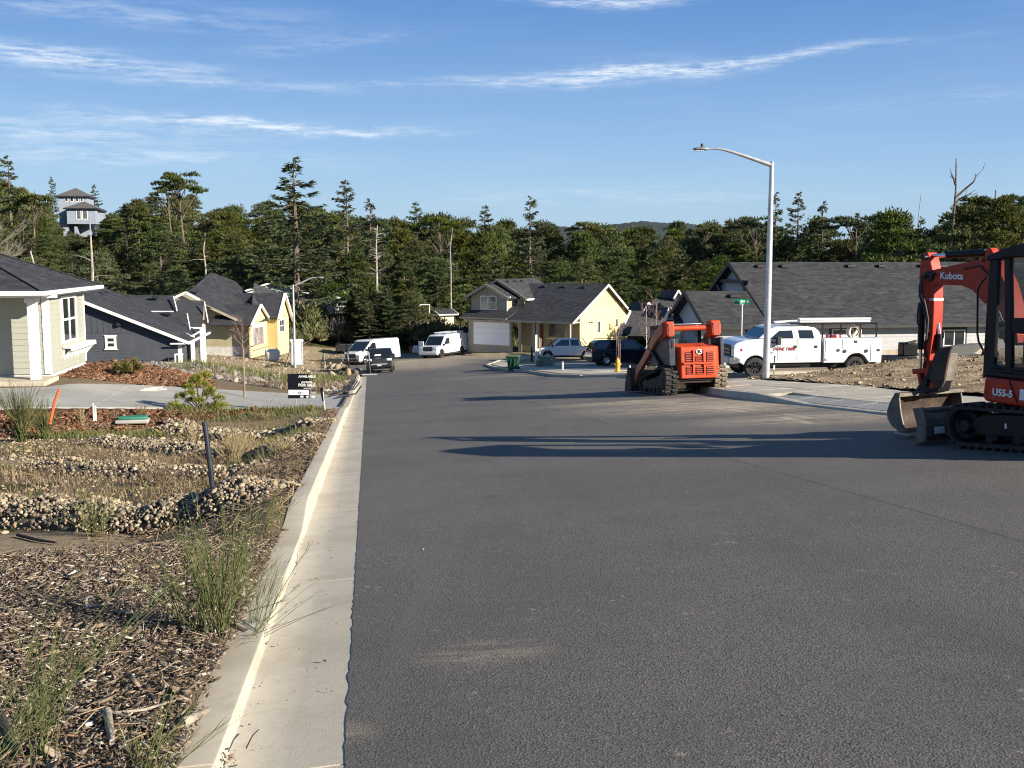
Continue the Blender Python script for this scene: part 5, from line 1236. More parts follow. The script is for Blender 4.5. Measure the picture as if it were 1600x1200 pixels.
# roofs between the two: lower house with small dormers
def between_house():
    D = 80.; K = at(1000, 560, D); fr = Fr(K, R(14)); e = empty('house', K, R(14), label='grey shingled house with little dormers right of the yellow two storey house', cat='house'); g = lambda px, py, d: fr.loc(at(px, py, d))
    roof(e, [g(965, 522, 76), g(1080, 522, 79), g(1062, 487, 84), g(984, 487, 82)], True, .15, m=shingle2)
    roof(e, [g(1000, 487, 82), g(1060, 487, 84), g(1075, 466, 92), g(1025, 466, 90)], True, .15, m=shingle2)
    MB().bar(g(967, 523, 75.6), g(985, 487, 81.6), .12, .22).build('fascia', whitep, e)
    MB().prism([g(967, 522, 76), g(984, 490, 81.5), g(988, 522, 84)], (.3, .3, 0)).build('wall', tan, e, fix=True)
    MB().box((g(970, 522, 77).x, 0, -1), (g(1080, 522, 79).x, .3, .3)).build('wall', khaki, e)
    for (a, c, b_, yt, yb, d) in ((1006, 1012, 1021, 474, 487, 83), (1053, 1058.5, 1067, 455, 466, 89), (1042, 1047, 1054, 483, 500, 74)):
        p, q, t = g(a, yb, d), g(b_-3, yb, d), g(c, yt, d)
        MB().prism([p, q, t], (0, .12, 0)).build('dormer_face', mat('dormer_tan', (.3, .28, .22), .7), e, fix=True)
        dm = MB(); yv = Vector((0, 3.2, 0)); dm.quad(p+Vector((-.15, -.2, 0)), t+Vector((0, -.2, .1)), t+yv, p+yv+Vector((-.15, 0, 0))); dm.quad(q+Vector((.15, -.2, 0)), t+Vector((0, -.2, .1)), t+yv, q+yv+Vector((.15, 0, 0))); dm.build('dormer_roof', roofbase, e)
        MB().bar(p+Vector((-.1, -.25, 0)), t+Vector((0, -.25, .08)), .08, .14).bar(q+Vector((.1, -.25, 0)), t+Vector((0, -.25, .08)), .08, .14).build('fascia', whitep, e)
    vent(e, g(1035, 476, 86), s=.5); vent(e, g(1020, 489, 81), s=.4)
between_house()
# low gable with dark roof just left of the long house
def porch_block():
    K = at(1062, 562, 70); fr = Fr(K, R(9)); e = empty('house', K, R(9), label='dark roofed small gabled wing seen just above the skid steer cab', cat='house'); g = lambda px, py, d: fr.loc(at(px, py, d))
    MB().prism([g(1040, 500, 66), g(1053, 500, 66), g(1047, 482, 66)], (0, .2, 0)).build('wall', bluew, e, fix=True)
    a, t, b_ = g(1039, 501, 65.6), g(1046.5, 481, 65.6), g(1054.5, 502, 65.6); yv = Vector((0, 5, 0))
    mb = MB(); mb.quad(t, b_, b_+yv, t+yv); mb.quad(a, t, t+yv, a+yv); mb.build('roof', roofbase, e); MB().bar(a, t, .1, .16).bar(t, b_, .1, .16).build('fascia', whitep, e)
    p, q = g(1046, 481, 66), g(1071, 502, 66); MB().prism([g(1046.5, 481.5, 66.4), g(1064, 481.5, 66.4), g(1071, 503, 64.8), g(1054.5, 503, 64.8)], (0, .05, -.12)).build('roof', roofbase, e, fix=True)
    pass
porch_block()
# low timber fence in front of the long house
def fence():
    fr = Fr(at(1330, 573, 57.5), R(9)); e = empty('fence', fr.o, R(9), label='low weathered board fence in front of the long grey house', cat='fence'); wood = mat('weathered_board', (.40, .335, .25), .85, var=.2, vs=3, bump=.3, bs=20, objvar=.12)
    b_ = MB().box((0, 0, -.5), (.135, .022, .88)).mesh('board', wood); x0 = fr.py(1338, 560, 0).x; x = x0; k = 0; x1 = fr.py(1700, 560, 0).x
    while x < x1: o = link('board', b_, e, (x, 0, rnd.uniform(-.012, .012))); x += .142
    MB().box((x0, .03, .1), (x1, .07, .2)).box((x0, .03, .6), (x1, .07, .7)).build('rail', wood, e)
    for k in range(6): MB().box((x0+k*2.4, .03, -.5), (x0+k*2.4+.1, .13, .9)).build('post', wood, e)
fence()

# ================================================================== VEHICLES
def paint(name, c, r=.35, dirt_=.15, coat=.5, spec=None): return mat(name, c, r, var=.04, vs=3, coat=coat, spec=spec, dirt=dirt_, dirtcol=(.2, .17, .13))
orange = paint('machine_orange', (.50, .052, .010), .55, .25, .05, .3); redor = paint('excavator_red', (.40, .028, .009), .5, .2, .08, .3)
whitecar = paint('white_car_paint', (.72, .73, .73), .3, .08); blackcar = paint('black_car_paint', (.012, .013, .016), .25, .1); navycar = paint('navy_car_paint', (.010, .014, .030), .2, .06)
silvercar = paint('silver_car_paint', (.42, .44, .46), .3, .06)
rubber = mat('tyre_rubber', (.022, .021, .020), .85, var=.3, vs=6, bump=.4, bs=30, dirt=.35, dirtcol=(.12, .10, .075))
mudrub = mat('muddy_rubber', (.20, .165, .115), .95, var=.5, vs=5, bump=.9, bs=16)
steeld = mat('worn_steel', (.15, .135, .112), .6, metal=.35, var=.35, vs=5, bump=.4, bs=30, dirt=.45, dirtcol=(.21, .17, .12))
rust = mat('rusty_steel', (.06, .042, .032), .8, metal=.2, var=.4, vs=5, bump=.5, bs=20, dirt=.6, dirtcol=(.14, .10, .07))
blkm = mat('black_metal', (.007, .008, .010), .42, spec=.25, var=.15, vs=4, dirt=.05, dirtcol=(.1, .09, .07))
blkp = mat('black_plastic', (.020, .021, .024), .6, var=.15)
chrome = mat('chrome', (.75, .75, .74), .18, metal=1, var=0); galv = mat('galvanised_steel', (.52, .53, .54), .42, metal=.55, var=.12, vs=6)
carglass = mat('car_glass', (.012, .015, .018), .04, var=0, spec=1.)
seegl = clear_glass('clear_cab_glass', (.05, .10, .085), .03, .45)
redlight = mat('red_lens', (.45, .012, .01), .15, var=0); lampg = mat('lamp_lens', (.75, .77, .78), .12, var=.1, vs=8); amber = mat('amber_lens', (.8, .25, .02), .2, var=0)
printw = mat('white_print', (.78, .78, .76), .5, var=0); printr = mat('dark_red_print', (.22, .012, .015), .5, var=0); printg = mat('grey_print', (.25, .26, .26), .5, var=0); plate = mat('licence_plate', (.5, .53, .58), .4, var=.05)
def wheel(parent, c, r, w, side=1, rim=None, ax='y', spokes=6, mud=None):
    """tyre with shoulders; its rim and spokes are sub-parts"""
    t = MB().lathe([(r*.60, -w/2), (r*.93, -w/2), (r, -w*.36), (r, w*.36), (r*.93, w/2), (r*.60, w/2), (r*.56, w*.3), (r*.56, -w*.3)], (0, 0, 0), ax, 28)
    t.f = t.f[:-2]; n = 28; k = 7*n; t.f += [(k+i, k+(i+1) % n, (i+1) % n, i) for i in range(n)]
    o = t.build('wheel', mud or rubber, parent, 40, fix=True); o.location = c
    tr = MB()
    for i in range(26):
        a = 2*math.pi*i/26
        for s in (-1, 1):
            M = Matrix.Rotation(a+(.06 if s > 0 else 0), 4, 'Y'); tr.box((-r*.045, s*w*.08, r*.985), (r*.045, s*w*.47, r*1.02), M)
    tr.build('tread', mud or rubber, o)['kind'] = 'stuff'
    rm = MB().lathe([(r*.57, -w*.32), (r*.57, w*.40), (r*.52, w*.44), (r*.50, w*.30), (r*.2, w*.16), (r*.14, w*.34), (.001, w*.34), (.001, -w*.30)], (0, 0, 0), ax, 24); ro = rm.build('rim', rim or blkm, o, 35, fix=True)
    sp = MB()
    for i in range(spokes):
        a = 2*math.pi*i/spokes; M = Matrix.Rotation(a, 4, 'Y'); sp.box((-r*.055, w*.2, r*.1), (r*.055, w*.42, r*.54), M)
    sp.build('spokes', chrome if rim is not None and rim is not blkm else mat('rim_grey', (.10, .10, .11), .35, metal=.6), o)
    if side < 0: o.rotation_euler = (0, 0, math.pi)
    return o
def arc_pts(cx, cz, r, a0, a1, n=9): return [(cx+r*math.cos(R(a0+(a1-a0)*i/n)), cz+r*math.sin(R(a0+(a1-a0)*i/n))) for i in range(n+1)]
def car(name, label, cat, loc, yaw, W_, low, green, wheels, wr, m, belt, wins=(), tumble=.22, rim=None, floor=.32, front=None, rear=None, extras=None):
    """low: upper outline of the lower body from rear to front; green: cabin outline; x forward, z up"""
    e = empty(name, loc, yaw, label=label, cat=cat); h = W_/2; xr, xf = low[0][0], low[-1][0]
    poly = list(low)+[(xf, floor)]
    for wx in sorted(wheels, reverse=True): poly += arc_pts(wx, wr, wr*1.18, 0, 180)[0:] if floor < wr else []
    poly = [p for p in poly if p[1] >= floor-.001] + [(xr, floor)]
    MB().prism([(x, -h, z) for x, z in poly], (0, W_, 0)).build('body', m, e, bevel=.045, seg=3, fix=True)
    MB().box((xr+.15, -h+.12, floor-.1), (xf-.15, h-.12, floor+.3)).build('underside', blkp, e)
    hy = lambda z: h-.03-tumble*(z-belt)
    vs_ = [(x, -hy(z), z) for x, z in green]+[(x, hy(z), z) for x, z in green]; n = len(green)
    mb = MB().add(vs_, [tuple(range(n)), tuple(range(2*n-1, n-1, -1))]+[(i, (i+1) % n, n+(i+1) % n, n+i) for i in range(n)]); mb.build('cabin', m, e, bevel=.04, seg=3, fix=True)
    for s in (-1, 1):
        for w in wins: MB().prism([(x, s*(hy(z)+.006), z) for x, z in w], (0, -s*.01, 0)).build('side_window', carglass, e)
    def pane(p, q, nm, a=.06, b_=.93):
        P_, Q = Vector((p[0], 0, p[1])), Vector((q[0], 0, q[1])); d = Q-P_; nrm = Vector((-d.z, 0, d.x)).normalized()*.008
        cx = sum(g[0] for g in green)/n
        if (nrm.x > 0) != (P_.x+Q.x > 2*cx): nrm = -nrm
        u, v = P_.lerp(Q, a), P_.lerp(Q, b_); MB().prism([u+nrm+Vector((0, -hy(u.z)+.1, 0)), u+nrm+Vector((0, hy(u.z)-.1, 0)), v+nrm+Vector((0, hy(v.z)-.1, 0)), v+nrm+Vector((0, -hy(v.z)+.1, 0))], -nrm*.9).build(nm, carglass, e)
    if front: pane(*front, 'windscreen')
    if rear: pane(*rear, 'rear_window')
    for wx in wheels:
        for s in (-1, 1): wheel(e, (wx, s*(h-.12), wr), wr, .24, s, rim)
    for s in (-1, 1):
        MB().box((front[0][0]-.35 if front else 1, s*(h-.02), belt), (front[0][0]-.2 if front else 1.15, s*(h+.2), belt+.17)).build('mirror', blkp, e, bevel=.03)
    if extras: extras(e, h, xf, xr)
    return e
def gpt(px, py): # place on the road under a pixel
    d = ray(px, py); lo, hi = .5, 400
    for _ in range(50):
        mm = (lo+hi)/2; q = d*mm; u, v = w2uv(q.x, q.y)
        if q.z > road_z(u, v): lo = mm
        else: hi = mm
    return d*lo
def on_road(px, D, dz=0):
    x = at(px, 500, D).x; u, v = w2uv(x, D); return Vector((x, D, road_z(u, v)+dz))
slope_x = lambda yaw: None
def tilt(e, yaw):                # lay a vehicle on the falling road
    X = Vector((math.cos(yaw), math.sin(yaw), 0)); o = e.location
    f = lambda p: road_z(*w2uv(p.x, p.y)); a = (f(o+X*1.5)-f(o-X*1.5))/3; Yv = Vector((-math.sin(yaw), math.cos(yaw), 0)); b_ = (f(o+Yv)-f(o-Yv))/2
    x = (X+Vector((0, 0, a))).normalized(); y = (Yv+Vector((0, 0, b_))).normalized(); z = x.cross(y).normalized(); y = z.cross(x)
    e.rotation_euler = Matrix((x, y, z)).transposed().to_euler()

# ---------------------------------------------------------------- excavator
def excavator():
    yaw = R(116); C = Vector((6.96, 12.9, 0)); C.z = road_z(*w2uv(C.x, C.y)); fr = Fr(C, yaw)
    e = empty('excavator', C, yaw, label='red compact excavator on rubber tracks with black cab at the right edge', cat='excavator')
    H = lambda px, py, c: (lambda q: (q.x, q.z))(fr.py(px, py, c))
    # undercarriage
    def belt_path(n=64, L=2.5, h=.56, grow=0):
        r0, r1 = h/2+grow, h/2*.96+grow; xf_, xr_ = L/2-h/2, -L/2+h/2; pts = []
        def stad(t):
            per = 2*(xf_-xr_)+2*math.pi*r0; s = t*per
            if s < xf_-xr_: return (xr_+s, -r0)
            s -= xf_-xr_
            if s < math.pi*r0: a = -math.pi/2+s/r0; return (xf_+r0*math.cos(a), r0*math.sin(a))
            s -= math.pi*r0
            if s < xf_-xr_: return (xf_-s, r0+.0-.03*math.sin(math.pi*s/(xf_-xr_)))
            s -= xf_-xr_; a = math.pi/2+s/r0; return (xr_+r0*math.cos(a), r0*math.sin(a))
        return [stad(i/n) for i in range(n)]
    lug = MB().box((-.022, -.2, 0), (.022, .2, .035)).box((-.03, -.2, .0), (.03, -.08, .02)).mesh('track_lug', rubber)
    for s in (1, -1):
        yc = s*.78; h = .56; out, inn = belt_path(64, 2.44, .50), belt_path(64, 2.44, .50, -.04); n = 64
        vs_ = [(x, yc+dy, z+.28) for ring, dy in ((out, -.2), (out, .2), (inn, .2), (inn, -.2)) for x, z in ring]
        fs = [(k*n+i, k*n+(i+1) % n, ((k+1) % 4)*n+(i+1) % n, ((k+1) % 4)*n+i) for k in range(4) for i in range(n)]
        t = MB().add(vs_, fs).build('track', rubber, e, 40, fix=True); m = 44; P = belt_path(m, 2.44, .50)
        for i in range(m):
            (x0, z0), (x1, z1) = P[i], P[(i+1) % m]; a = math.atan2(z1-z0, x1-x0)
            link('track_lug', lug, t, (x0, yc, z0+.28), (0, -a+math.pi, 0))
        MB().prism([(-.85, yc-.13*0-.12, .16), (.8, yc-.12, .16), (.9, yc-.12, .30), (.72, yc-.12, .44), (-.5, yc-.12, .46), (-.9, yc-.12, .34)], (0, .26, 0)).build('track_frame', blkm, e, bevel=.02, fix=True)
        for x, r, z in ((.97, .205, .28), (-.97, .20, .28)):
            MB().lathe([(.03, -.15), (r, -.15), (r, .12), (r*.75, .15), (r*.5, .11), (r*.35, .17), (.01, .17)], (x, yc, z), 'y', 22).build('idler' if x > 0 else 'sprocket', blkm, e, 35, fix=True)
        for k in range(4): MB().lathe([(.01, -.14), (.09, -.14), (.09, .13), (.05, .16), (.01, .16)], (-.6+k*.4, yc, .125), 'y', 16).build('roller', blkm, e, 35, fix=True)
        MB().lathe([(.01, -.1), (.06, -.1), (.06, .12), (.01, .12)], (.05, yc, .455), 'y', 14).build('carrier_roller', blkm, e, 35)
        if s > 0:
            MB().box((-.12, yc+.142, .27), (-.03, yc+.147, .33)).build('sticker', mat('yellow_sticker', (.7, .5, .02), .5, var=0), e); MB().box((.36, yc+.142, .27), (.385, yc+.147, .33)).build('sticker', printw, e)
    MB().box((-.75, -.6, .25), (.75, .6, .5)).build('chassis', blkm, e, bevel=.03); MB().cyl((0, 0, .5), (0, 0, .68), .45, n=28).build('slew_ring', blkm, e, 40)
    # dozer blade
    bx0 = 1.62; prof = [(bx0+.12, .02), (bx0+.03, .12), (bx0, .26), (bx0+.03, .40), (bx0+.10, .46)]
    q = [(x, .98, z) for x, z in prof]+[(x-.035, .98, z) for x, z in prof[::-1]]
    bl = MB().prism(q, (0, -1.96, 0)).build('blade', steeld, e, fix=True)
    MB().cyl((bx0+.04, .975, .45), (bx0+.04, -.975, .45), .035).build('top_edge', steeld, bl, 40); MB().box((bx0-.03, -.975, .29), (bx0-.005, .97, .34)).build('rib', steeld, bl); MB().box((bx0+.06, -.98, -.0), (bx0+.13, .98, .06)).build('cutting_edge', steeld, bl)
    for s in (1, -1): MB().prism([(bx0-.07, s*1.0, .06), (bx0+.14, s*1.0, .0), (bx0+.06, s*1.0, .25), (bx0+.13, s*1.0, .48), (bx0-.03, s*1.0, .50), (bx0-.08, s*1.0, .3)], (0, -s*.025, 0)).build('end_plate', steeld, bl, fix=True)
    MB().box((bx0-.043, .62, .14), (bx0-.036, .80, .23)).build('sticker', printw, bl)
    for s in (1, -1): MB().bar((.6, s*.35, .3), (bx0, s*.4, .22), .09, .13).build('blade_arm', blkm, e)
    # the undercarriage stands on the falling road
    sl = Vector((math.cos(yaw), math.sin(yaw), 0)); a_ = (road_z(*w2uv(*(C+sl)[:2]))-road_z(*w2uv(*(C-sl)[:2])))/2
    Tm = Matrix.Rotation(-math.atan(a_), 4, 'Y')
    for o in [k for k in e.children]: o.matrix_basis = Tm @ o.matrix_basis
    # upper body
    xf = H(1535, 605, .95)[0]; zb, zt = H(1560, 629, .95)[1], H(1560, 591, .95)[1]
    body = MB().prism([(xf, .95, zb+.04), (xf-.05, .95, zb-.01), (-1.0, .95, zb-.03), (-1.0, .95, zt), (xf-.02, .95, zt)], (0, -1.9, 0)).build('body', redor, e, bevel=.035, seg=3, fix=True)
    s0 = H(1577, 592, .953)[0]; s1 = H(1590, 628, .953)[0]
    MB().bar((s0, .955, zt-.01), (s1, .955, zb+.02), .012, .012).build('seam', blkm, body); MB().prism([(H(1594, 600, .955)[0], .955, H(1594, 608, .955)[1]), (-.9, .955, H(1594, 608, .955)[1]), (-.9, .955, H(1594, 625, .955)[1]), (H(1594, 600, .955)[0], .955, H(1594, 625, .955)[1])], (0, -.004, 0)).build('sticker', printw, body)
    q = H(1566.5, 614.5, .955); text_mesh('U55-5', .115, printw, body, 'model_lettering', basis((q[0], .957, q[1]), (-1, 0, 0), (0, 0, 1), (0, 1, 0)), .002, .004)
    MB().box((xf-.02, -.9, zt+.005), (-1.0, .93, zt+.07)).build('deck', blkm, e, bevel=.02)
    # cab: traced side frames, glass, roof
    yn = .90
    def frame(polys, y, nm, m_, th=.07):
        for p in polys: MB().prism([(*(lambda q: (q[0], y, q[1]))(H(a, b_, yn)),) for a, b_ in p], (0, -th, 0)).build(nm, m_, cab, bevel=.012, seg=2, fix=True)
    cab = MB().box((xf-.03, -.02, zt+.075), (-.75, yn, zt+.14)).build('cab', blkm, e, bevel=.02)
    A = [(1546, 398), (1560, 392), (1557, 470), (1553, 545), (1553, 570), (1570, 573), (1570, 590), (1535, 590), (1537, 545), (1542, 465)]
    Bp = [(1568.5, 391), (1577.5, 389), (1579, 470), (1580, 560), (1579, 590), (1570, 590), (1569.5, 560)]
    M1 = [(1579.5, 497), (1640, 497), (1640, 524), (1580, 521)]; sill = [(1580, 574), (1640, 577), (1640, 590), (1580, 590)]
    for y in (yn, .05): frame([A, Bp, M1, sill], y, 'cab_frame', blkm)
    topz = H(1600, 379, yn)[1]; a0 = H(1544, 399, yn); a1 = H(1583, 384, yn); rx = -.80
    rp = [(a0[0]+.02, a0[1]-.04), (a0[0], a0[1]), (a1[0], a1[1]), (a1[0]-.35, topz+.02), (rx, topz), (rx, topz-.14), (a1[0], a1[1]-.14), (a0[0], a0[1]-.07)]
    MB().prism([(x, yn+.03, z) for x, z in rp], (0, -.96, 0)).build('cab_roof', blkm, cab, bevel=.03, seg=3, fix=True)
    MB().box((rx-.02, -.02, zt+.1), (rx+.08, yn, topz-.1)).build('rear_post', blkm, cab)
    g1 = [H(a, b_, yn) for a, b_ in ((1579, 392), (1640, 388), (1640, 498), (1580, 498))]; g2 = [H(a, b_, yn) for a, b_ in ((1580, 522), (1640, 525), (1640, 576), (1580, 575))]; g0 = [H(a, b_, yn) for a, b_ in ((1559, 393), (1569, 391), (1570, 572), (1553, 570))]
    for g in (g1, g2, g0): MB().prism([(x, yn-.04, z) for x, z in g], (0, -.012, 0)).build('cab_window', seegl, cab)
    MB().box((.05-.3, .25, zt+.1), (.05+.1, .68, zt+.5)).box((-.42, .27, zt+.45), (-.28, .66, zt+1.05)).build('seat', blkp, cab, bevel=.04)
    MB().tube([H3 for H3 in [(*(lambda q: (q[0], yn+.02, q[1]))(H(a, b_, yn)),) for a, b_ in ((1543, 433), (1534, 443), (1529.5, 452), (1528.8, 520), (1531, 534), (1538, 547))]], .013, 6).build('handrail', blkm, cab, 60)
    q = H(1553, 522, yn); MB().box((q[0]-.05, yn-.3, q[1]-.07), (q[0]+.07, yn-.15, q[1]+.07)).build('work_lamp', galv, cab, bevel=.02)
    # boom, arm and bucket in the plane y = -0.25
    def slab(pp, y0, w, nm, m_, par=e, bev=.012): return MB().prism([(*(lambda q: (q[0], y0, q[1]))(H(a, b_, y0)),) for a, b_ in pp], (0, -w, 0)).build(nm, m_, par, bevel=bev, seg=2, fix=True)
    boom = slab([(1450, 436), (1452, 427), (1462, 423), (1500, 416), (1535, 409), (1548, 408), (1556, 413), (1570, 442), (1580, 478), (1588, 515), (1590, 540), (1574, 540), (1567, 508), (1556, 481), (1547, 470), (1538, 475), (1526, 461.5), (1518, 453), (1504, 446.5), (1472, 445), (1457, 446)], -.12, .26, 'boom', redor)
    slab([(1448, 424), (1470, 419), (1535, 404), (1535, 409), (1470, 424.5), (1450, 430)], -.17, .16, 'boom_top_plate', redor, boom, .006)
    arm = slab([(1441, 395), (1449, 394), (1452, 402), (1457, 424), (1459, 446), (1459, 480), (1457, 520), (1452, 560), (1450, 602), (1444, 602), (1443, 560), (1444.5, 532), (1449, 490), (1441, 465), (1436, 452), (1436, 430), (1438, 405)], -.16, .19, 'arm', redor)
    slab([(1452, 466), (1459, 466), (1459, 470), (1452, 470)], -.158, .194, 'stripe', mat('silver_sticker', (.6, .55, .5), .4), arm, .001)
    for (px, py, r) in ((1454, 433, .06), (1444, 402, .04), (1447, 598, .05)):
        q = H(px, py, -.12); MB().cyl((q[0], -.09, q[1]), (q[0], -.41, q[1]), r, n=14).build('pin', blkm, arm, 40)
    T = lambda pts, y: [(*(lambda q: (q[0], y, q[1]))(H(a, b_, y)),) for a, b_ in pts]
    def cyl2(a, b_, c, y, r0, r1, nm):
        o = MB().cyl(*T([b_, c], y), r0, n=14).build(nm, blkm, boom, 40); MB().cyl(*T([a, b_], y), r1, n=12).build('rod', chrome, o, 40); return o
    cyl2((1453, 400), (1481, 398.5), (1541, 394.5), -.25, .052, .028, 'arm_cylinder')
    slab([(1539, 409), (1538, 398), (1541, 388), (1547, 387), (1552, 395), (1556, 412)], -.18, .14, 'cylinder_lug', redor, boom)
    cyl2((1553, 470), (1565, 503), (1578, 538), .02, .055, .03, 'boom_cylinder'); cyl2((1437.5, 578), (1438.5, 546), (1441, 474), -.22, .048, .026, 'bucket_cylinder')
    cyl2((1466, 505), (1467.5, 522), (1467, 548), -.27, .045, .026, 'thumb_cylinder')
    for pts, y, r in (([(1462, 428), (1450, 424), (1441, 432), (1437, 447), (1437, 462), (1443, 480), (1448, 500), (1449, 518)], -.12, .017), ([(1458, 430), (1448, 428), (1440, 438), (1440, 455), (1446, 478), (1450, 500), (1447, 530)], -.08, .017), ([(1443, 470), (1436, 474), (1433.5, 490), (1433.5, 505), (1436, 510)], -.1, .012), ([(1450, 520), (1444, 540), (1446, 560), (1443, 575)], -.14, .015), ([(1472, 516), (1475, 520), (1474, 528), (1470, 531)], -.3, .009), ([(1558, 440), (1545, 430), (1530, 415), (1505, 420)], -.10, .012)):
        MB().tube(T(pts, y), r, 7).build('hose', blkp, boom, 60)
    q = H(1487, 431.5, -.118); text_mesh('Kubota', .135, printw, boom, 'maker_lettering', basis((q[0], -.114, q[1]), (-1, 0, 0), (0, 0, 1), (0, 1, 0)), .002, .003)
    slab([(1424, 577), (1445, 575), (1446, 583), (1426, 585)], -.16, .19, 'bucket_link', redor, arm); slab([(1432, 583), (1437, 583), (1440, 604), (1436, 607)], -.15, .2, 'bucket_link', redor, arm)
    slab([(1453, 572), (1470, 588), (1464, 612), (1441, 617), (1427, 615), (1433, 604), (1446, 586)], -.13, .25, 'quick_coupler', blkm, arm)
    slab([(1451, 597), (1465, 597), (1463, 606), (1452, 607)], -.12, .26, 'coupler_hook', redor, arm)
    th = slab([(1457, 560), (1461, 551), (1469, 543), (1481, 542), (1487, 541), (1483, 549), (1480, 562), (1474, 598), (1469, 606), (1460, 606), (1453, 592)], -.08, .05, 'thumb', rust, arm)
    slab([(1457, 560), (1461, 551), (1469, 543), (1481, 542), (1487, 541), (1483, 549), (1480, 562), (1474, 598), (1469, 606), (1460, 606), (1453, 592)], -.37, .05, 'thumb', rust, arm); slab([(1464, 556), (1478, 552), (1473, 596), (1464, 600)], -.13, .24, 'thumb_plate', steeld, arm)
    # bucket
    y0, wd = .37, 1.25; side = [(1404, 617), (1398, 613.5), (1390, 628), (1385.5, 642), (1386, 654), (1393, 666), (1404, 674), (1417, 680), (1411.5, 667), (1407, 645)]
    P_ = [H(a, b_, y0) for a, b_ in side]
    bk = MB()
    outer = P_[:8]; cx = sum(p[0] for p in outer)/8; cz = sum(p[1] for p in outer)/8
    inner = [(p[0]+(cx-p[0])*.07, p[1]+(cz-p[1])*.07) for p in outer]
    ring = [(x, y0-.02, z) for x, z in outer+inner[::-1]]
    b_ = MB().prism(ring, (0, -wd+.04, 0)).build('bucket', rust, e, 40, fix=True)
    for y in (y0, y0-wd+.03): MB().prism([(x, y, z) for x, z in P_], (0, -.03, 0)).build('side_plate', steeld, b_, bevel=.006, seg=1, fix=True)
    l = P_[7]; MB().box((l[0]-.02, y0-wd, l[1]-.01), (l[0]+.24, y0, l[1]+.02)).build('lip', mat('sandy_steel', (.42, .36, .26), .8, var=.3, vs=6), b_); t = P_[0]; MB().bar((t[0], y0+.01, t[1]), (t[0], y0-wd-.01, t[1]), .06, .05).build('top_bar', steeld, b_)
    MB().box((.62, -.42, .62), (1.02, -.06, 1.25)).build('swing_post', blkm, e, bevel=.03)
    # right hand hood of the upper body, beyond the cab
    MB().box((xf-.35, -.92, zt+.07), (-1.0, -.5, zt+.55)).build('tank_cover', redor, e, bevel=.05, seg=3)
excavator()

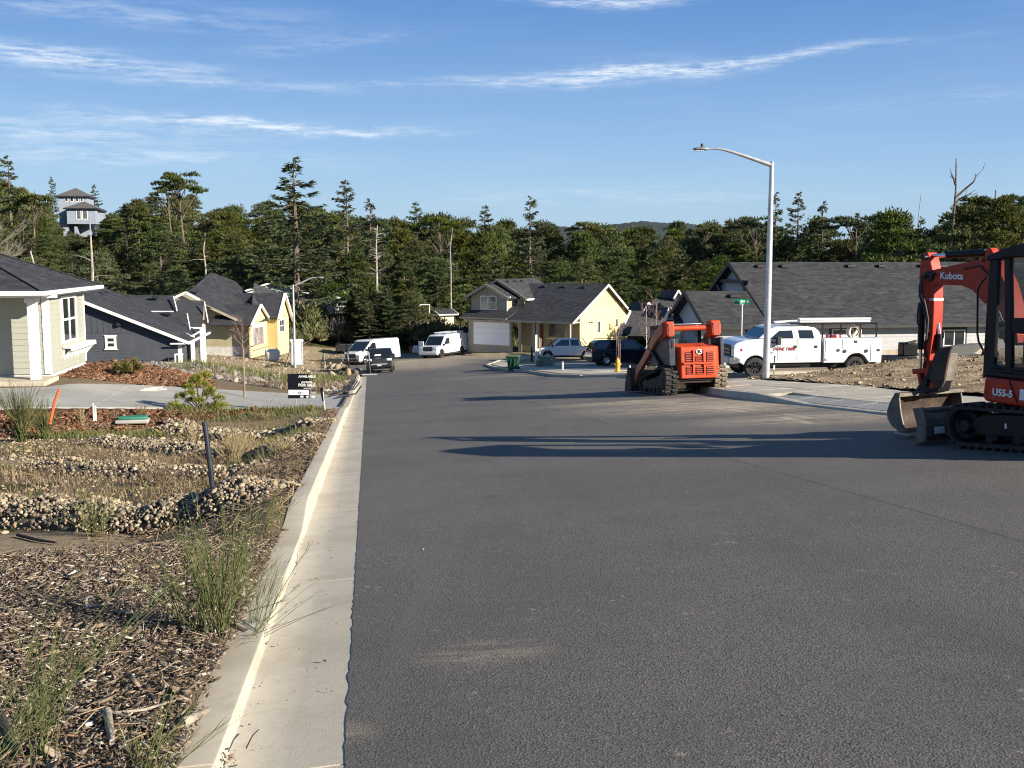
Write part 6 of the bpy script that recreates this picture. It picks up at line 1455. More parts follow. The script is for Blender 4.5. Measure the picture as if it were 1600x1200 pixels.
# ---------------------------------------------------------------- skid steer loader
def skid_steer():
    b0 = R(12); K = at(1084, 618, 30.0); K.z = road_z(*w2uv(K.x, K.y)); fr = Fr(K, b0); H = lambda px, py, c=0: (lambda q: (q.x, q.z))(fr.py(px, py, c))
    e = empty('skid_steer', K, b0, label='orange tracked skid steer loader seen from behind, bucket on the road', cat='loader')
    hx0, hz0 = H(1054, 592); hx1, hz1 = H(1123.5, 541); c = (hx0+hx1)/2; fx0, _ = H(1062, 560, -.12); fx1, _ = H(1116.5, 560, -.12)
    # hood: chamfered tub, louvres and bars over dark panels painted as the shade inside the grille
    tub = MB().prism([(hx0, .10, hz0), (fx0, -.10, hz0), (fx1, -.10, hz0), (hx1, .10, hz0), (hx1, 1.1, hz0), (hx0, 1.1, hz0)], (0, 0, hz1-hz0)).build('hood', orange, e, bevel=.03, seg=3, fix=True)
    MB().prism([(hx0+.04, .12, hz1), (hx1-.04, .12, hz1), (hx1-.1, .5, hz1+.10), (hx0+.1, .5, hz1+.10)], (0, .5, -.02)).build('hood_top', orange, e, bevel=.02, fix=True)
    Z = lambda zx, zy: H(960+zx/7.5, 480+zy/7.5, -.12)
    for a, t, b_, o_ in ((812, 533, 902, 668), (928, 575, 1032, 668), (1062, 530, 1145, 668), (817, 702, 908, 795), (932, 702, 1028, 795), (1057, 702, 1140, 795)):
        x0, z1 = Z(a, t); x1, z0 = Z(b_, o_); g = MB().box((x0, -.108, z0), (x1, -.103, z1)).build('grille_shade_panel', mat('grille_shadow', (.03, .006, .004), .8, var=0), tub)
        n = max(3, int((z1-z0)/.055))
        for k in range(n): zz = z0+(k+.35)*(z1-z0)/n; MB().bar((x0+.01, -.118, zz), (x1-.01, -.118, zz), .022, .022).build('louvre', orange, g)
    for x0, x1, z0, z1 in ((Z(783,0)[0], Z(806,0)[0], 0, 0),): pass
    for x in (912, 1045): xx = Z(x, 0)[0]; MB().bar((xx, -.13, Z(0, 805)[1]), (xx+(.02 if x < 950 else -.02), -.13, Z(0, 525)[1]), .05, .05).build('grille_bar', orange, tub, bevel=.01)
    MB().bar((Z(795, 0)[0], -.13, Z(0, 684)[1]), (Z(1155, 0)[0], -.13, Z(0, 684)[1]), .05, .06).build('grille_bar', orange, tub, bevel=.01)
    ex, ez = Z(980, 528); lg = MB().lathe([(.001, 0), (.085, 0), (.085, .02), (.001, .02)], (0, 0, 0), 'y', 24); lo = lg.build('emblem', printw, tub, 40); lo.location = (ex, -.13, ez); lo.scale = (1.15, 1, .85)
    kk = text_mesh('K', .15, blkm, lo, 'emblem_letter', basis((0, -.012, 0), (1, 0, 0), (0, 0, 1), (0, -1, 0)), .002, .006)
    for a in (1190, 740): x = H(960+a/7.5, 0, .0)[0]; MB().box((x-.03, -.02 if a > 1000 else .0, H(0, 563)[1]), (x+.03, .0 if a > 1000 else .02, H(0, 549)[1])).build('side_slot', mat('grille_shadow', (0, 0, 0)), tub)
    # dark blue-black side frames and chassis
    for s, (a, b_) in ((-1, (1043, 1053.5)), (1, (1123.7, 1129.5))):
        x0, x1 = H(a, 560)[0], H(b_, 560)[0]; MB().prism([(x0, .02, H(0, 595)[1]), (x1, .02, H(0, 595)[1]), (x1, .02, H(0, 546)[1]), (x0, .02, H(0, 548)[1])], (0, 1.7, 0)).build('side_frame', mat('blue_black_paint', (.018, .024, .04), .4), e, bevel=.02, fix=True)
    MB().box((-.62, .08, .32), (.66, 2.2, .52)).build('chassis', rust, e, bevel=.03); MB().box((-.65, .0, hz0-.05), (.72, .2, hz0-.005)).build('rear_sill', blkm, e)
    # tracks: rear wheel drums, belt and lugs
    for s in (-1, 1):
        xo, xi = s*.91, s*.55; mm = rubber if s < 0 else mudrub; w = .36; xc = (xo+xi)/2
        P = []; n = 60
        path = [(.18, .40, .36), (.10, .10, 0)]
        def tp(i):
            # rounded four-corner loop: low rear, high rear, front idler
            pts = [(.35, .02), (1.95, .02), (2.28, .18), (2.30, .36), (1.9, .50), (1.0, .66), (.42, .80), (.12, .74), (.0, .52), (.06, .22)]
            return pts
        pts = [Vector((0, y, z)) for y, z in tp(0)]; loop = []
        m = len(pts)
        for i in range(m):
            p0, p1, p2, p3 = pts[i-1], pts[i], pts[(i+1) % m], pts[(i+2) % m]
            for k in range(6):
                t = k/6; loop.append(.5*((2*p1)+(-p0+p2)*t+(2*p0-5*p1+4*p2-p3)*t*t+(-p0+3*p1-3*p2+p3)*t*t*t))
        n = len(loop); cy, cz = 1.1, .38
        inn = [Vector((0, p.y+(cy-p.y)*.06, p.z+(cz-p.z)*.12)) for p in loop]
        vs_ = [(xc+dx, p.y, p.z) for rr, dx in ((loop, -w/2), (loop, w/2), (inn, w/2), (inn, -w/2)) for p in rr]
        tr = MB().add(vs_, [(k*n+i, k*n+(i+1) % n, ((k+1) % 4)*n+(i+1) % n, ((k+1) % 4)*n+i) for k in range(4) for i in range(n)]).build('track', mm, e, 40, fix=True)
        lugm = MB().box((-w/2-.005, -.035, -.01), (-.02, .035, .05)).box((.02, -.035+.05, -.01), (w/2+.005, .035+.05, .05)).mesh('track_lug', mm)
        L = [0]
        for i in range(n): L.append(L[-1]+(loop[(i+1) % n]-loop[i]).length)
        cnt = 42
        for j in range(cnt):
            d = L[-1]*j/cnt; i = max(k for k in range(n) if L[k] <= d); p = loop[i].lerp(loop[(i+1) % n], (d-L[i])/(L[i+1]-L[i])); dr = loop[(i+1) % n]-loop[i]; a = math.atan2(dr.z, dr.y)
            link('track_lug', lugm, tr, (xc, p.y, p.z), (a+math.pi, 0, 0))
        MB().prism([(xc-s*.0+s*.14, .3, .2), (xc+s*.14, 2.0, .14), (xc+s*.14, 2.1, .34), (xc+s*.14, .9, .5), (xc+s*.14, .4, .62)], (-s*.28, 0, 0)).build('track_frame', rust, e, bevel=.02, fix=True)
        for y, z, r in ((.38, .46, .27), (2.02, .27, .2), (.55, .14, .1), (.9, .13, .1), (1.25, .13, .1), (1.6, .13, .1)): MB().lathe([(.01, -.12), (r, -.12), (r, .12), (r*.6, .15), (.01, .15)], (xc, y, z), 'x', 18).build('roller', rust, e, 35, fix=True)
    # cab
    cx0, cz1 = H(1037, 503.5, .75); cx1, _ = H(1095, 503.5, .75); cz0 = H(1060, 545, .75)[1]-.1; cy0, cy1 = .72, 2.05
    cab = MB().box((cx0+.02, cy0, cz1-.10), (cx1, cy1, cz1)).build('cab', blkm, e, bevel=.035, seg=3)
    MB().box((cx0+.01, cy0-.02, cz1-.004), (cx1+.01, cy1, cz1+.018)).build('roof_panel', galv, cab, bevel=.01)
    for x in (cx0+.07, cx1-.05):
        for y in (cy0+.04, cy1-.05): MB().box((x-.045, y-.04, cz0), (x+.045, y+.04, cz1-.08)).build('cab_post', blkm, cab, bevel=.012)
    MB().box((cx0+.1, cy0+.02, cz0), (cx1-.08, cy0+.03, cz1-.09)).build('rear_window', seegl, cab); MB().box((cx0+.05, cy1-.03, cz0), (cx1-.05, cy1-.02, cz1-.09)).build('front_window', seegl, cab)
    MB().box((cx0+.3, 1.0, cz0), (cx0+.8, 1.2, cz0+.42)).build('seat', blkp, cab, bevel=.04)
    sg = mat('side_screen', (.16, .15, .12), .8, var=.2); sd = MB().box((cx0+.02, cy0+.1, cz0-.1), (cx0+.035, cy1-.1, cz1-.1)).build('side_screen', sg, cab)
    for k in range(6): zz = cz0+.02+k*.075; MB().box((cx0-.002, cy0+.42, zz), (cx0+.018, cy0+.98, zz+.04)).build('slot', blkm, sd)
    for px in (1048, 1088): x, z = H(px, 507, .7); lm = MB().lathe([(.001, 0), (.055, 0), (.06, .05), (.001, .05)], (0, 0, 0), 'y', 18); o = lm.build('work_lamp', lampg, cab, 40); o.location = (x, cy0-.07, z); o.scale = (1.25, 1, .8)
    # lift arms: rear towers, cross tube, sloping arm down to the bucket
    for s, (a, b_) in ((-1, (1042, 1054.5)), (1, (1112.5, 1127.5))):
        x0, x1 = H(a, 530)[0], H(b_, 530)[0]; zt, zb = H(0, 515.5)[1], H(0, 546)[1]
        MB().prism([(x0, .06, zt-.12), (x0, .12, zt), (x0, .42, zt), (x0, .5, zt-.1), (x0, .42, zb), (x0, .05, zb+.08)], (x1-x0, 0, 0)).build('lift_tower', orange, e, bevel=.03, seg=3, fix=True)
        MB().box((x0+.05, .04, zt-.42), (x1-.05, .062, zt-.06)).build('painted_recess', mat('shaded_orange', (.30, .03, .01), .5), e)  # raised plate, the shade of a recess put into its darker orange
        aw = .12; xa = x0-.06 if s < 0 else x1+.06-aw
        MB().prism([(xa, .3, zt-.02), (xa, 1.0, zt-.30), (xa, 1.75, zt-.78), (xa, 2.2, zt-1.05), (xa, 2.75, .75), (xa, 2.95, .35), (xa, 2.78, .30), (xa, 2.45, .62), (xa, 2.0, zt-1.22), (xa, 1.5, zt-.95), (xa, .9, zt-.58), (xa, .3, zt-.34)], (aw, 0, 0)).build('lift_arm', paint('dusty_orange', (.42, .10, .045), .6, .5), e, bevel=.02, fix=True)
        MB().cyl((xa+aw/2+.02*s, .6, .85), (xa+aw/2+.02*s, 1.5, zt-.7), .05).build('lift_cylinder', blkm, e, 40)
    MB().cyl((H(1054, 528)[0], .25, H(0, 528)[1]), (H(1113, 528)[0], .25, H(0, 528)[1]), .07, n=16).build('cross_tube', orange, e, 40)
    # bucket in front
    pr = [(2.95, .06), (3.45, .02), (3.5, .05), (3.1, .12), (2.98, .3), (2.98, .52), (3.15, .72), (3.1, .76), (2.9, .58), (2.86, .25)]
    bk = MB().prism([(-.98, y, z) for y, z in pr], (1.96, 0, 0)).build('bucket', rust, e, fix=True)
    for x in (-1.0, .97): MB().prism([(x, y, z) for y, z in ((2.86, .08), (3.5, .02), (3.42, .3), (3.15, .74), (2.9, .58))], (.03, 0, 0)).build('side_plate', rust, bk, fix=True)
    tilt(e, b0)
    e.location += fr.ex*.10; e.rotation_euler.y *= .4
skid_steer()

# ---------------------------------------------------------------- service truck
def service_truck():
    D = 43.2; K = at(1179, 589, D); K.z = road_z(*w2uv(K.x, K.y)); fr = Fr(K, AX); H = lambda px, py, c=0: (lambda q: (q.x, q.z))(fr.py(px, py, c)); Wd = 2.03
    e = empty('service_truck', K, AX, label='white crew cab service truck with a tool box body and pipes on its rack', cat='truck')
    pts = lambda l, c=0: [H(a, b_, c) for a, b_ in l]
    wr = .405; fwx = H(1180, 573)[0]; rwx = H(1336.5, 568)[0]
    top = pts([(1147, 561), (1147, 540), (1152, 536), (1166, 532), (1184, 530), (1214, 529), (1283, 529), (1284, 566)])
    bot = H(1240, 567)[1]; poly = top+[(fwx+wr*1.3, bot)]+arc_pts(fwx, wr, wr*1.22, 8, 168)+[(top[0][0], top[0][1])]
    body = MB().prism([(x, 0, z) for x, z in poly], (0, Wd, 0)).build('body', whitecar, e, bevel=.05, seg=3, fix=True)
    gz0 = H(1240, 530)[1]; G_ = pts([(1184, 529), (1204, 513.5), (1215, 510.5), (1262, 510), (1274, 512), (1280, 517), (1283, 529)], .1)
    hy = lambda z: .02+.22*(z-gz0)
    MB().add([(x, hy(z), z) for x, z in G_]+[(x, Wd-hy(z), z) for x, z in G_], [tuple(range(7)), tuple(range(13, 6, -1))]+[(i, (i+1) % 7, 7+(i+1) % 7, 7+i) for i in range(7)]).build('cab', whitecar, e, bevel=.05, seg=3, fix=True)
    for w in ([(1203, 534), (1204, 529), (1219, 517), (1239, 516.3), (1240.5, 531), (1224, 531.5), (1216, 534)], [(1248.5, 516), (1270.5, 516), (1273, 531), (1250, 531.3)]):
        q = pts(w, .0)
        for s in (0, 1): MB().prism([(x, (hy(max(z, gz0))-.012) if s == 0 else Wd-hy(max(z, gz0))+.012, z) for x, z in q], (0, .01 if s == 0 else -.01, 0)).build('side_window', carglass, e)
    a, b_ = Vector((G_[0][0], 0, G_[0][1])), Vector((G_[1][0], 0, G_[1][1])); n = Vector((-(b_-a).z, 0, (b_-a).x)).normalized()*.012
    u, v = a.lerp(b_, .08), a.lerp(b_, .92)
    if n.z < 0: n = -n
    MB().prism([u+n+Vector((0, .12, 0)), u+n+Vector((0, Wd-.12, 0)), v+n+Vector((0, Wd-.2, 0)), v+n+Vector((0, .2, 0))], -n*.9).build('windscreen', carglass, e)
    for px in (1245.5, 1215): x = H(px, 550)[0]; MB().box((x-.006, -.008, bot+.1), (x+.006, .002, H(0, 516 if px > 1240 else 536)[1]-.12)).build('door_seam', mat('seam_grey', (.2, .2, .2), .6), e)
    for px in (1242.5, 1275): x, z = H(px, 541.5); MB().box((x-.06, -.03, z-.05), (x+.06, .0, z+.05)).build('door_handle', blkp, e, bevel=.01)
    mr = H(1215, 533); MB().box((mr[0]-.1, -.22, mr[1]-.14), (mr[0]+.08, -.05, mr[1]+.2)).build('mirror', blkp, e, bevel=.03)
    MB().box((H(1186, 0)[0], -.12, bot-.1), (H(1283, 0)[0], .05, bot-.04)).build('running_board', blkm, e)
    # front: grille, headlamps, bumper
    xf = top[0][0]; fz = lambda py: fr.px(1139, py, xf).z
    gr = MB().box((xf-.04, .38, fz(560)), (xf+.02, Wd-.38, fz(538))).build('grille', blkm, e, bevel=.03)
    for k in range(3): MB().bar((xf-.05, .4, fz(556)+k*.14), (xf-.05, Wd-.4, fz(556)+k*.14), .03, .04).build('grille_bar', mat('dark_chrome', (.2, .2, .2), .3, metal=.8), gr)
    for s in (0, 1):
        y0, y1 = (.0, .34) if s == 0 else (Wd-.34, Wd)
        MB().prism([(xf-.03, y0 if s == 0 else y1, fz(555)), (xf+.30, y0-.012 if s == 0 else y1+.012, fz(553)), (xf+.30, y0-.012 if s == 0 else y1+.012, fz(545)), (xf-.0, y0 if s == 0 else y1, fz(541))], (0, .3 if s == 0 else -.3, 0)).build('headlight', lampg, e, bevel=.015, fix=True)
    ix = H(1158, 547); MB().box((ix[0]-.03, -.018, ix[1]-.05), (ix[0]+.05, -.013, ix[1]+.05)).build('indicator', redlight, e)
    bz0, bz1 = H(1147, 569)[1], H(1147, 558)[1]
    MB().prism([(xf-.18, .1, bz0), (xf-.18, .1, bz1), (xf-.02, -.03, bz1), (xf+.25, -.03, bz1-.02), (xf+.25, -.03, bz0+.05), (xf-.05, -.03, bz0)], (0, Wd-.15, 0)).build('bumper', mat('satin_chrome', (.45, .45, .45), .35, metal=.8), e, bevel=.03, fix=True)
    for y in (.3, Wd-.3): MB().box((xf-.2, y-.14, bz0+.06), (xf-.178, y+.14, bz1-.06)).build('fog_lamp', lampg, e, bevel=.02)
    for x in (fwx, rwx):
        for s in (-1, 1): wheel(e, (x, .13 if s < 0 else Wd-.13, wr), wr, .29, s, blkm, spokes=8)
    MB().box((fwx-.6, .25, .35), (rwx+1.0, Wd-.25, .6)).build('chassis', blkm, e); MB().cyl((rwx, .2, wr), (rwx, Wd-.2, wr), .09).build('axle', blkm, e, 40)
    # tool box body
    x0, z1 = H(1286.5, 528.5); x1, z0 = H(1375.5, 565.5); ybx = -.08
    poly = [(x0, z1), (x0, z0)]+[(rwx-wr*1.35, z0)]+arc_pts(rwx, wr+.06, wr*1.22, 172, 8)+[(rwx+wr*1.35, z0), (x1, z0), (x1, z1)]
    poly = [p for p in poly if p[1] >= z0-.001]
    tb = MB().prism([(x, ybx, z) for x, z in poly], (0, .5, 0)).build('tool_box', whitecar, e, bevel=.02, fix=True); MB().prism([(x, Wd+.08, z) for x, z in poly], (0, -.5, 0)).build('tool_box', whitecar, e, bevel=.02, fix=True)
    MB().box((x0, .42, z0+.12), (x1, Wd-.42, z0+.3)).build('bed_floor', blkm, e); MB().box((x1-.04, .4, z0+.1), (x1, Wd-.4, z1-.3)).build('tailgate', whitecar, e)
    for (a, b_, t, o_) in ((1287.5, 1313, 531, 563.5), (1314.5, 1356.5, 529.5, 545), (1358.5, 1374.5, 530.5, 563.5)):
        q0, q1 = H(a, o_), H(b_, t); MB().box((q0[0], ybx-.018, q0[1]), (q1[0], ybx+.0, q1[1])).build('locker_door', whitecar, tb, bevel=.012)
    for a, b_ in ((1308, 547), (1335.5, 533.5), (1370.5, 546.5)): q = H(a, b_); MB().box((q[0]-.06, ybx-.035, q[1]-.05), (q[0]+.06, ybx-.015, q[1]+.05)).build('latch', blkp, tb)
    for a, b_ in ((1318.5, 548.5), (1352, 548)): q = H(a, b_); MB().lathe([(.001, -.03), (.07, -.03), (.07, 0), (.001, 0)], (q[0], ybx-.002, q[1]), 'y', 14).build('filler_cap', blkp, tb, 40)
    q = H(1289.5, 561.5); MB().box((q[0]-.05, ybx-.024, q[1]-.05), (q[0]+.04, ybx-.019, q[1]+.04)).build('sticker', mat('pink_sticker', (.6, .25, .3), .5, var=0), tb)
    # rack and pipes
    zr = H(1320, 507.5)[1]
    for px in (1287, 1346, 1371.5):
        x = H(px, 520)[0]
        for y in (.12, Wd-.12): MB().box((x-.025, y-.025, z1), (x+.025, y+.025, zr)).build('rack_post', blkm, e)
        MB().box((x-.03, .1, zr), (x+.03, Wd-.1, zr+.05)).build('rack_bar', blkm, e)
    xa = H(1252, 0)[0]; xb = H(1380, 0)[0]
    for y in (.1, Wd-.1): MB().bar((xa, y, zr+.06), (xb, y, zr+.06), .05, .07).build('rack_rail', blkm, e)
    pv = mat('pvc_pipe', (.62, .62, .60), .45, var=.05)
    for k, (y, dz) in enumerate(((.22, .1), (.33, .1), (.44, .1), (.28, .2), (.39, .2))): MB().cyl((H(1269, 0)[0], y, zr+dz+.02), (H(1383, 0)[0]+k*.02, y, zr+dz+.02), .052, n=12).build('pipe', pv, e, 50)
    for y in (.7, .85): MB().cyl((H(1236, 0)[0], y, zr+.08), (H(1275, 0)[0], y, zr+.12), .05, n=10).build('pipe', pv, e, 50)
    # hose reel and odds
    rx, rz = H(1335, 518.5, .35); rl = MB().lathe([(.18, -.09), (.24, -.09), (.24, .09), (.18, .09)], (rx, .4, rz), 'y', 20); rl.f = rl.f[:-2]
    cr = mat('cream_hose', (.66, .60, .46), .6); ro = rl.build('hose_reel', cr, e, 40)
    for s in (-.1, .1): MB().tube([(rx+.26*math.cos(t*.4), .4+s, rz+.26*math.sin(t*.4)) for t in range(17)], .03, 6).build('hose', cr, ro, 60)
    MB().bar((rx-.05, .4, rz-.2), (rx+.24, .4, rz+.18), .12, .1).build('reel_frame', cr, ro)
    for a, m_ in ((1293, printr), (1299, blkp), (1304, redlight), (1308, printw), (1311, printr)): q = H(a, 525, .3); MB().box((q[0]-.07, .2, z1-.1), (q[0]+.07, .36, q[1]+.06)).build('toolbag', m_, e, bevel=.03)
    # lettering on the front door
    q = H(1226, 545.5); lt = text_mesh('DUNE TRIBE', .17, printr, e, 'door_lettering', basis((q[0], -.012, q[1]), (1, 0, .0), (.25, 0, 1), (0, -1, 0)), .001, .006)
    MB().bar((H(1215, 0)[0], -.008, H(0, 548.6)[1]), (H(1237, 0)[0], -.008, H(0, 548.2)[1]), .004, .035).bar((H(1221, 0)[0], -.009, H(0, 545)[1]), (H(1224, 0)[0], -.009, H(0, 551)[1]), .004, .03).build('lettering_stroke', printr, e)
    for py in (556, 559):
        for a, b_ in ((1214.5, 1219), (1221.5, 1227), (1229, 1236.5)): MB().box((H(a, 0)[0], -.008, H(0, py+.8)[1]), (H(b_, 0)[0], -.003, H(0, py-.8)[1])).build('phone_lettering', printg, e)
    q = H(1205.5, 551); MB().prism([(q[0]-.08, -.006, q[1]), (q[0], -.006, q[1]-.05), (q[0]+.1, -.006, q[1]), (q[0], -.006, q[1]+.06)], (0, .004, 0)).build('door_badge', printg, e)
service_truck()

# ---------------------------------------------------------------- parked cars
def lamps_front(e, h, xf, z, hh=.16, w=.34, gz=None, gh=.2, bump=None, grm=None):
    for s in (-1, 1): MB().box((xf-.12, s*(h-w-.03), z), (xf+.012, s*(h-.03), z+hh)).build('headlight', lampg, e, bevel=.03)
    if gz is not None: MB().box((xf-.05, -(h-w-.07), gz), (xf+.015, h-w-.07, gz+gh)).build('grille', grm or blkp, e, bevel=.02)
    if bump: MB().box((xf-.2, -h-.01, bump[0]), (xf+.07, h+.01, bump[1])).build('bumper', bump[2], e, bevel=.04)
def parked():
    # navy SUV, tail to the left
    def ex(e, h, xf, xr):
        for s in (-1, 1): MB().prism([(xr-.012, s*h, .98), (xr+.30, s*(h+.012), 1.0), (xr+.26, s*(h+.012), 1.13), (xr-.0, s*h, 1.16)], (0, -s*.28, 0)).build('tail_light', redlight, e, fix=True)
        MB().box((xr-.03, -h+.02, .42), (xr+.2, h-.02, .62)).build('bumper', blkp, e); MB().box((xr-.02, -.26, .84), (xr-.005, .26, .98)).build('licence_plate', plate, e)
        for s in (-1, 1): MB().bar((-1.9, s*.72, 1.86), (.6, s*.72, 1.86), .04, .05).build('roof_rail', blkp, e)
        MB().box((-2.62, -.5, 1.3), (-2.5, .5, 1.36)).bar((-2.6, -.5, 1.33), (-3.1, -.7, 1.9), .04, .04).bar((-2.6, .3, 1.33), (-3.2, .3, 1.85), .04, .04).build('bike_carrier', blkm, e)
    yaw = R(10); p = on_road(975, 74.5, .15); e = car('car', 'navy blue family SUV parked with its tail to the left beside the hydrant', 'car', p, yaw, 1.93, [(-2.48, .45), (-2.5, .9), (-2.42, 1.13), (1.15, 1.12), (2.1, 1.02), (2.42, .86), (2.5, .5)], [(-2.42, 1.10), (-2.22, 1.62), (-1.95, 1.77), (.35, 1.80), (.65, 1.74), (1.35, 1.10)], (-1.45, 1.45), .37, navycar, 1.1,
        [[(-2.15, 1.18), (-2.02, 1.55), (-1.25, 1.66), (-1.2, 1.16)], [(-1.12, 1.16), (-1.12, 1.66), (-.3, 1.70), (-.3, 1.16)], [(-.22, 1.16), (-.22, 1.70), (.45, 1.68), (.98, 1.18)]], rim=chrome, front=((1.35, 1.10), (.65, 1.74)), rear=((-2.42, 1.1), (-2.22, 1.62)), extras=ex)
    tilt(e, yaw)
    # dark sedan beyond it
    p = on_road(1030, 79, .15); yaw = R(190)
    e = car('car', 'black car parked beyond the navy SUV, only its roof showing behind the loader', 'car', p, yaw, 1.85, [(-2.4, .5), (-2.4, .9), (-1.7, 1.05), (1.0, 1.0), (2.0, .85), (2.35, .5)], [(-1.9, 1.0), (-1.2, 1.48), (.2, 1.52), (1.1, .98)], (-1.4, 1.4), .34, blackcar, 1.0, [[(-1.5, 1.04), (-1.1, 1.42), (-.3, 1.45), (-.3, 1.04)], [(-.2, 1.04), (-.2, 1.45), (.2, 1.44), (.8, 1.04)]], rim=chrome, front=((1.1, .98), (.2, 1.52)), rear=((-1.9, 1.0), (-1.2, 1.48)))
    tilt(e, yaw)
    # white pickup facing left
    def ex2(e, h, xf, xr):
        lamps_front(e, h, xf, .78, .2, .4, .62, .3)
        MB().box((xr+.1, -h+.1, .98), (xr+1.55, h-.1, 1.085)).build('bed_liner', blkp, e); MB().bar((-.62, h-.0, .5), (-.62, h+.004, 1.05), .01, .01).build('door_seam', printg, e)
        for x in (-.5, .35): MB().box((x-.1, h-.01, .92), (x+.08, h+.025, .96)).build('door_handle', whitecar, e)
    p = on_road(884, 88, .15); yaw = R(186)
    e = car('pickup_truck', 'white double cab pickup facing left behind the green utility box', 'pickup truck', p, yaw, 1.98, [(-2.6, .5), (-2.62, 1.12), (-1.15, 1.14), (1.35, 1.08), (2.35, .98), (2.58, .8), (2.6, .45)], [(-1.25, 1.1), (-1.02, 1.68), (-.7, 1.76), (.45, 1.76), (.7, 1.7), (1.5, 1.06)], (-1.6, 1.6), .37, whitecar, 1.1, [[(-.98, 1.16), (-.9, 1.62), (-.28, 1.67), (-.28, 1.16)], [(-.16, 1.16), (-.16, 1.67), (.5, 1.64), (1.08, 1.16)]], rim=chrome, front=((1.5, 1.06), (.7, 1.7)), rear=((-1.25, 1.1), (-1.02, 1.68)), extras=ex2)
    tilt(e, yaw)
    # black pickup seen from the front
    def ex3(e, h, xf, xr):
        lamps_front(e, h, xf, .93, .17, .36, .72, .36, (.5, .70, mat('black_chrome', (.05, .05, .05), .3, metal=.5)))
        MB().box((xf+.07, -.16, .56), (xf+.085, .16, .66)).build('licence_plate', plate, e); MB().box((xf-.02, -.6, .66), (xf+.1, .6, .73)).build('skid_bar', galv, e)
        MB().prism([(1.33, .1, 1.28), (1.2, .1, 1.40), (1.2, -.35, 1.38), (1.33, -.4, 1.27)], (.02, 0, .012)).build('paper_on_dash', printw, e)
    p = gpt(596, 581); yaw = R(-86)
    e = car('pickup_truck', 'black pickup facing the camera beside the end of the kerb', 'pickup truck', p, yaw, 1.9, [(-2.7, .6), (-2.7, 1.2), (-.8, 1.22), (1.1, 1.2), (2.2, 1.12), (2.4, .95), (2.42, .55)], [(-.95, 1.18), (-.75, 1.72), (-.5, 1.82), (.4, 1.83), (.62, 1.76), (1.42, 1.17)], (-1.6, 1.6), .40, blackcar, 1.2, [[(-.75, 1.25), (-.68, 1.68), (-.1, 1.74), (-.1, 1.25)], [(0, 1.25), (0, 1.74), (.5, 1.7), (1.0, 1.25)]], front=((1.42, 1.17), (.62, 1.76)), rear=((-.95, 1.18), (-.75, 1.72)), extras=ex3, floor=.42)
    tilt(e, yaw)
    # white van with roof rack, rear door open
    def ex4(e, h, xf, xr):
        lamps_front(e, h, xf, .86, .2, .42, .66, .42, (.42, .62, whitecar))
        for x in (-2.2, -1.1, 0): MB().box((x-.03, -.85, 2.1), (x+.03, .85, 2.2)).build('rack_bar', whitecar, e)
        for y in (-.5, -.15, .6): MB().bar((-2.9, y, 2.24), (.6, y, 2.24), .1, .08).build('ladder_rail', galv, e)
        MB().prism([(xr, h, .55), (xr-.35, h+.72, .55), (xr-.35, h+.70, 1.95), (xr, h-.03, 2.0)], (-.04, -.02, 0)).build('rear_door', whitecar, e, fix=True)
        MB().prism([(xr-.10, h+.18, 1.3), (xr-.28, h+.58, 1.3), (xr-.27, h+.56, 1.75), (xr-.09, h+.16, 1.8)], (.05, .02, 0)).build('rear_door_window', carglass, e)
        MB().box((xf-.9, -h-.55, 1.0), (xf-.84, -h-.02, 1.55)).build('open_door', whitecar, e)
    p = gpt(693, 556.5); yaw = R(-119)
    e = car('van', 'white cargo van with a ladder rack and open rear door before the garage', 'van', p, yaw, 2.0, [(-2.9, .5), (-2.9, 1.1), (1.5, 1.1), (2.35, 1.05), (2.6, .9), (2.62, .5)], [(-2.9, 1.0), (-2.85, 1.95), (-2.7, 2.06), (.6, 2.08), (.95, 2.0), (1.75, 1.1)], (-1.75, 1.75), .38, whitecar, 1.1, [[(.3, 1.2), (.3, 1.75), (.8, 1.75), (1.3, 1.2)]], .06, front=((1.75, 1.1), (.95, 2.0)), extras=ex4)
    tilt(e, yaw)
    # silver fronted van in the side turning
    def ex5(e, h, xf, xr):
        for s in (-1, 1): MB().prism([(xf-.04, s*(h-.5), .92), (xf+.01, s*(h-.5), 1.02), (xf-.30, s*(h+.004), 1.22), (xf-.36, s*(h+.004), 1.05)], (0, 0, .06)).build('headlight', lampg, e, fix=True)
        MB().box((xf-.05, -h+.42, .62), (xf+.02, h-.42, 1.0)).build('grille', blkp, e, bevel=.05); MB().box((xf-.08, -h+.2, .36), (xf+.03, h-.2, .56)).build('bumper', blkp, e, bevel=.04)
        MB().box((-2.75, h-.02, .75), (1.1, h+.012, .83)).build('side_moulding', silvercar, e)
    p = gpt(580, 567); yaw = R(-124)
    e = car('van', 'long white panel van with a sloping nose standing behind the black pickup', 'van', p, yaw, 2.06, [(-2.9, .45), (-2.9, 1.2), (1.35, 1.2), (2.2, 1.12), (2.62, .9), (2.66, .45)], [(-2.9, 1.1), (-2.86, 2.0), (-2.7, 2.1), (.5, 2.12), (.85, 2.04), (2.0, 1.16)], (-1.7, 1.75), .36, whitecar, 1.2, [[(.35, 1.3), (.35, 1.85), (.8, 1.85), (1.5, 1.3)]], .08, front=((2.0, 1.16), (.85, 2.04)), extras=ex5, rim=chrome)
    tilt(e, yaw)
parked()

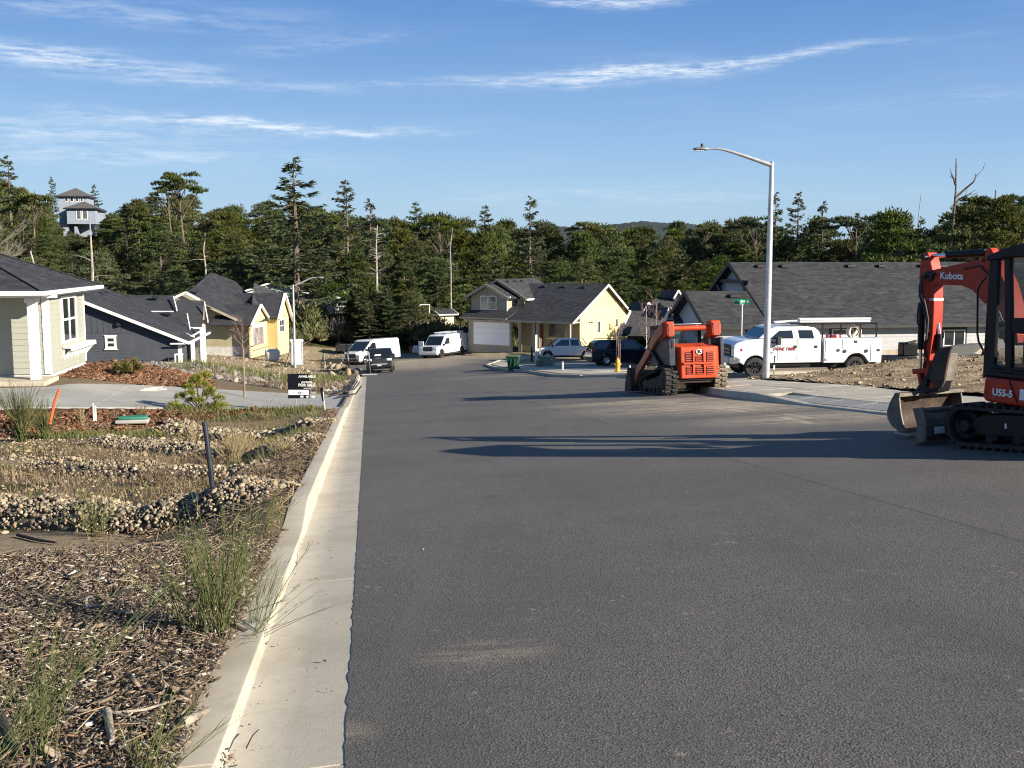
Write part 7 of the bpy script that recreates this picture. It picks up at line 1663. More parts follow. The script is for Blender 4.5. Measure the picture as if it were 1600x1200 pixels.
# ================================================================== STREET FURNITURE AND SMALL THINGS
def gland(px, py):               # place on the land under a pixel
    d = ray(px, py); t = .5
    while t < 300:
        q = d*t
        if q.z < land_z(q.x, q.y): break
        t += .05 if t < 20 else .25
    lo, hi = t-.3, t
    for _ in range(14):
        m_ = (lo+hi)/2; q = d*m_
        if q.z > land_z(q.x, q.y): lo = m_
        else: hi = m_
    return d*lo
def on_land(px, D, dz=0): x = at(px, 500, D).x; return Vector((x, D, land_z(x, D)+dz))
def street_lamp(px, pb, D, ytop, arm, head, label):
    p = at(px, pb, D); e = empty('street_lamp', p, 0, label=label, cat='street lamp', group='street lamps'); fr = Fr(p, 0); H = lambda a, b_: (lambda q: Vector((q.x, 0, q.z)))(fr.py(a, b_, 0))
    zt = at(px, ytop, D).z-p.z
    MB().lathe([(.001, -.3), (.34, -.3), (.34, .07), (.30, .09), (.001, .09)], (0, 0, 0), 'z', 26).build('footing', concrete, e, 40); MB().box((-.17, -.17, .09), (.17, .17, .115)).build('base_plate', galv, e, bevel=.01)
    MB().tube([(0, 0, .1), (0, 0, zt*.5), (0, 0, zt)], [.115, .095, .07], 20).build('pole', galv, e, 40)
    for a in (45, 135, 225, 315): MB().cyl((.19*math.cos(R(a)), .19*math.sin(R(a)), .1), (.19*math.cos(R(a)), .19*math.sin(R(a)), .16), .018, n=8).build('bolt', galv, e)
    pts = [H(a, b_) for a, b_ in arm]; n = len(pts); fine = []
    for i in range(n-1):
        for k in range(4): fine.append(pts[i].lerp(pts[i+1], k/4))
    fine.append(pts[-1]); m_ = len(fine)
    MB().tube(fine, [.072-.045*i/(m_-1) for i in range(m_)], 12).build('arm', galv, e, 60)
    a, b_ = H(head[0], head[2]), H(head[1], head[2]); x0, x1 = a.x, b_.x; z = a.z; s = 1 if x1 > x0 else -1
    hd = MB().loft([[Vector((x0+(x1-x0)*t, w*math.cos(q), z+hh*math.sin(q)*(1 if math.sin(q) > 0 else .5))) for q in (2*math.pi*k/14 for k in range(14))] for t, w, hh in ((0, .045, .04), (.12, .10, .06), (.3, .15, .075), (.75, .15, .06), (.97, .11, .035), (1, .07, .02))]).build('lamp_head', mat('lamp_grey', (.30, .31, .32), .45, metal=.4), e, 50, fix=True)
    MB().box((x0+(x1-x0)*.35, -.11, z-.05), (x0+(x1-x0)*.88, .11, z-.036)).build('lens', lampg, hd); MB().cyl((x0+(x1-x0)*.45, 0, z+.05), (x0+(x1-x0)*.45, 0, z+.17), .042, n=12).build('photocell', blkp, hd, 40)
    return e
street_lamp(1196.5, 600, 34.0, 253, [(1205, 258), (1186, 251.5), (1166, 244.5), (1146, 238), (1131, 233.8), (1120, 232.2), (1108, 232.2)], (1108, 1083, 233.2), 'tall grey street lamp reaching left over the road beside the service truck')
street_lamp(461, 577, 86, 445, [(461, 446), (474, 440), (486, 434.6), (491, 433.6), (497, 433.4)], (496, 506, 433.6), 'smaller far street lamp on the left side with its arm pointing right')

def street_sign():
    p = on_land(1159, 47.6); e = empty('street_sign', p, 0, label='green street name sign on a white post above the service truck', cat='street sign'); zt = at(1159, 476, 47.6).z-p.z
    g = mat('sign_green', (.005, .20, .085), .4, var=.05); MB().cyl((0, 0, -.1), (0, 0, zt), .032, n=10).build('post', mat('post_white', (.6, .6, .58), .5), e, 40)
    for a, z in ((R(58), zt+.03), (R(-12), zt+.03+.01)):
        M = Matrix.Translation((0, 0, z+.1)) @ Matrix.Rotation(a, 4, 'Z'); o = MB().box((-.34, -.006, -.11), (.34, .006, .11), M).build('name_plate', g, e)
        MB().box((-.20, -.012, -.035), (-.02, -.008, .05), M).build('lettering', printw, o); MB().box((.03, -.012, -.035), (.12, -.008, .05), M).build('lettering', printw, o); MB().box((.2, -.012, -.035), (.26, -.008, .03), M).build('lettering', printw, o)
    MB().prism([(-.06, -.03, zt-.02), (.06, -.03, zt-.02), (.09, -.03, zt+.05), (-.09, -.03, zt+.05)], (0, .06, 0)).build('bracket', galv, e)
street_sign()
def hydrant():
    p = on_land(966, 53.5); e = empty('fire_hydrant', p, R(10), label='yellow fire hydrant on the corner in front of the navy SUV', cat='fire hydrant'); y = mat('hydrant_yellow', (.62, .36, .03), .5, var=.1, dirt=.2)
    MB().lathe([(.001, -.1), (.15, -.1), (.15, .05), (.105, .06), (.10, .42), (.125, .43), (.125, .48), (.11, .50), (.10, .58), (.06, .66), (.001, .67)], (0, 0, 0), 'z', 22).build('barrel', y, e, 40)
    MB().lathe([(.001, .66), (.03, .66), (.028, .73), (.001, .73)], (0, 0, 0), 'z', 6).build('bonnet_nut', y, e)
    for a, r in ((0, .05), (180, .05), (-90, .07)): d = Vector((math.cos(R(a)), math.sin(R(a)), 0)); MB().cyl(d*.08+Vector((0, 0, .37)), d*.17+Vector((0, 0, .37)), r, n=12).build('outlet', y, e, 40)
    MB().lathe([(.001, .03), (.17, .03), (.17, .055), (.001, .055)], (0, 0, 0), 'z', 18).build('flange', y, e, 40)
hydrant()
def bins():
    p = on_road(802, 72.0); e = empty('wheelie_bin', p, R(-8), label='green wheelie bin standing at the kerb by the corner', cat='wheelie bin'); g = mat('bin_green', (.018, .075, .040), .5, var=.1)
    MB().loft([[Vector((x*w, y*d, z)) for x, y in ((-1, -1), (1, -1), (1, 1), (-1, 1))] for z, w, d in ((.06, .30, .30), (.5, .35, .35), (.92, .41, .42), (.98, .43, .44))]).build('body', g, e, bevel=.03, fix=True)
    MB().box((-.46, -.48, .98), (.46, .46, 1.03)).box((-.40, .36, 1.0), (.40, .52, 1.06)).build('lid', mat('bin_lid', (.10, .12, .045), .5), e, bevel=.02)
    for s in (-1, 1): MB().cyl((s*.30, .3, .12), (s*.40, .3, .12), .12, n=16).build('wheel', blkp, e, 40)
    for s in (-1, 1): MB().box((s*.12-.02, -.44, .3), (s*.12+.02, -.36, .9)).build('rib', g, e)
    p = on_land(854, 74, .02); e = empty('utility_box', p, R(-6), label='grey green utility box on the verge in front of the white pickup', cat='utility box'); g = mat('box_green', (.17, .22, .15), .55, var=.08)
    MB().box((-.47, -.4, 0), (.47, .4, .62)).build('cabinet', g, e, bevel=.02); MB().box((-.5, -.43, .62), (.5, .43, .68)).build('lid', g, e, bevel=.02); MB().box((-.55, -.5, -.1), (.55, .5, .02)).build('pad', concrete, e); MB().box((.36, -.415, .46), (.44, -.4, .54)).build('sticker', printw, e)
    for k in range(5): MB().box((-.38+k*.17, -.412, .1), (-.32+k*.17, -.4, .5)).build('rib', g, e)
    p = on_land(840.5, 73.5); e = empty('pedestal_box', p, 0, label='small pale green cable pedestal left of the utility box', cat='utility box'); MB().box((-.12, -.12, -.1), (.12, .12, .45)).build('cabinet', g, e, bevel=.02); MB().box((-.14, -.14, .45), (.14, .14, .5)).build('cap', mat('pale_green', (.42, .5, .38), .5), e)
bins()
def small_posts():
    wood = mat('raw_stake', (.32, .22, .13), .8, var=.15, vs=4); wp = mat('white_pvc', (.68, .68, .65), .5)
    def stick(px, yt, D, r, m_, name, label, cat, lean=0., sq=False, on=on_land, grp=None):
        p = on(px, D); h = at(px, yt, D).z-p.z; e = MB().bar((0, 0, -.1), (lean, 0, h), r*2, r*2).build(name, m_, None) if sq else MB().cyl((0, 0, -.1), (lean, 0, h), r, n=8).build(name, m_, None, 40)
        e.location = p; return tag(e, label, cat, grp)
    stick(838, 523, 84, .09, wp, 'marker_post', 'white square post before the porch of the two storey house', 'post', sq=True)
    stick(843, 529, 82, .06, wood, 'wooden_stake', 'wooden stake right of the white square post', 'stake', .12, True)
    stick(831, 541, 86, .07, blkm, 'marker_post', 'short dark post left of the white square post', 'post', sq=True)
    stick(879.5, 565, 62, .05, wp, 'marker_post', 'short white stub on the far pavement edge', 'post')
    stick(985, 571, 52, .04, wp, 'marker_post', 'tiny white stub right of the fire hydrant', 'post')
    # mailbox post and white barrier by the cul de sac
    p = on_land(638, 112); e = empty('mailbox', p, 0, label='black mailbox on a post beyond the long white van', cat='mailbox'); MB().box((-.06, -.06, -.1), (.06, .06, 1.05)).build('post', blkm, e); MB().box((-.3, -.15, 1.05), (.3, .15, 1.3)).build('box', blkm, e, bevel=.04)
    p = on_land(655, 111); e = empty('barrier', p, 0, label='white and red plastic barrier lying left of the white cargo van', cat='barrier'); MB().prism([(-.9, -.2, 0), (.6, -.2, 0), (.6, -.2, .7), (-.6, -.2, .75)], (0, .4, 0)).build('shell', whitep, e, bevel=.05); MB().box((-1.05, -.22, 0), (-.72, .22, .72)).build('end_cap', mat('barrier_red', (.25, .04, .05), .5), e, bevel=.03)
    # thin marker by the lamp
    p = on_land(1210.5, 34.6); e = empty('marker_stake', p, 0, label='thin survey marker with a red top just right of the tall street lamp', cat='stake'); h = at(1211, 556, 34.6).z-p.z
    MB().bar((0, 0, -.05), (.02, 0, h*.35), .035, .035).build('foot', wood, e); MB().bar((.02, 0, h*.35), (.03, 0, h), .03, .03).build('stem', blkp, e); MB().bar((.021, 0, h*.38), (.024, 0, h*.6), .045, .045).build('white_band', printw, e); MB().bar((.03, -.01, h*.86), (.05, -.01, h), .05, .02).build('tag', mat('tag_red', (.3, .06, .06), .6), e)
    # hoop and dark screen at the end of the street
    p = on_land(664, 117); e = empty('basketball_hoop', p, R(20), label='basketball hoop with a white outlined backboard over the dark screen', cat='basketball hoop'); fr = Fr(p, 0); z0, z1 = fr.py(664, 505, 0).z, fr.py(664, 476, 0).z; w = .55
    for q in (((-w, 0, z0), (-w, 0, z1)), ((-w, 0, z1), (w, 0, z1)), ((-w, 0, z0), (w, 0, z0)), ((w, .25, z0+.9), (w, 0, z1))): MB().bar(*q, .09, .07).build('backboard_edge', whitep, e)
    MB().box((-.05, .1, -.2), (.1, .25, z0+.9)).build('pole', blkm, e)
    p = on_land(664, 115.5); e = empty('screen_fence', p, R(4), label='black screened fence panel beside the white cargo van', cat='fence'); z1 = at(664, 506, 115.5).z-p.z
    for k in range(5): MB().box((-1.0+k*.4, 0, -.2), (-1.0+k*.4+.385, .05, z1-.03*(k % 2))).build('panel', mat('black_screen', (.012, .013, .016), .7, var=.2), e)
    MB().box((.4, -.06, z1-.4), (.75, -.03, z1-.2)).build('notice', printw, e); MB().box((-1.05, .05, -.2), (-.95, .15, z1+.1)).build('post', blkm, e); MB().box((.98, .05, -.2), (1.08, .15, z1+.1)).build('post', blkm, e)
    # black mesh trailer
    p = on_road(541, 109); e = empty('trailer', p, R(-2), label='black mesh sided trailer left of the long white van', cat='trailer'); w = 1.1; h = at(541, 537, 109).z-p.z
    MB().box((-w, 0, .25), (w, 2.6, .35)).build('floor', blkm, e)
    for x in (-w, 0, w): MB().box((x-.04, -.04, .0), (x+.04, .04, h)).build('post', blkm, e)
    MB().box((-w, -.02, .35), (w, .0, h-.15)).build('mesh_side', mat('mesh_black', (.02, .02, .022), .8, var=.4, vs=9), e)
    for z in (h, .35): MB().box((-w, -.05, z-.06), (w, .05, z)).build('rail', blkm, e)
    MB().box((-w-.02, 0, .3), (-w, 2.6, h)).build('mesh_side', blkm, e); MB().box((-.8, .1, h-.25), (.5, .9, h-.1)).build('load', printg, e)
    for x in (-w, w): MB().cyl((x-.1, 1.4, .3), (x+.1, 1.4, .3), .32, n=16).build('wheel', rubber, e, 40)
    # portable toilet
    p = on_land(462.5, 89); e = empty('portable_toilet', p, R(12), label='pale grey portable toilet behind the far street lamp', cat='portable toilet'); pg = mat('toilet_grey', (.42, .46, .50), .5, var=.05)
    MB().box((-.5, 0, 0), (.5, 1.05, 1.95)).build('cabin', pg, e, bevel=.03); MB().box((-.56, -.06, 1.95), (.56, 1.1, 2.12)).build('roof', whitep, e, bevel=.06)
    MB().box((-.38, -.03, .1), (.38, 0, 1.85)).build('door', mat('toilet_door', (.5, .53, .56), .5), e)
    for x in (-.46, .43): MB().box((x, -.04, .05), (x+.05, .0, 1.95)).build('corner_rib', pg, e)
    MB().bar((-.95, -.3, -.05), (-.52, .1, 1.3), .12, .05).build('leaning_board', wood, e)
    # bulk bag and timber by the unfinished house
    p = on_land(423, 90.5, .05); e = empty('bulk_bag', p, R(8), label='white bulk bag slumped in front of the unfinished yellow house', cat='bag'); wb = mat('bag_white', (.62, .62, .60), .7, var=.12, vs=2)
    MB().loft([[Vector((w*math.cos(t)*(1+.12*math.cos(3*t)), w*.8*math.sin(t), z+.06*math.sin(4*t))) for t in (2*math.pi*k/16 for k in range(16))] for z, w in ((0, .42), (.25, .58), (.6, .62), (.85, .60), (.92, .45))]).build('bag', wb, e, 60, fix=True)
    for a in (40, 140, 220, 320): t = R(a); MB().tube([(.5*math.cos(t), .4*math.sin(t), .85), (.55*math.cos(t), .44*math.sin(t), 1.08), (.4*math.cos(t+.3), .35*math.sin(t+.3), .9)], .025, 5).build('strap', wb, e)
    for k, (a, b_) in enumerate((((389, 543), (412, 535)), ((396, 548), (420, 541)))):
        o = MB().bar(at(*a, 88+k), at(*b_, 89+k), .14, .08).build('timber', wood); tag(o, ('upper' if k == 0 else 'lower')+' pale timber leaning by the doorway of the unfinished yellow house', 'timber')
    # stacks of black roadside stands beside the kerb end
    for i, (px, D, h, lean, lb) in enumerate(((505, 84, 1.75, .12, 'leftmost'), (542, 82, 1.7, -.1, 'middle'), (575, 78.5, 2.05, .05, 'rightmost'))):
        p = on_land(px, D) if px < 550 else on_road(px, D); e = empty('sign_stand', p, R(8), label=lb+' of the three black folded sign stands by the kerb end', cat='sign stand', group='black sign stands')
        for dx, l2 in ((-.16, lean), (0, lean*.4), (.14, -lean)): MB().bar((dx-l2, 0, 0), (dx*.25+l2*.3, .1, h), .085, .05).build('leg', blkm, e)
        MB().bar((-.14, -.02, h*.45), (.14, -.02, h*.5), .05, .06).build('crosspiece', blkm, e); MB().bar((.16, 0, .05), (.02, .04, h*.82), .03, .07).build('brace', galv, e)
        MB().bar((-.5, -.15, .04), (.62 if i == 2 else .3, -.1, .04), .10, .08).build('foot', blkm if i < 2 else galv, e)
small_posts()
def sale_sign():
    D = 30.4; p = on_land(467, D); e = empty('for_sale_sign', p, 0, label='black and white FOR SALE sign on a wire stand in front of the driveway', cat='sign'); fr = Fr(p, 0); H = lambda a, b_: (lambda q: (q.x, q.z))(fr.py(a, b_, 0))
    (x0, z1), (x1, z0) = H(450, 584), H(482.8, 609); _, zb = H(450, 617.5); z_ = z0
    ink = mat('sign_black', (.006, .007, .011), .35, var=0); b_ = MB().box((x0, -.012, z0), (x1, .0, z1)).build('board', ink, e)
    MB().box((x0, -.012, H(0, 617)[1]), (x1, .0, z0-.001)).build('white_band', printw, e)
    X, N = (1, 0, 0), (0, -1, 0); c = (x0+x1)/2; T_ = lambda s, sz, px, py, m_=printw, bd=.002: text_mesh(s, sz, m_, b_, 'lettering', basis((H(px, 0)[0], -.0135, H(0, py)[1]), X, (0, 0, 1), N), .0008, bd)
    T_('AVAILABLE', .098, 466.5, 588.3); T_('HOMESITES', .06, 466, 597.2); T_('FOR SALE', .112, 466, 601.8, bd=.004); T_('FOR INFO CALL', .026, 466, 606.6)
    sq = MB().box((H(452.2, 0)[0], -.0165, H(0, 615.8)[1]), (H(456, 0)[0], -.0125, H(0, 612)[1])).build('logo', mat('logo_navy', (.03, .02, .06), .5, var=0), e); MB().box((H(453.2, 0)[0], -.0185, H(0, 614.9)[1]), (H(455, 0)[0], -.0167, H(0, 613)[1])).build('logo_centre', printw, sq)
    for a, b2, y in ((457, 462, 613), (457, 461, 614.6), (471, 481, 612.4), (472, 481, 613.6), (473, 480.5, 614.8)): MB().box((H(a, 0)[0], -.0155, H(0, y+.35)[1]), (H(b2, 0)[0], -.0125, H(0, y-.35)[1])).build('small_print', mat('faint_print', (.45, .45, .47), .5, var=0), e)
    MB().box((x0, -.011, H(0, 622.3)[1]), (x1, .0, H(0, 617)[1]-.001)).build('rider', ink, e)
    for a, b2 in ((455, 460), (464.5, 468.5), (473.3, 479)): MB().box((H(a, 0)[0], -.0145, H(0, 621)[1]), (H(b2, 0)[0], -.0115, H(0, 618.3)[1])).build('rider_print', printw, e)
    for x in (x0+.03, x0+.22): MB().cyl((x, .012, -.15), (x, .012, z1-.05), .006, n=6).build('wire_leg', galv, e)
    for x in (x0-.012, x1+.0): MB().box((x, -.014, H(0, 623)[1]), (x+.012, .004, z1+.01)).build('frame', blkm, e)
    p = on_land(507.5, 29.6); e = empty('marker_flag', p, 0, label='small black marker plate on a thin white stake between the sale sign and the kerb', cat='marker'); fr = Fr(p, 0); H = lambda a, b_: (lambda q: Vector((q.x, 0, q.z)))(fr.py(a, b_, 0))
    MB().bar(H(508, 640), H(505, 612), .02, .02).build('stake', printw, e); MB().prism([H(499.5, 606), H(504, 605), (H(508, 625.5)), (H(503.5, 628))], (0, .02, 0)).build('plate', ink, e)
sale_sign()
def garden_bits():
    def tube_thing(name, pts, r, m_, label, cat): o = MB().tube(pts, r, 10).build(name, m_, None, 50); return tag(o, label, cat)
    D = 12.7; tube_thing('marker_post', [at(334, 800, D), at(330, 740, D-.02), at(319.5, 659, D)], .031, mat('black_pipe', (.022, .026, .036), .4), 'black flexible marker post leaning in the rain garden', 'post')
    MB_c = mat('orange_stake', (.75, .13, .04), .6)
    tube_thing('stake', [at(78, 662, 26), at(85, 630, 26), at(93, 608, 26)], .034, MB_c, 'bent orange plastic stake at the near edge of the driveway', 'stake')
    for px, yt in ((146.5, 630), (149.8, 634)):
        p = gland(px, 657); o = MB().cyl((0, 0, -.05), (0, 0, at(px, yt, p.y).z-p.z), .022, n=10).build('vent_pipe', whitep, None, 40); o.location = p; tag(o, ('taller' if yt == 630 else 'shorter')+' of the two white plastic stubs left of the green valve lid', 'pipe')
    p = gland(208, 657); e = empty('valve_box', p, R(10), label='green valve box lid set in a pale collar at the driveway edge', cat='valve box'); MB().box((-.42, -.30, -.05), (.42, .3, .05)).build('collar', conc_grey, e, bevel=.03); MB().box((-.36, -.2, .05), (.36, .25, .12)).build('lid', mat('lid_green', (.03, .19, .12), .5), e, bevel=.03)
    for i, (a, b_, D) in enumerate((((216, 612), (258, 610), 36.8), ((222, 610), (252, 608.2), 37))):
        q = [gland(*a), gland(*b_)]; o = MB().bar(q[0]+Vector((0, 0, .04)), q[1]+Vector((0, 0, .04+.03*i)), .13, .045).build('plank', mat('pale_plank', (.5, .46, .36), .8, var=.15, vs=4)); tag(o, ('front' if i == 0 else 'back')+' pale plank lying on the bark mound', 'plank')
    # concrete overflow sill from the kerb into the rain garden, and a pale timber further on
    a, b_ = at(474, 768, 11.45), at(372, 812, 11.15); o = MB().bar(a-Vector((0, 0, .05)), b_-Vector((0, 0, .05)), .17, .16).build('overflow_sill', concrete, None, bevel=.03, seg=3); tag(o, 'pale concrete sill running down from the kerb into the rain garden', 'sill')
    a, b_ = at(506, 677, 21.6), at(478, 694, 21.0); o = MB().bar(a, b_, .12, .12).build('overflow_sill', concrete, None, bevel=.02); tag(o, 'second smaller concrete sill further along the kerb', 'sill')
    for i in range(5):            # black drain hoses left by the kerb before the sign stands
        p = on_land(538+i*2, 48-i*2); o = MB().tube([p+Vector((-.5-.1*i, -3, .05)), p+Vector((-.2, -1, .12+.03*i)), p+Vector((.05, 1, .06)), p+Vector((-.1, 3.5, .05))], .03, 6).build('drain_hose', blkp, None, 60); tag(o, 'black drain hose lying along the outside of the kerb past the driveway', 'hose', 'drain hoses by the kerb')
    # dark trailer deck and boxes behind the heap
    p = on_land(1512, 49.5); e = empty('trailer', p, R(6), label='flat utility trailer parked behind the dirt heap near the long house', cat='trailer'); MB().box((-1.6, 0, .5), (1.2, 1.9, .6)).build('deck', mat('trailer_grey', (.12, .12, .12), .6), e); MB().prism([(-1.6, .1, .6), (-.9, .1, .6), (-.4, .1, 1.05), (-1.2, .1, 1.05)], (2.4, 1.7, 0)).build('ramp', mat('ramp_mesh', (.10, .10, .10), .8), e, fix=True)
    MB().box((-1.7, -.03, .38), (1.2, .03, .5)).build('rail', whitep, e); MB().prism([(.75, -.15, .45), (.85, -.15, .85), (1.5, -.15, .85), (1.6, -.15, .45)], (0, .3, 0)).build('fender', blkm, e, bevel=.03); MB().cyl((1.18, -.12, .34), (1.18, .15, .34), .34, n=20).build('wheel', rubber, e, 40)
    p = on_land(1418, 49); e = empty('equipment_box', p, R(4), label='black equipment box and generator behind the dirt heap, left of the excavator arm', cat='equipment'); MB().box((-.85, 0, .25), (.55, .8, .75)).build('box', blkm, e, bevel=.03); MB().box((-.1, .1, .75), (.6, .7, 1.35)).build('generator', blkm, e, bevel=.05); MB().box((-1.2, .2, .15), (.9, .5, .25)).build('skid', blkm, e)
    MB().bar((.1, .1, 1.35), (.5, .1, 1.45), .1, .1).build('handle', blkp, e)
    # edge timber in front of the two storey house
    a, b_ = at(727, 556, 101), at(800, 556.5, 99); o = MB().cyl(a, b_, .16, n=12).build('straw_wattle', mat('straw_wattle', (.22, .16, .10), .95, var=.3, vs=4, bump=.6, bs=30), None, 60); tag(o, 'brown straw wattle lying along the kerb before the two storey house', 'wattle')
garden_bits()
def sapling(px, D, yt, label, seed, white=False, stakes=(), crown=1.):
    rnd.seed(seed); p = on_land(px, D); h = at(px, yt, D).z-p.z; e = empty('sapling', p, 0, label=label, cat='young tree'); m_ = mat('birch_bark', (.5, .47, .43), .8, var=.3, vs=8) if white else mat('sapling_bark', (.20, .14, .10), .85)
    MB().tube([(0, 0, -.1), (.03, 0, h*.4), (-.02, .02, h*.75), (0, 0, h)], [.032, .026, .016, .006], 7).build('trunk', m_, e, 60); tw = MB()
    def grow(b_, d, L, r, k):
        q = b_+d*L; tw.tube([b_, b_.lerp(q, .5)+Vector((rnd.uniform(-.03, .03),)*3), q], [r, r*.8, r*.5], 4)
        if k:
            for _ in range(3): grow(b_.lerp(q, rnd.uniform(.4, 1)), (d+Vector((rnd.uniform(-.6, .6), rnd.uniform(-.6, .6), rnd.uniform(-.1, .5)))).normalized(), L*.6, r*.6, k-1)
    for k in range(13):
        z = h*rnd.uniform(.35, .92); a = rnd.uniform(0, 6.28); grow(Vector((0, 0, z)), Vector((math.cos(a)*.7, math.sin(a)*.7, rnd.uniform(.5, 1.1))).normalized(), h*.15*crown, .011, 2)
    tw.build('twigs', mat('sapling_twigs', (.22, .14, .12), .85, var=.2), e)['kind'] = 'stuff'
    for dx, yy in stakes: MB().bar((dx, -.1, -.1), (dx*.9, -.1, at(px, yy, D).z-p.z), .035, .035).build('stake', mat('raw_stake', (.4, .3, .2), .8), e)
    return e
sapling(378, 36, 496, 'bare staked sapling on the rocky verge beyond the driveway', 3, stakes=((.05, 545),), crown=.9)
sapling(966, 60, 482, 'bare sapling tied to two stakes behind the fire hydrant', 4, stakes=((-.1, 520), (.12, 530)))
sapling(1026, 58, 470, 'white stemmed birch sapling behind the loader, nearest its cab', 5, True, stakes=((-.32, 530), (-.18, 530), (.25, 526)), crown=1.2)
sapling(1010, 59, 478, 'second birch sapling, just left of the one nearest the cab', 6, True, crown=1.1)
def bare_tree():
    rnd.seed(21); p = Vector((*at(-70, 500, 42)[:2], 0)); p.z = land_z(p.x, p.y); e = empty('bare_tree', p, 0, label='leafless tree beyond the hip roof, its branches entering at the left edge', cat='tree'); mb = MB(); m_ = mat('pale_twigs', (.17, .145, .12), .85, var=.2)
    MB().tube([(0, 0, -.2), (.2, 0, 2.5), (.3, 0, 4.2)], [.14, .11, .08], 8).build('trunk', m_, e, 50)
    def grow(b_, d, L, r, k):
        q = b_+d*L+Vector((0, 0, .06*L)); mb.tube([b_, b_.lerp(q, .5)+Vector((rnd.uniform(-.07, .07), rnd.uniform(-.07, .07), rnd.uniform(-.05, .05))), q], [r, r*.75, r*.5], 4)
        if k:
            for _ in range(3): grow(b_.lerp(q, rnd.uniform(.35, 1)), (d+Vector((rnd.uniform(-.5, .5), rnd.uniform(-.5, .5), rnd.uniform(-.2, .5)))).normalized(), L*.68, r*.6, k-1)
    for k in range(9): a = rnd.uniform(-1.2, 1.2); grow(Vector((.2, 0, rnd.uniform(1.8, 4.2))), Vector((math.cos(a), math.sin(a), rnd.uniform(.1, .9))).normalized(), 1.5, .035, 4)
    mb.build('branches', m_, e)['kind'] = 'stuff'
bare_tree()

# ================================================================== LOOSE GROUND, STONES, SHRUBS
def ramp_mat(name, cols, rough=.9, obj=False, bump=.5, bs=40, trans=0.):
    m = bpy.data.materials.new(name); m.use_nodes = True; T = NT(m.node_tree); b = T.n['Principled BSDF']
    r = T.new('ShaderNodeValToRGB'); n = len(cols); r.color_ramp.interpolation = 'LINEAR'
    while len(r.color_ramp.elements) < n: r.color_ramp.elements.new(.5)
    for i, c in enumerate(cols): r.color_ramp.elements[i].position = i/(n-1); r.color_ramp.elements[i].color = (*c, 1)
    src = T.new('ShaderNodeObjectInfo').outputs['Random'] if obj else T.new('ShaderNodeNewGeometry').outputs['Random Per Island']
    T.link(src, r.inputs[0]); co = T.new('ShaderNodeTexCoord').outputs['Object']; nz = T.noise(co, bs, 5, .65)
    h = T.new('ShaderNodeHueSaturation'); T.link(r.outputs[0], h.inputs['Color']); T.link(T.math('ADD', T.math('MULTIPLY', nz, .9), .55), h.inputs['Value'])
    T.link(h.outputs[0], b.inputs['Base Color']); b.inputs['Roughness'].default_value = rough; b.inputs['Specular IOR Level'].default_value = .2
    if bump:
        bp = T.new('ShaderNodeBump'); bp.inputs['Strength'].default_value = bump; bp.inputs['Distance'].default_value = .01; T.link(nz, bp.inputs['Height']); T.link(bp.outputs[0], b.inputs['Normal'])
    if trans:
        tr = T.new('ShaderNodeBsdfTranslucent'); T.link(h.outputs[0], tr.inputs[0]); mx = T.new('ShaderNodeMixShader'); mx.inputs[0].default_value = trans
        T.link(b.outputs[0], mx.inputs[1]); T.link(tr.outputs[0], mx.inputs[2]); T.link(mx.outputs[0], T.n['Material Output'].inputs['Surface'])
    MATS[name] = m; return m
debris_m = ramp_mat('wood_debris', [(0.053, 0.039, 0.029), (0.105, 0.079, 0.059), (0.175, 0.129, 0.090), (0.282, 0.220, 0.157), (0.081, 0.056, 0.040), (0.389, 0.317, 0.234), (0.117, 0.086, 0.063), (0.212, 0.165, 0.124), (0.070, 0.052, 0.039), (0.476, 0.414, 0.331)])
bark_m = ramp_mat('bark_chips', [(.035, .018, .011), (.10, .046, .025), (.17, .080, .042), (.22, .115, .062), (.12, .06, .035), (.38, .27, .17)])
rock_m = ramp_mat('river_stone', [(.10, .085, .065), (.25, .205, .14), (.38, .32, .225), (.16, .135, .105), (.46, .39, .28), (.33, .24, .13), (.065, .055, .045), (.22, .18, .125)], bs=25)
rocko_m = ramp_mat('river_stone_single', [(.10, .085, .065), (.25, .205, .14), (.38, .32, .225), (.16, .135, .105), (.46, .39, .28), (.33, .24, .13), (.065, .055, .045), (.22, .18, .125)], obj=True, bs=25)
grey_m = ramp_mat('broken_rock', [(.06, .055, .05), (.16, .145, .13), (.27, .25, .22), (.09, .08, .075), (.40, .36, .30)], bs=20)
clod_m = ramp_mat('dirt_clods', [(.15, .105, .065), (.30, .23, .15), (.46, .37, .25), (.22, .16, .10)], bs=12)
broom_m = ramp_mat('broom_stems', [(.065, .095, .030), (.11, .15, .045), (.17, .19, .07), (.13, .11, .055), (.085, .11, .038)], .7, bump=0, trans=.15)
straw_m = ramp_mat('dry_grass', [(.30, .23, .12), (.48, .38, .21), (.60, .50, .30), (.26, .19, .10)], .8, bump=0, trans=.2)
grass_m = ramp_mat('green_grass', [(.05, .075, .02), (.10, .13, .035), (.17, .18, .06), (.28, .24, .11)], .8, bump=0, trans=.2)
def rot_from(a, b_, c):          # arrays of yaw, pitch, roll -> rotation matrices
    ca, sa, cb, sb, cc, s_c = np.cos(a), np.sin(a), np.cos(b_), np.sin(b_), np.cos(c), np.sin(c)
    return np.stack([np.stack([ca*cb, ca*sb*s_c-sa*cc, ca*sb*cc+sa*s_c], -1), np.stack([sa*cb, sa*sb*s_c+ca*cc, sa*sb*cc-ca*s_c], -1), np.stack([-sb, cb*s_c, cb*cc], -1)], -2)
CUBE = np.array([(-1,-1,-1),(1,-1,-1),(1,1,-1),(-1,1,-1),(-1,-1,1),(1,-1,1),(1,1,1),(-1,1,1)], float)/2
CF = np.array([(0,3,2,1),(4,5,6,7),(0,1,5,4),(1,2,6,5),(2,3,7,6),(3,0,4,7)])
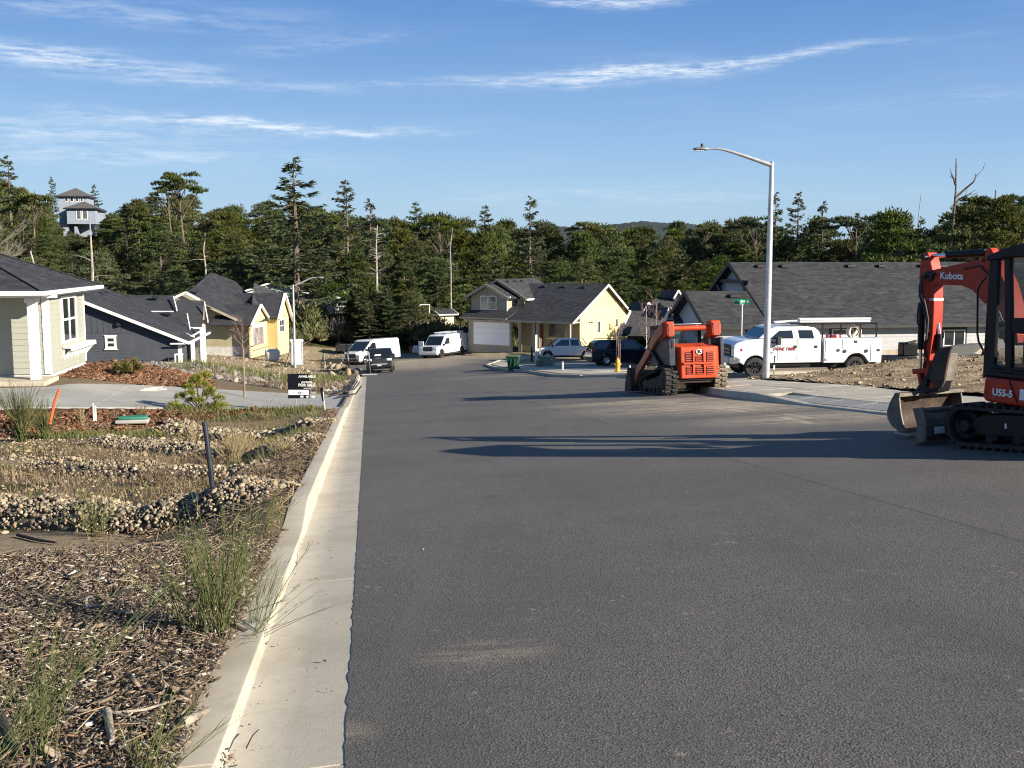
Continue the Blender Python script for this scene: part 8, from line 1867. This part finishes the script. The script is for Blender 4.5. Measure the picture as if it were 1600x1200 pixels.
t_ = (1+5**.5)/2; ICO = np.array([(-1,t_,0),(1,t_,0),(-1,-t_,0),(1,-t_,0),(0,-1,t_),(0,1,t_),(0,-1,-t_),(0,1,-t_),(t_,0,-1),(t_,0,1),(-t_,0,-1),(-t_,0,1)])/1.9/2
IF = np.array([(0,11,5),(0,5,1),(0,1,7),(0,7,10),(0,10,11),(1,5,9),(5,11,4),(11,10,2),(10,7,6),(7,1,8),(3,9,4),(3,4,2),(3,2,6),(3,6,8),(3,8,9),(4,9,5),(2,4,11),(6,2,10),(8,6,7),(9,8,1)])
def scatter(name, label, cat, C, dims, tilt_, m, base='cube', parent=None):
    n = len(C); Bv, Bf = (CUBE, CF) if base == 'cube' else (ICO, IF)
    Rm = rot_from(NR.uniform(0, 6.283, n), NR.normal(0, tilt_, n), NR.normal(0, tilt_, n))
    J = 1+NR.uniform(-.22, .22, (n, len(Bv), 3)); V = Bv[None]*J*dims[:, None, :]
    if base == 'cube': V[:, :, 1] *= (1-.55*(Bv[None, :, 0] > 0)*NR.random((n, 1)))
    V = np.einsum('nij,nkj->nki', Rm, V)+C[:, None, :]
    Fc = (Bf[None]+(np.arange(n)*len(Bv))[:, None, None]).reshape(-1, Bf.shape[1])
    o = link(name, arr_mesh(name, V.reshape(-1, 3), Fc, m), parent); o['kind'] = 'stuff'
    if label: tag(o, label, cat)
    return o
def on_uv(U, V, dz=0): return np.array([(lambda xy: (xy[0], xy[1], land_z(*xy)))(uv2w(u, v)) for u, v in zip(U, V)])+np.array([0, 0, dz])
def dims(n, l, w, t, s=.45):
    k = np.exp(NR.normal(0, s, (n, 1))); return np.concatenate([NR.uniform(l*.5, l*1.6, (n, 1)), NR.uniform(w*.5, w*1.5, (n, 1)), NR.uniform(t*.6, t*1.4, (n, 1))], 1)*k
# wood debris of the foreground: denser near the camera, thinning towards the sand
n = 115000; V_ = 1.3+8.0*NR.random(n)**1.25; U_ = -.715-NR.random(n)**.9*(V_*.42+1.5)
U_ = np.where((V_ < 4.6), U_+.10*NR.random(n)+.10*np.sin(V_*5), U_); keep = (NR.random(n) < np.clip((9.3-V_)/1.0, 0, 1)); U_, V_ = U_[keep], V_[keep]
scatter('wood_debris', 'shredded wood and bark litter covering the ground beside the kerb', 'litter', on_uv(U_, V_, .008)+np.array([0, 0, 1])*NR.uniform(-.01, .022, (len(U_), 1)), dims(len(U_), .0165, .0048, .003, .5), .30, debris_m)
n = 2600; V_ = 1.3+7.*NR.random(n)**1.3; U_ = -.85-NR.random(n)*(V_*.42+1.3)
scatter('twig_litter', 'thin dry twigs and stalks strewn over the wood litter', 'litter', on_uv(U_, V_, .02)+np.array([0, 0, 1])*NR.uniform(0, .03, (n, 1)), dims(n, .07, .0026, .0026, .35), .25, ramp_mat('dry_stalks', [(.30, .22, .13), (.45, .36, .23), (.20, .12, .07), (.5, .45, .36)], bump=0))
n = 6500; V_ = 9+20*NR.random(n); U_ = -.8-2.2*NR.random(n)**1.4; scatter('stalk_litter', 'broken brown stalks matted on the shaded bank behind the kerb', 'litter', on_uv(U_, V_, .02)+np.array([0, 0, 1])*NR.uniform(0, .07, (n, 1)), dims(n, .08, .004, .004, .4), .45, ramp_mat('brown_stalks', [(.10, .07, .045), (.22, .16, .10), (.32, .24, .15), (.06, .045, .03)], bump=0))
n = 800; V_ = 2.+6.*NR.random(n); U_ = -.9-NR.random(n)*(V_*.42+1.3)
scatter('pale_wood_chips', 'larger pale wood splinters among the foreground litter', 'litter', on_uv(U_, V_, .015), dims(n, .042, .013, .007, .35), .3, ramp_mat('pale_wood', [(.45, .40, .32), (.62, .57, .47), (.30, .25, .19)], bump=.3))
# bark on the mound and along the driveway
def bark_pts(n):
    U, V = [], []
    while len(U) < n:
        if rnd.random() < .6:
            a = rnd.uniform(0, 6.28); r = math.sqrt(rnd.random()); u, v = -8.7+3.1*r*math.cos(a), 40.3+4.3*r*math.sin(a)
            if poly_in((u, v), DRIVE): continue
        else:
            u = -1.3-14*rnd.random()**1.1; v = interp(u, [-24, -9.5, -.9], [27.9, 28.9, 32.0])-rnd.random()**1.4*1.1
        U.append(u); V.append(v)
    return U, V
rnd.seed(9); U_, V_ = bark_pts(24000); n = len(U_)
scatter('bark_mulch', 'red brown bark mulch on the mound and along the driveway', 'mulch', on_uv(U_, V_, .015), dims(n, .065, .032, .014), .35, bark_m)
# rocky verge beyond the mound, pebbles of the rain garden, clods of the heap, sand lot crumbs
n = 9000; V_ = 45+19*NR.random(n)**1.1; U_ = -1.2-NR.random(n)*20; scatter('broken_rock', 'grey broken rock covering the verge beyond the bark mound', 'gravel', on_uv(U_, V_, .03), dims(n, .17, .13, .09), .5, grey_m, 'ico')
n = 5000; V_ = 12.5+16*NR.random(n); U_ = -1.6-NR.random(n)*11; scatter('gravel', 'loose pebbles and crumbs over the bed of the rain garden', 'gravel', on_uv(U_, V_, .005), dims(n, .045, .04, .03), .5, clod_m, 'ico')
n = 7000; U_ = np.clip(NR.normal(18, 4.5, n), 12.5, 32); V_ = 21+13.2*NR.random(n)**.6; scatter('dirt_clods', 'clods and crumbs of dug earth over the dirt heap', 'earth', on_uv(U_, V_, .01), dims(n, .032, .028, .02, .6), .5, clod_m, 'ico')
n = 2500; V_ = 64+40*NR.random(n); U_ = -2-NR.random(n)*22; scatter('dirt_clods', 'clods of pale earth in the yard of the unfinished yellow house', 'earth', on_uv(U_, V_, .03), dims(n, .12, .10, .07), .5, clod_m, 'ico')
n = 90; V_ = 3+30*NR.random(n)**1.5; U_ = 9.0*NR.random(n); P_ = np.array([(*uv2w(u, v), road_z(u, v)+.004) for u, v in zip(U_, V_)]); scatter('road_grit', 'scattered pale grit lying on the asphalt', 'gravel', P_, dims(n, .007, .006, .004, .3), .4, ramp_mat('grit', [(.5, .42, .3), (.65, .58, .45), (.3, .25, .2)], bump=0), 'ico')
n = 300; V_ = 2+42*NR.random(n)**1.5; U_ = -.60+.42*NR.random(n)**2.2; P_ = np.array([(*uv2w(u, v), road_z(u, v)+.009) for u, v in zip(U_, V_)]); scatter('gutter_grit', 'grit and bits of wood washed along the gutter', 'gravel', P_, dims(n, .008, .004, .003, .35), .3, debris_m)

# stone check dams across the rain garden
STONES = []
for i in range(8):
    V0 = ICO*(1+NR.uniform(-.2, .2, (12, 3)))*np.array([1.15, .95, .75]); STONES.append(arr_mesh('stone', V0, IF, rocko_m))
def dam(a, b_, h, w, size, cover, label, n_ind, seed, sag=0, name='check_dam', dens=1.):
    rnd.seed(seed); A, B_ = gland(*a), gland(*b_); mid = (A+B_)/2; e = empty(name, (mid.x, mid.y, land_z(mid.x, mid.y)), 0, label=label, cat='stone bank')
    L = (B_-A).length; d = (B_-A).normalized(); nr = Vector((-d.y, d.x, 0)).normalized(); prof = lambda t, s: h*(max(0, 1-s*s))**.55*(.82+.36*(hsh(t*L*3+seed*9, 1, 1.1)+.5)-.12)*min(1, 6*(1-t)+.35)
    mb = MB(); N, M_ = int(L/.15), 9
    for i in range(N+1):
        t = i/N; c = A+d*(L*t)
        for j in range(M_): s = -1+2*j/(M_-1); q = c+nr*(s*w/2); mb.v.append(tuple(Vector((q.x, q.y, land_z(q.x, q.y)-.06+prof(t, s)*.92))-e.location))
    mb.f = [(i*M_+j, i*M_+j+1, (i+1)*M_+j+1, (i+1)*M_+j) for i in range(N) for j in range(M_-1)]; c_ = mb.build('bank_core', mat('dam_core', (.10, .085, .06), .95, var=.5, vs=8, bump=1, bs=20), e)
    pts = []; cnt = int(L*w*1.9/(size*size)*cover*dens)
    for k in range(cnt):
        t, s = rnd.random(), rnd.uniform(-1, 1)
        if cover < .8 and hsh(t*L, s, .5)+rnd.uniform(-.3, .3) > .15: continue
        c = A+d*(L*t)+nr*(s*w/2); z = land_z(c.x, c.y)-.03+prof(t, s); pts.append((rnd.random()*(1.6 if s*nr.y < .1 else .6), Vector((c.x, c.y, z))-e.location))
    pts.sort(key=lambda p: -p[0])
    for k, (q, p) in enumerate(pts[:n_ind]):
        sz = size*rnd.choice([.8, 1, 1.1, 1.3, 1.55, 1.9]); link('stone', STONES[k % 8], e, p+Vector((0, 0, .01)), (rnd.uniform(0, 6), rnd.uniform(-.6, .6), rnd.uniform(0, 6)), (sz, sz, sz))
    rest = pts[n_ind:]
    if rest: scatter('small_stones', None, None, np.array([tuple(p) for _, p in rest]), dims(len(rest), size*.9, size*.75, size*.6, .25), .6, rock_m, 'ico', e)
dam((-90, 806), (446, 772), .36, 1.0, .043, 1, 'nearest bank of pale river stones across the rain garden', 300, 1)
dam((60, 734), (432, 722), .26, 1.1, .048, .45, 'middle stone bank, half overgrown with dry stalks', 160, 2)
dam((165, 694), (492, 690), .26, 1.1, .054, .8, 'third bank of stones in the rain garden, before the straw tufts', 220, 3)
dam((262, 666), (512, 662), .24, 1.2, .085, .7, 'furthest bank of larger grey stones under the driveway edge', 140, 4)
# boulders by the kerb end
rnd.seed(31)
for k in range(15):
    px, py = rnd.uniform(508, 563), rnd.uniform(573, 589); p = gland(px, py); s = rnd.uniform(.35, .8)
    o = link('boulder', STONES[k % 8], None, p+Vector((0, 0, s*.2)), (rnd.random(), rnd.random(), rnd.uniform(0, 6)), (s, s, s*.8)); tag(o, 'pale boulder in the pile between the black sign stands', 'boulder', 'boulders between the sign stands')

# ---- broom, grass tufts
def stalks(name, P0, n, h, spread, m, seed, label, cat, branch=5, lean=(0, 0), r=.0035, side=3, curl=.35, group=None, low=0.):
    rnd.seed(seed); mb = MB(); P0 = Vector(P0)
    for k in range(n):
        a = rnd.uniform(0, 6.283); sp = spread*rnd.random()**.7; L = h*rnd.uniform(.55, 1.08); b_ = Vector((rnd.gauss(0, spread*.10), rnd.gauss(0, spread*.10), -.02))
        d = Vector((math.cos(a)*sp+lean[0]*L, math.sin(a)*sp+lean[1]*L, L*(1-.55*low*rnd.random())))
        pts = []
        for i in range(6):
            t = i/5; pts.append(b_+Vector((d.x*t**1.25, d.y*t**1.25, d.z*(t-.18*curl*t*t)))+Vector((rnd.gauss(0, .006), rnd.gauss(0, .006), 0))*h)
        rr = r*rnd.uniform(.7, 1.3); mb.tube(pts, [rr, rr*.9, rr*.8, rr*.65, rr*.5, rr*.25], side, False)
        for j in range(branch):
            t = rnd.uniform(.25, .9); i = min(4, int(t*5)); p = pts[i].lerp(pts[i+1], t*5-i); bl = h*rnd.uniform(.12, .34)*(1.15-t*.5); dd = (pts[i+1]-pts[i]).normalized(); s = Vector((rnd.uniform(-1, 1), rnd.uniform(-1, 1), rnd.uniform(-.1, .5)))*.42
            q = p+(dd+s).normalized()*bl*.5; w = q+(dd+s*.45+Vector((0, 0, .15))).normalized()*bl*.5; mb.tube([p, q, w], [rr*.55, rr*.45, rr*.2], side, False)
    o = mb.build(name, m, None); o.location = P0; o.data.shade_smooth(); return tag(o, label, cat, group)
def B(px, py, ytop, n, spread, seed, label, m=None, name='broom_shrub', cat='shrub', D=None, **k):
    p = gland(px, py) if D is None else on_land(px, D); h = (at(px, ytop, p.y).z-p.z); return stalks(name, p, n, h, spread, m or broom_m, seed, label, cat, **k)
B(345, 992, 775, 46, .34, 1, 'large green broom clump beside the kerb in the middle of the foreground', branch=9, r=.0024)
B(305, 985, 850, 30, .48, 2, 'lower broom clump spreading left of the large foreground clump', branch=7, r=.003, low=.4)
B(400, 985, 830, 18, .25, 3, 'thin broom stems leaning over the kerb', branch=6, lean=(.25, .1), r=.0023)
B(385, 1000, 925, 18, .38, 4, 'low broom runners reaching across the kerb onto the gutter', branch=4, lean=(.9, .2), r=.0022, low=.5)
B(410, 835, 745, 18, .20, 5, 'sparse broom stems hanging over the kerb by the concrete sill', branch=5, lean=(.5, .3), r=.0023)
B(150, 838, 745, 34, .5, 6, 'dark green broom clump at the left edge of the sand', branch=6, r=.0035)
B(60, 1190, 950, 24, .25, 7, 'upright broom clump at the lower left corner', branch=8, r=.0022)
B(-30, 1230, 880, 12, .38, 8, 'long broom stems leaning in from the lower left corner', branch=5, lean=(.75, .5), r=.0022)
B(215, 1225, 1080, 18, .28, 9, 'broom tips rising from the bottom edge of the view', branch=6, lean=(.4, .3), r=.0021)
B(35, 690, 590, 80, .62, 10, 'dense upright broom bush beside the orange stake', branch=5, r=.008)
B(70, 686, 622, 60, .5, 11, 'smaller broom bush right behind the dense upright one', branch=4, r=.008)
B(300, 700, 655, 30, .35, 12, 'brown dry stalks before the third stone bank', straw_m, 'dry_stalks', 'plant', branch=3, r=.005)
for i, (px, py, yt, n, sp, lb) in enumerate(((362, 728, 655, 150, .45, 'tall pale straw tuft in the middle of the rain garden'), (385, 720, 662, 90, .4, 'straw tuft just right of the tall pale one'), (440, 712, 672, 80, .38, 'straw tuft near the kerb shadow'), (490, 652, 636, 40, .3, 'short straw tuft below the driveway edge'), (128, 664, 628, 36, .3, 'thin straw tuft left of the white stubs'), (415, 655, 640, 50, .4, 'low straw tuft under the sale sign'))):
    B(px, py, yt, n, sp, 40+i, lb, straw_m, 'grass_tuft', 'grass', branch=1, r=.0045, curl=.9)
for i, (px, py, yt, n, sp) in enumerate(((180, 655, 634, 30, .3), (220, 650, 624, 24, .25), (250, 760, 708, 60, .6), (160, 720, 690, 70, .7), (95, 800, 770, 60, .6), (330, 730, 700, 60, .7), (270, 735, 705, 60, .6), (410, 745, 722, 50, .5), (60, 745, 722, 40, .6))):
    B(px, py, yt, n, sp, 60+i, 'clump of brown dry stalks among the stone banks', ramp_mat('brown_stalks', [(.12, .085, .055), (.22, .16, .10), (.32, .24, .15)], bump=0) if 'brown_stalks' not in MATS else MATS['brown_stalks'], 'dry_stalks', 'plant', branch=4, r=.004, group='brown dry stalks between the stone banks')
# ground cover: green weeds, strips of grass (nobody could count the blades)
def blades(name, label, U, V, h, m, w=.012, wild=.5):
    P = on_uv(U, V, -.01); n = len(P); a = NR.uniform(0, 6.283, n); hh = h*np.exp(NR.normal(0, .35, n)); dx, dy = np.cos(a), np.sin(a); le = NR.uniform(.1, wild, n)
    S = np.stack([-dy, dx, np.zeros(n)], 1)*w; T1 = np.stack([dx*le*hh*.4, dy*le*hh*.4, hh*.6], 1); T2 = np.stack([dx*le*hh*1.1, dy*le*hh*1.1, hh], 1)
    V_ = np.stack([P-S, P+S, P+T1+S*.7, P+T1-S*.7, P+T2], 1).reshape(-1, 3); i = np.arange(n)[:, None]*5
    Fq = np.concatenate([i+np.array([0, 1, 2]), i+np.array([0, 2, 3]), i+np.array([3, 2, 4])]); o = link(name, arr_mesh(name, V_, Fq, m)); o['kind'] = 'stuff'; tag(o, label, 'grass')
def patch(n, cs):
    U, V = [], []
    for _ in range(n):
        cu, cv, ru, rv = rnd.choice(cs); a = rnd.uniform(0, 6.283); r = math.sqrt(rnd.random()); U.append(cu+ru*r*math.cos(a)); V.append(cv+rv*r*math.sin(a))
    return U, V
rnd.seed(3)
U_, V_ = patch(6000, [(-2.6, 16.5, 1.0, 1.2), (-5, 15.4, 1.6, .6), (-6.5, 19.5, 1.5, .8), (-4, 20, 2.2, .7), (-8, 14.2, 1.5, .8), (-3.4, 22.5, 1.5, .8), (-2.4, 13, .8, .6), (-6.8, 24.5, 2, 1)]); blades('weeds', 'low green and straw weeds on the bed of the rain garden', U_, V_, .07, grass_m, .006, 1.3)
U_, V_ = patch(9000, [(-6, 59, 5, 5), (-3.4, 55, 2, 5), (-8.5, 66, 3, 5), (-3.5, 70, 2, 6), (-2.6, 62, 1.4, 5)]); blades('green_verge', 'tall green broom and grass along the verge before the far street lamp', U_, V_, .26, grass_m, .014, .8)
U_, V_ = patch(9000, [(-3, 47, 2, 2.5), (-6, 49, 4, 2.5), (-2.2, 52, 1.2, 5), (-10, 52, 5, 3)]); blades('dry_verge', 'dry straw and weeds over the rocky verge past the driveway', U_, V_, .16, MATS['brown_stalks'], .014, 1.)
U_, V_ = patch(9000, [(-3.4, 30.2, 2.2, .8), (-6, 28, 2.5, .8), (-2.4, 27, 1.2, 2), (-1.9, 21, .7, 4)]); blades('rain_garden_edge_grass', 'mixed grass along the upper edge of the rain garden', U_, V_, .12, grass_m, .008, 1.)
U_, V_ = patch(9000, [(3, 130, 16, 9), (16, 118, 9, 9)]); blades('far_grass', 'rough grass at the end of the street below the wood', U_, V_, .5, grass_m, .06, .8)

U_, V_ = patch(9000, [(-4, 17.8, 2.6, 1.1), (-5.5, 15.6, 3, .9), (-3, 20.5, 2, 1.2), (-5, 23, 3.5, 1.6), (-7.5, 18.5, 2, 2), (-2.2, 15, .9, 2.5)]); blades('brown_stubble', 'brown dry stubble between the stone banks', U_, V_, .13, MATS['brown_stalks'], .004, 1.2)
# small bright pine by the driveway
def young_pine():
    p = gland(312, 642); e = empty('young_pine', p, 0, label='small bright yellow green pine in the bark at the near edge of the driveway', cat='shrub'); rnd.seed(14); s = p.y/F; mb = MB(); Ps, Ds = [], []
    yg = mat('bright_pine_needles', (.26, .27, .035), .6, var=.3, vs=4, island=.4, trans=.3)
    tips = [(0, -52), (-6, -44), (7, -40), (-22, -36), (20, -32), (-28, -22), (14, -24), (30, -18), (-38, -8), (-30, -2), (36, -8), (24, -6), (-10, -28), (2, -16), (-16, -14), (28, 0), (-18, -2), (8, -4), (10, -54), (-12, -38)]
    for k, (dx, dz) in enumerate(tips):
        q = Vector((dx*s, rnd.uniform(-.25, .25), -dz*s)); mb.tube([(0, 0, -.03), (q.x*.35, q.y*.4, q.z*.35+.02), q], [.022, .016, .009], 5)
        P, D = pad_points(q, (.15, .15, .14), 210, .6); Ps.append(P); Ds.append(D)
    mb.build('stem', barkm, e); V0, F0 = tufts(np.concatenate(Ps), np.concatenate(Ds), .07, .22, 2); link('foliage', arr_mesh('foliage', V0, F0, yg), e)
young_pine()
def mound_bush(px, py, w, h, label, seed, col):
    p = gland(px, py); e = empty('shrub', p, 0, label=label, cat='shrub'); P, D = pad_points((0, 0, h*.45), (w, w, h*.55), 900, .7); V0, F0 = tufts(P, D, .10, .3, 2); link('foliage', arr_mesh('foliage', V0, F0, mat('olive_shrub', col, .8, var=.4, vs=5, island=.4, trans=.2)), e); MB().tube([(0, 0, -.05), (0, 0, h*.5)], .02, 5).build('stem', barkm, e)
mound_bush(193, 588, .26, .5, 'round olive yellow shrub on the bark mound, left of the pair', 1, (.14, .12, .035)); mound_bush(209, 587, .30, .52, 'round olive yellow shrub on the bark mound, right of the pair', 2, (.14, .12, .035))
n = 9000; V_ = 1.4+7.6*NR.random(n)**1.3; U_ = -.85-NR.random(n)*(V_*.42+1.4); k = np.array([hsh(a*3, b_*3, 1.7) for a, b_ in zip(U_, V_)]) > .05
blades('matted_straw', 'matted dry straw lying in patches over the wood litter', U_[k], V_[k], .035, straw_m, .0022, 2.6)
# sticks and a stone in the foreground litter
def driftwood():
    wd = mat('weathered_stick', (.30, .255, .20), .9, var=.35, vs=12, bump=.8, bs=40); dk = mat('dark_stick', (.035, .028, .022), .9, var=.4, vs=10, bump=.6)
    G2 = lambda px, py, dz=.03: gland(px, py)+Vector((0, 0, dz))
    for pts, r, m_, lb in (([(168, 1122), (172, 1150), (176, 1170)], .018, wd, 'short pale upright stub of driftwood in the litter'), ([(0, 1135), (12, 1165), (30, 1190)], .028, dk, 'dark bent branch at the lower left corner'), ([(180, 1125), (225, 1120), (285, 1102)], .007, wd, 'thin straight grey stick lying in the litter'), ([(178, 1150), (215, 1140), (250, 1118)], .006, dk, 'thin dark stick crossing under the grey one'), ([(28, 840), (60, 848), (88, 852)], .02, dk, 'black charred stick at the left edge of the sand'), ([(100, 1120), (170, 1122), (260, 1148)], .006, wd, 'long thin twig near the bottom of the litter'), ([(285, 1140), (298, 1135), (325, 1120)], .022, wd, 'knobbly pale root end lying on the kerb'), ([(385, 1180), (395, 1160), (405, 1150)], .003, dk, 'tiny forked twig on the gutter')):
        o = MB().tube([G2(*p) for p in pts], [r, r*.9, r*.6], 8).build('stick', m_, None, 60); tag(o, lb, 'stick')
    o = link('stone', STONES[2], None, G2(188, 932, .02), (0, 0, 1), (.12, .08, .05)); tag(o, 'dark flat stone in the foreground litter', 'stone'); o.data = o.data.copy(); o.data.materials[0] = dk
driftwood()
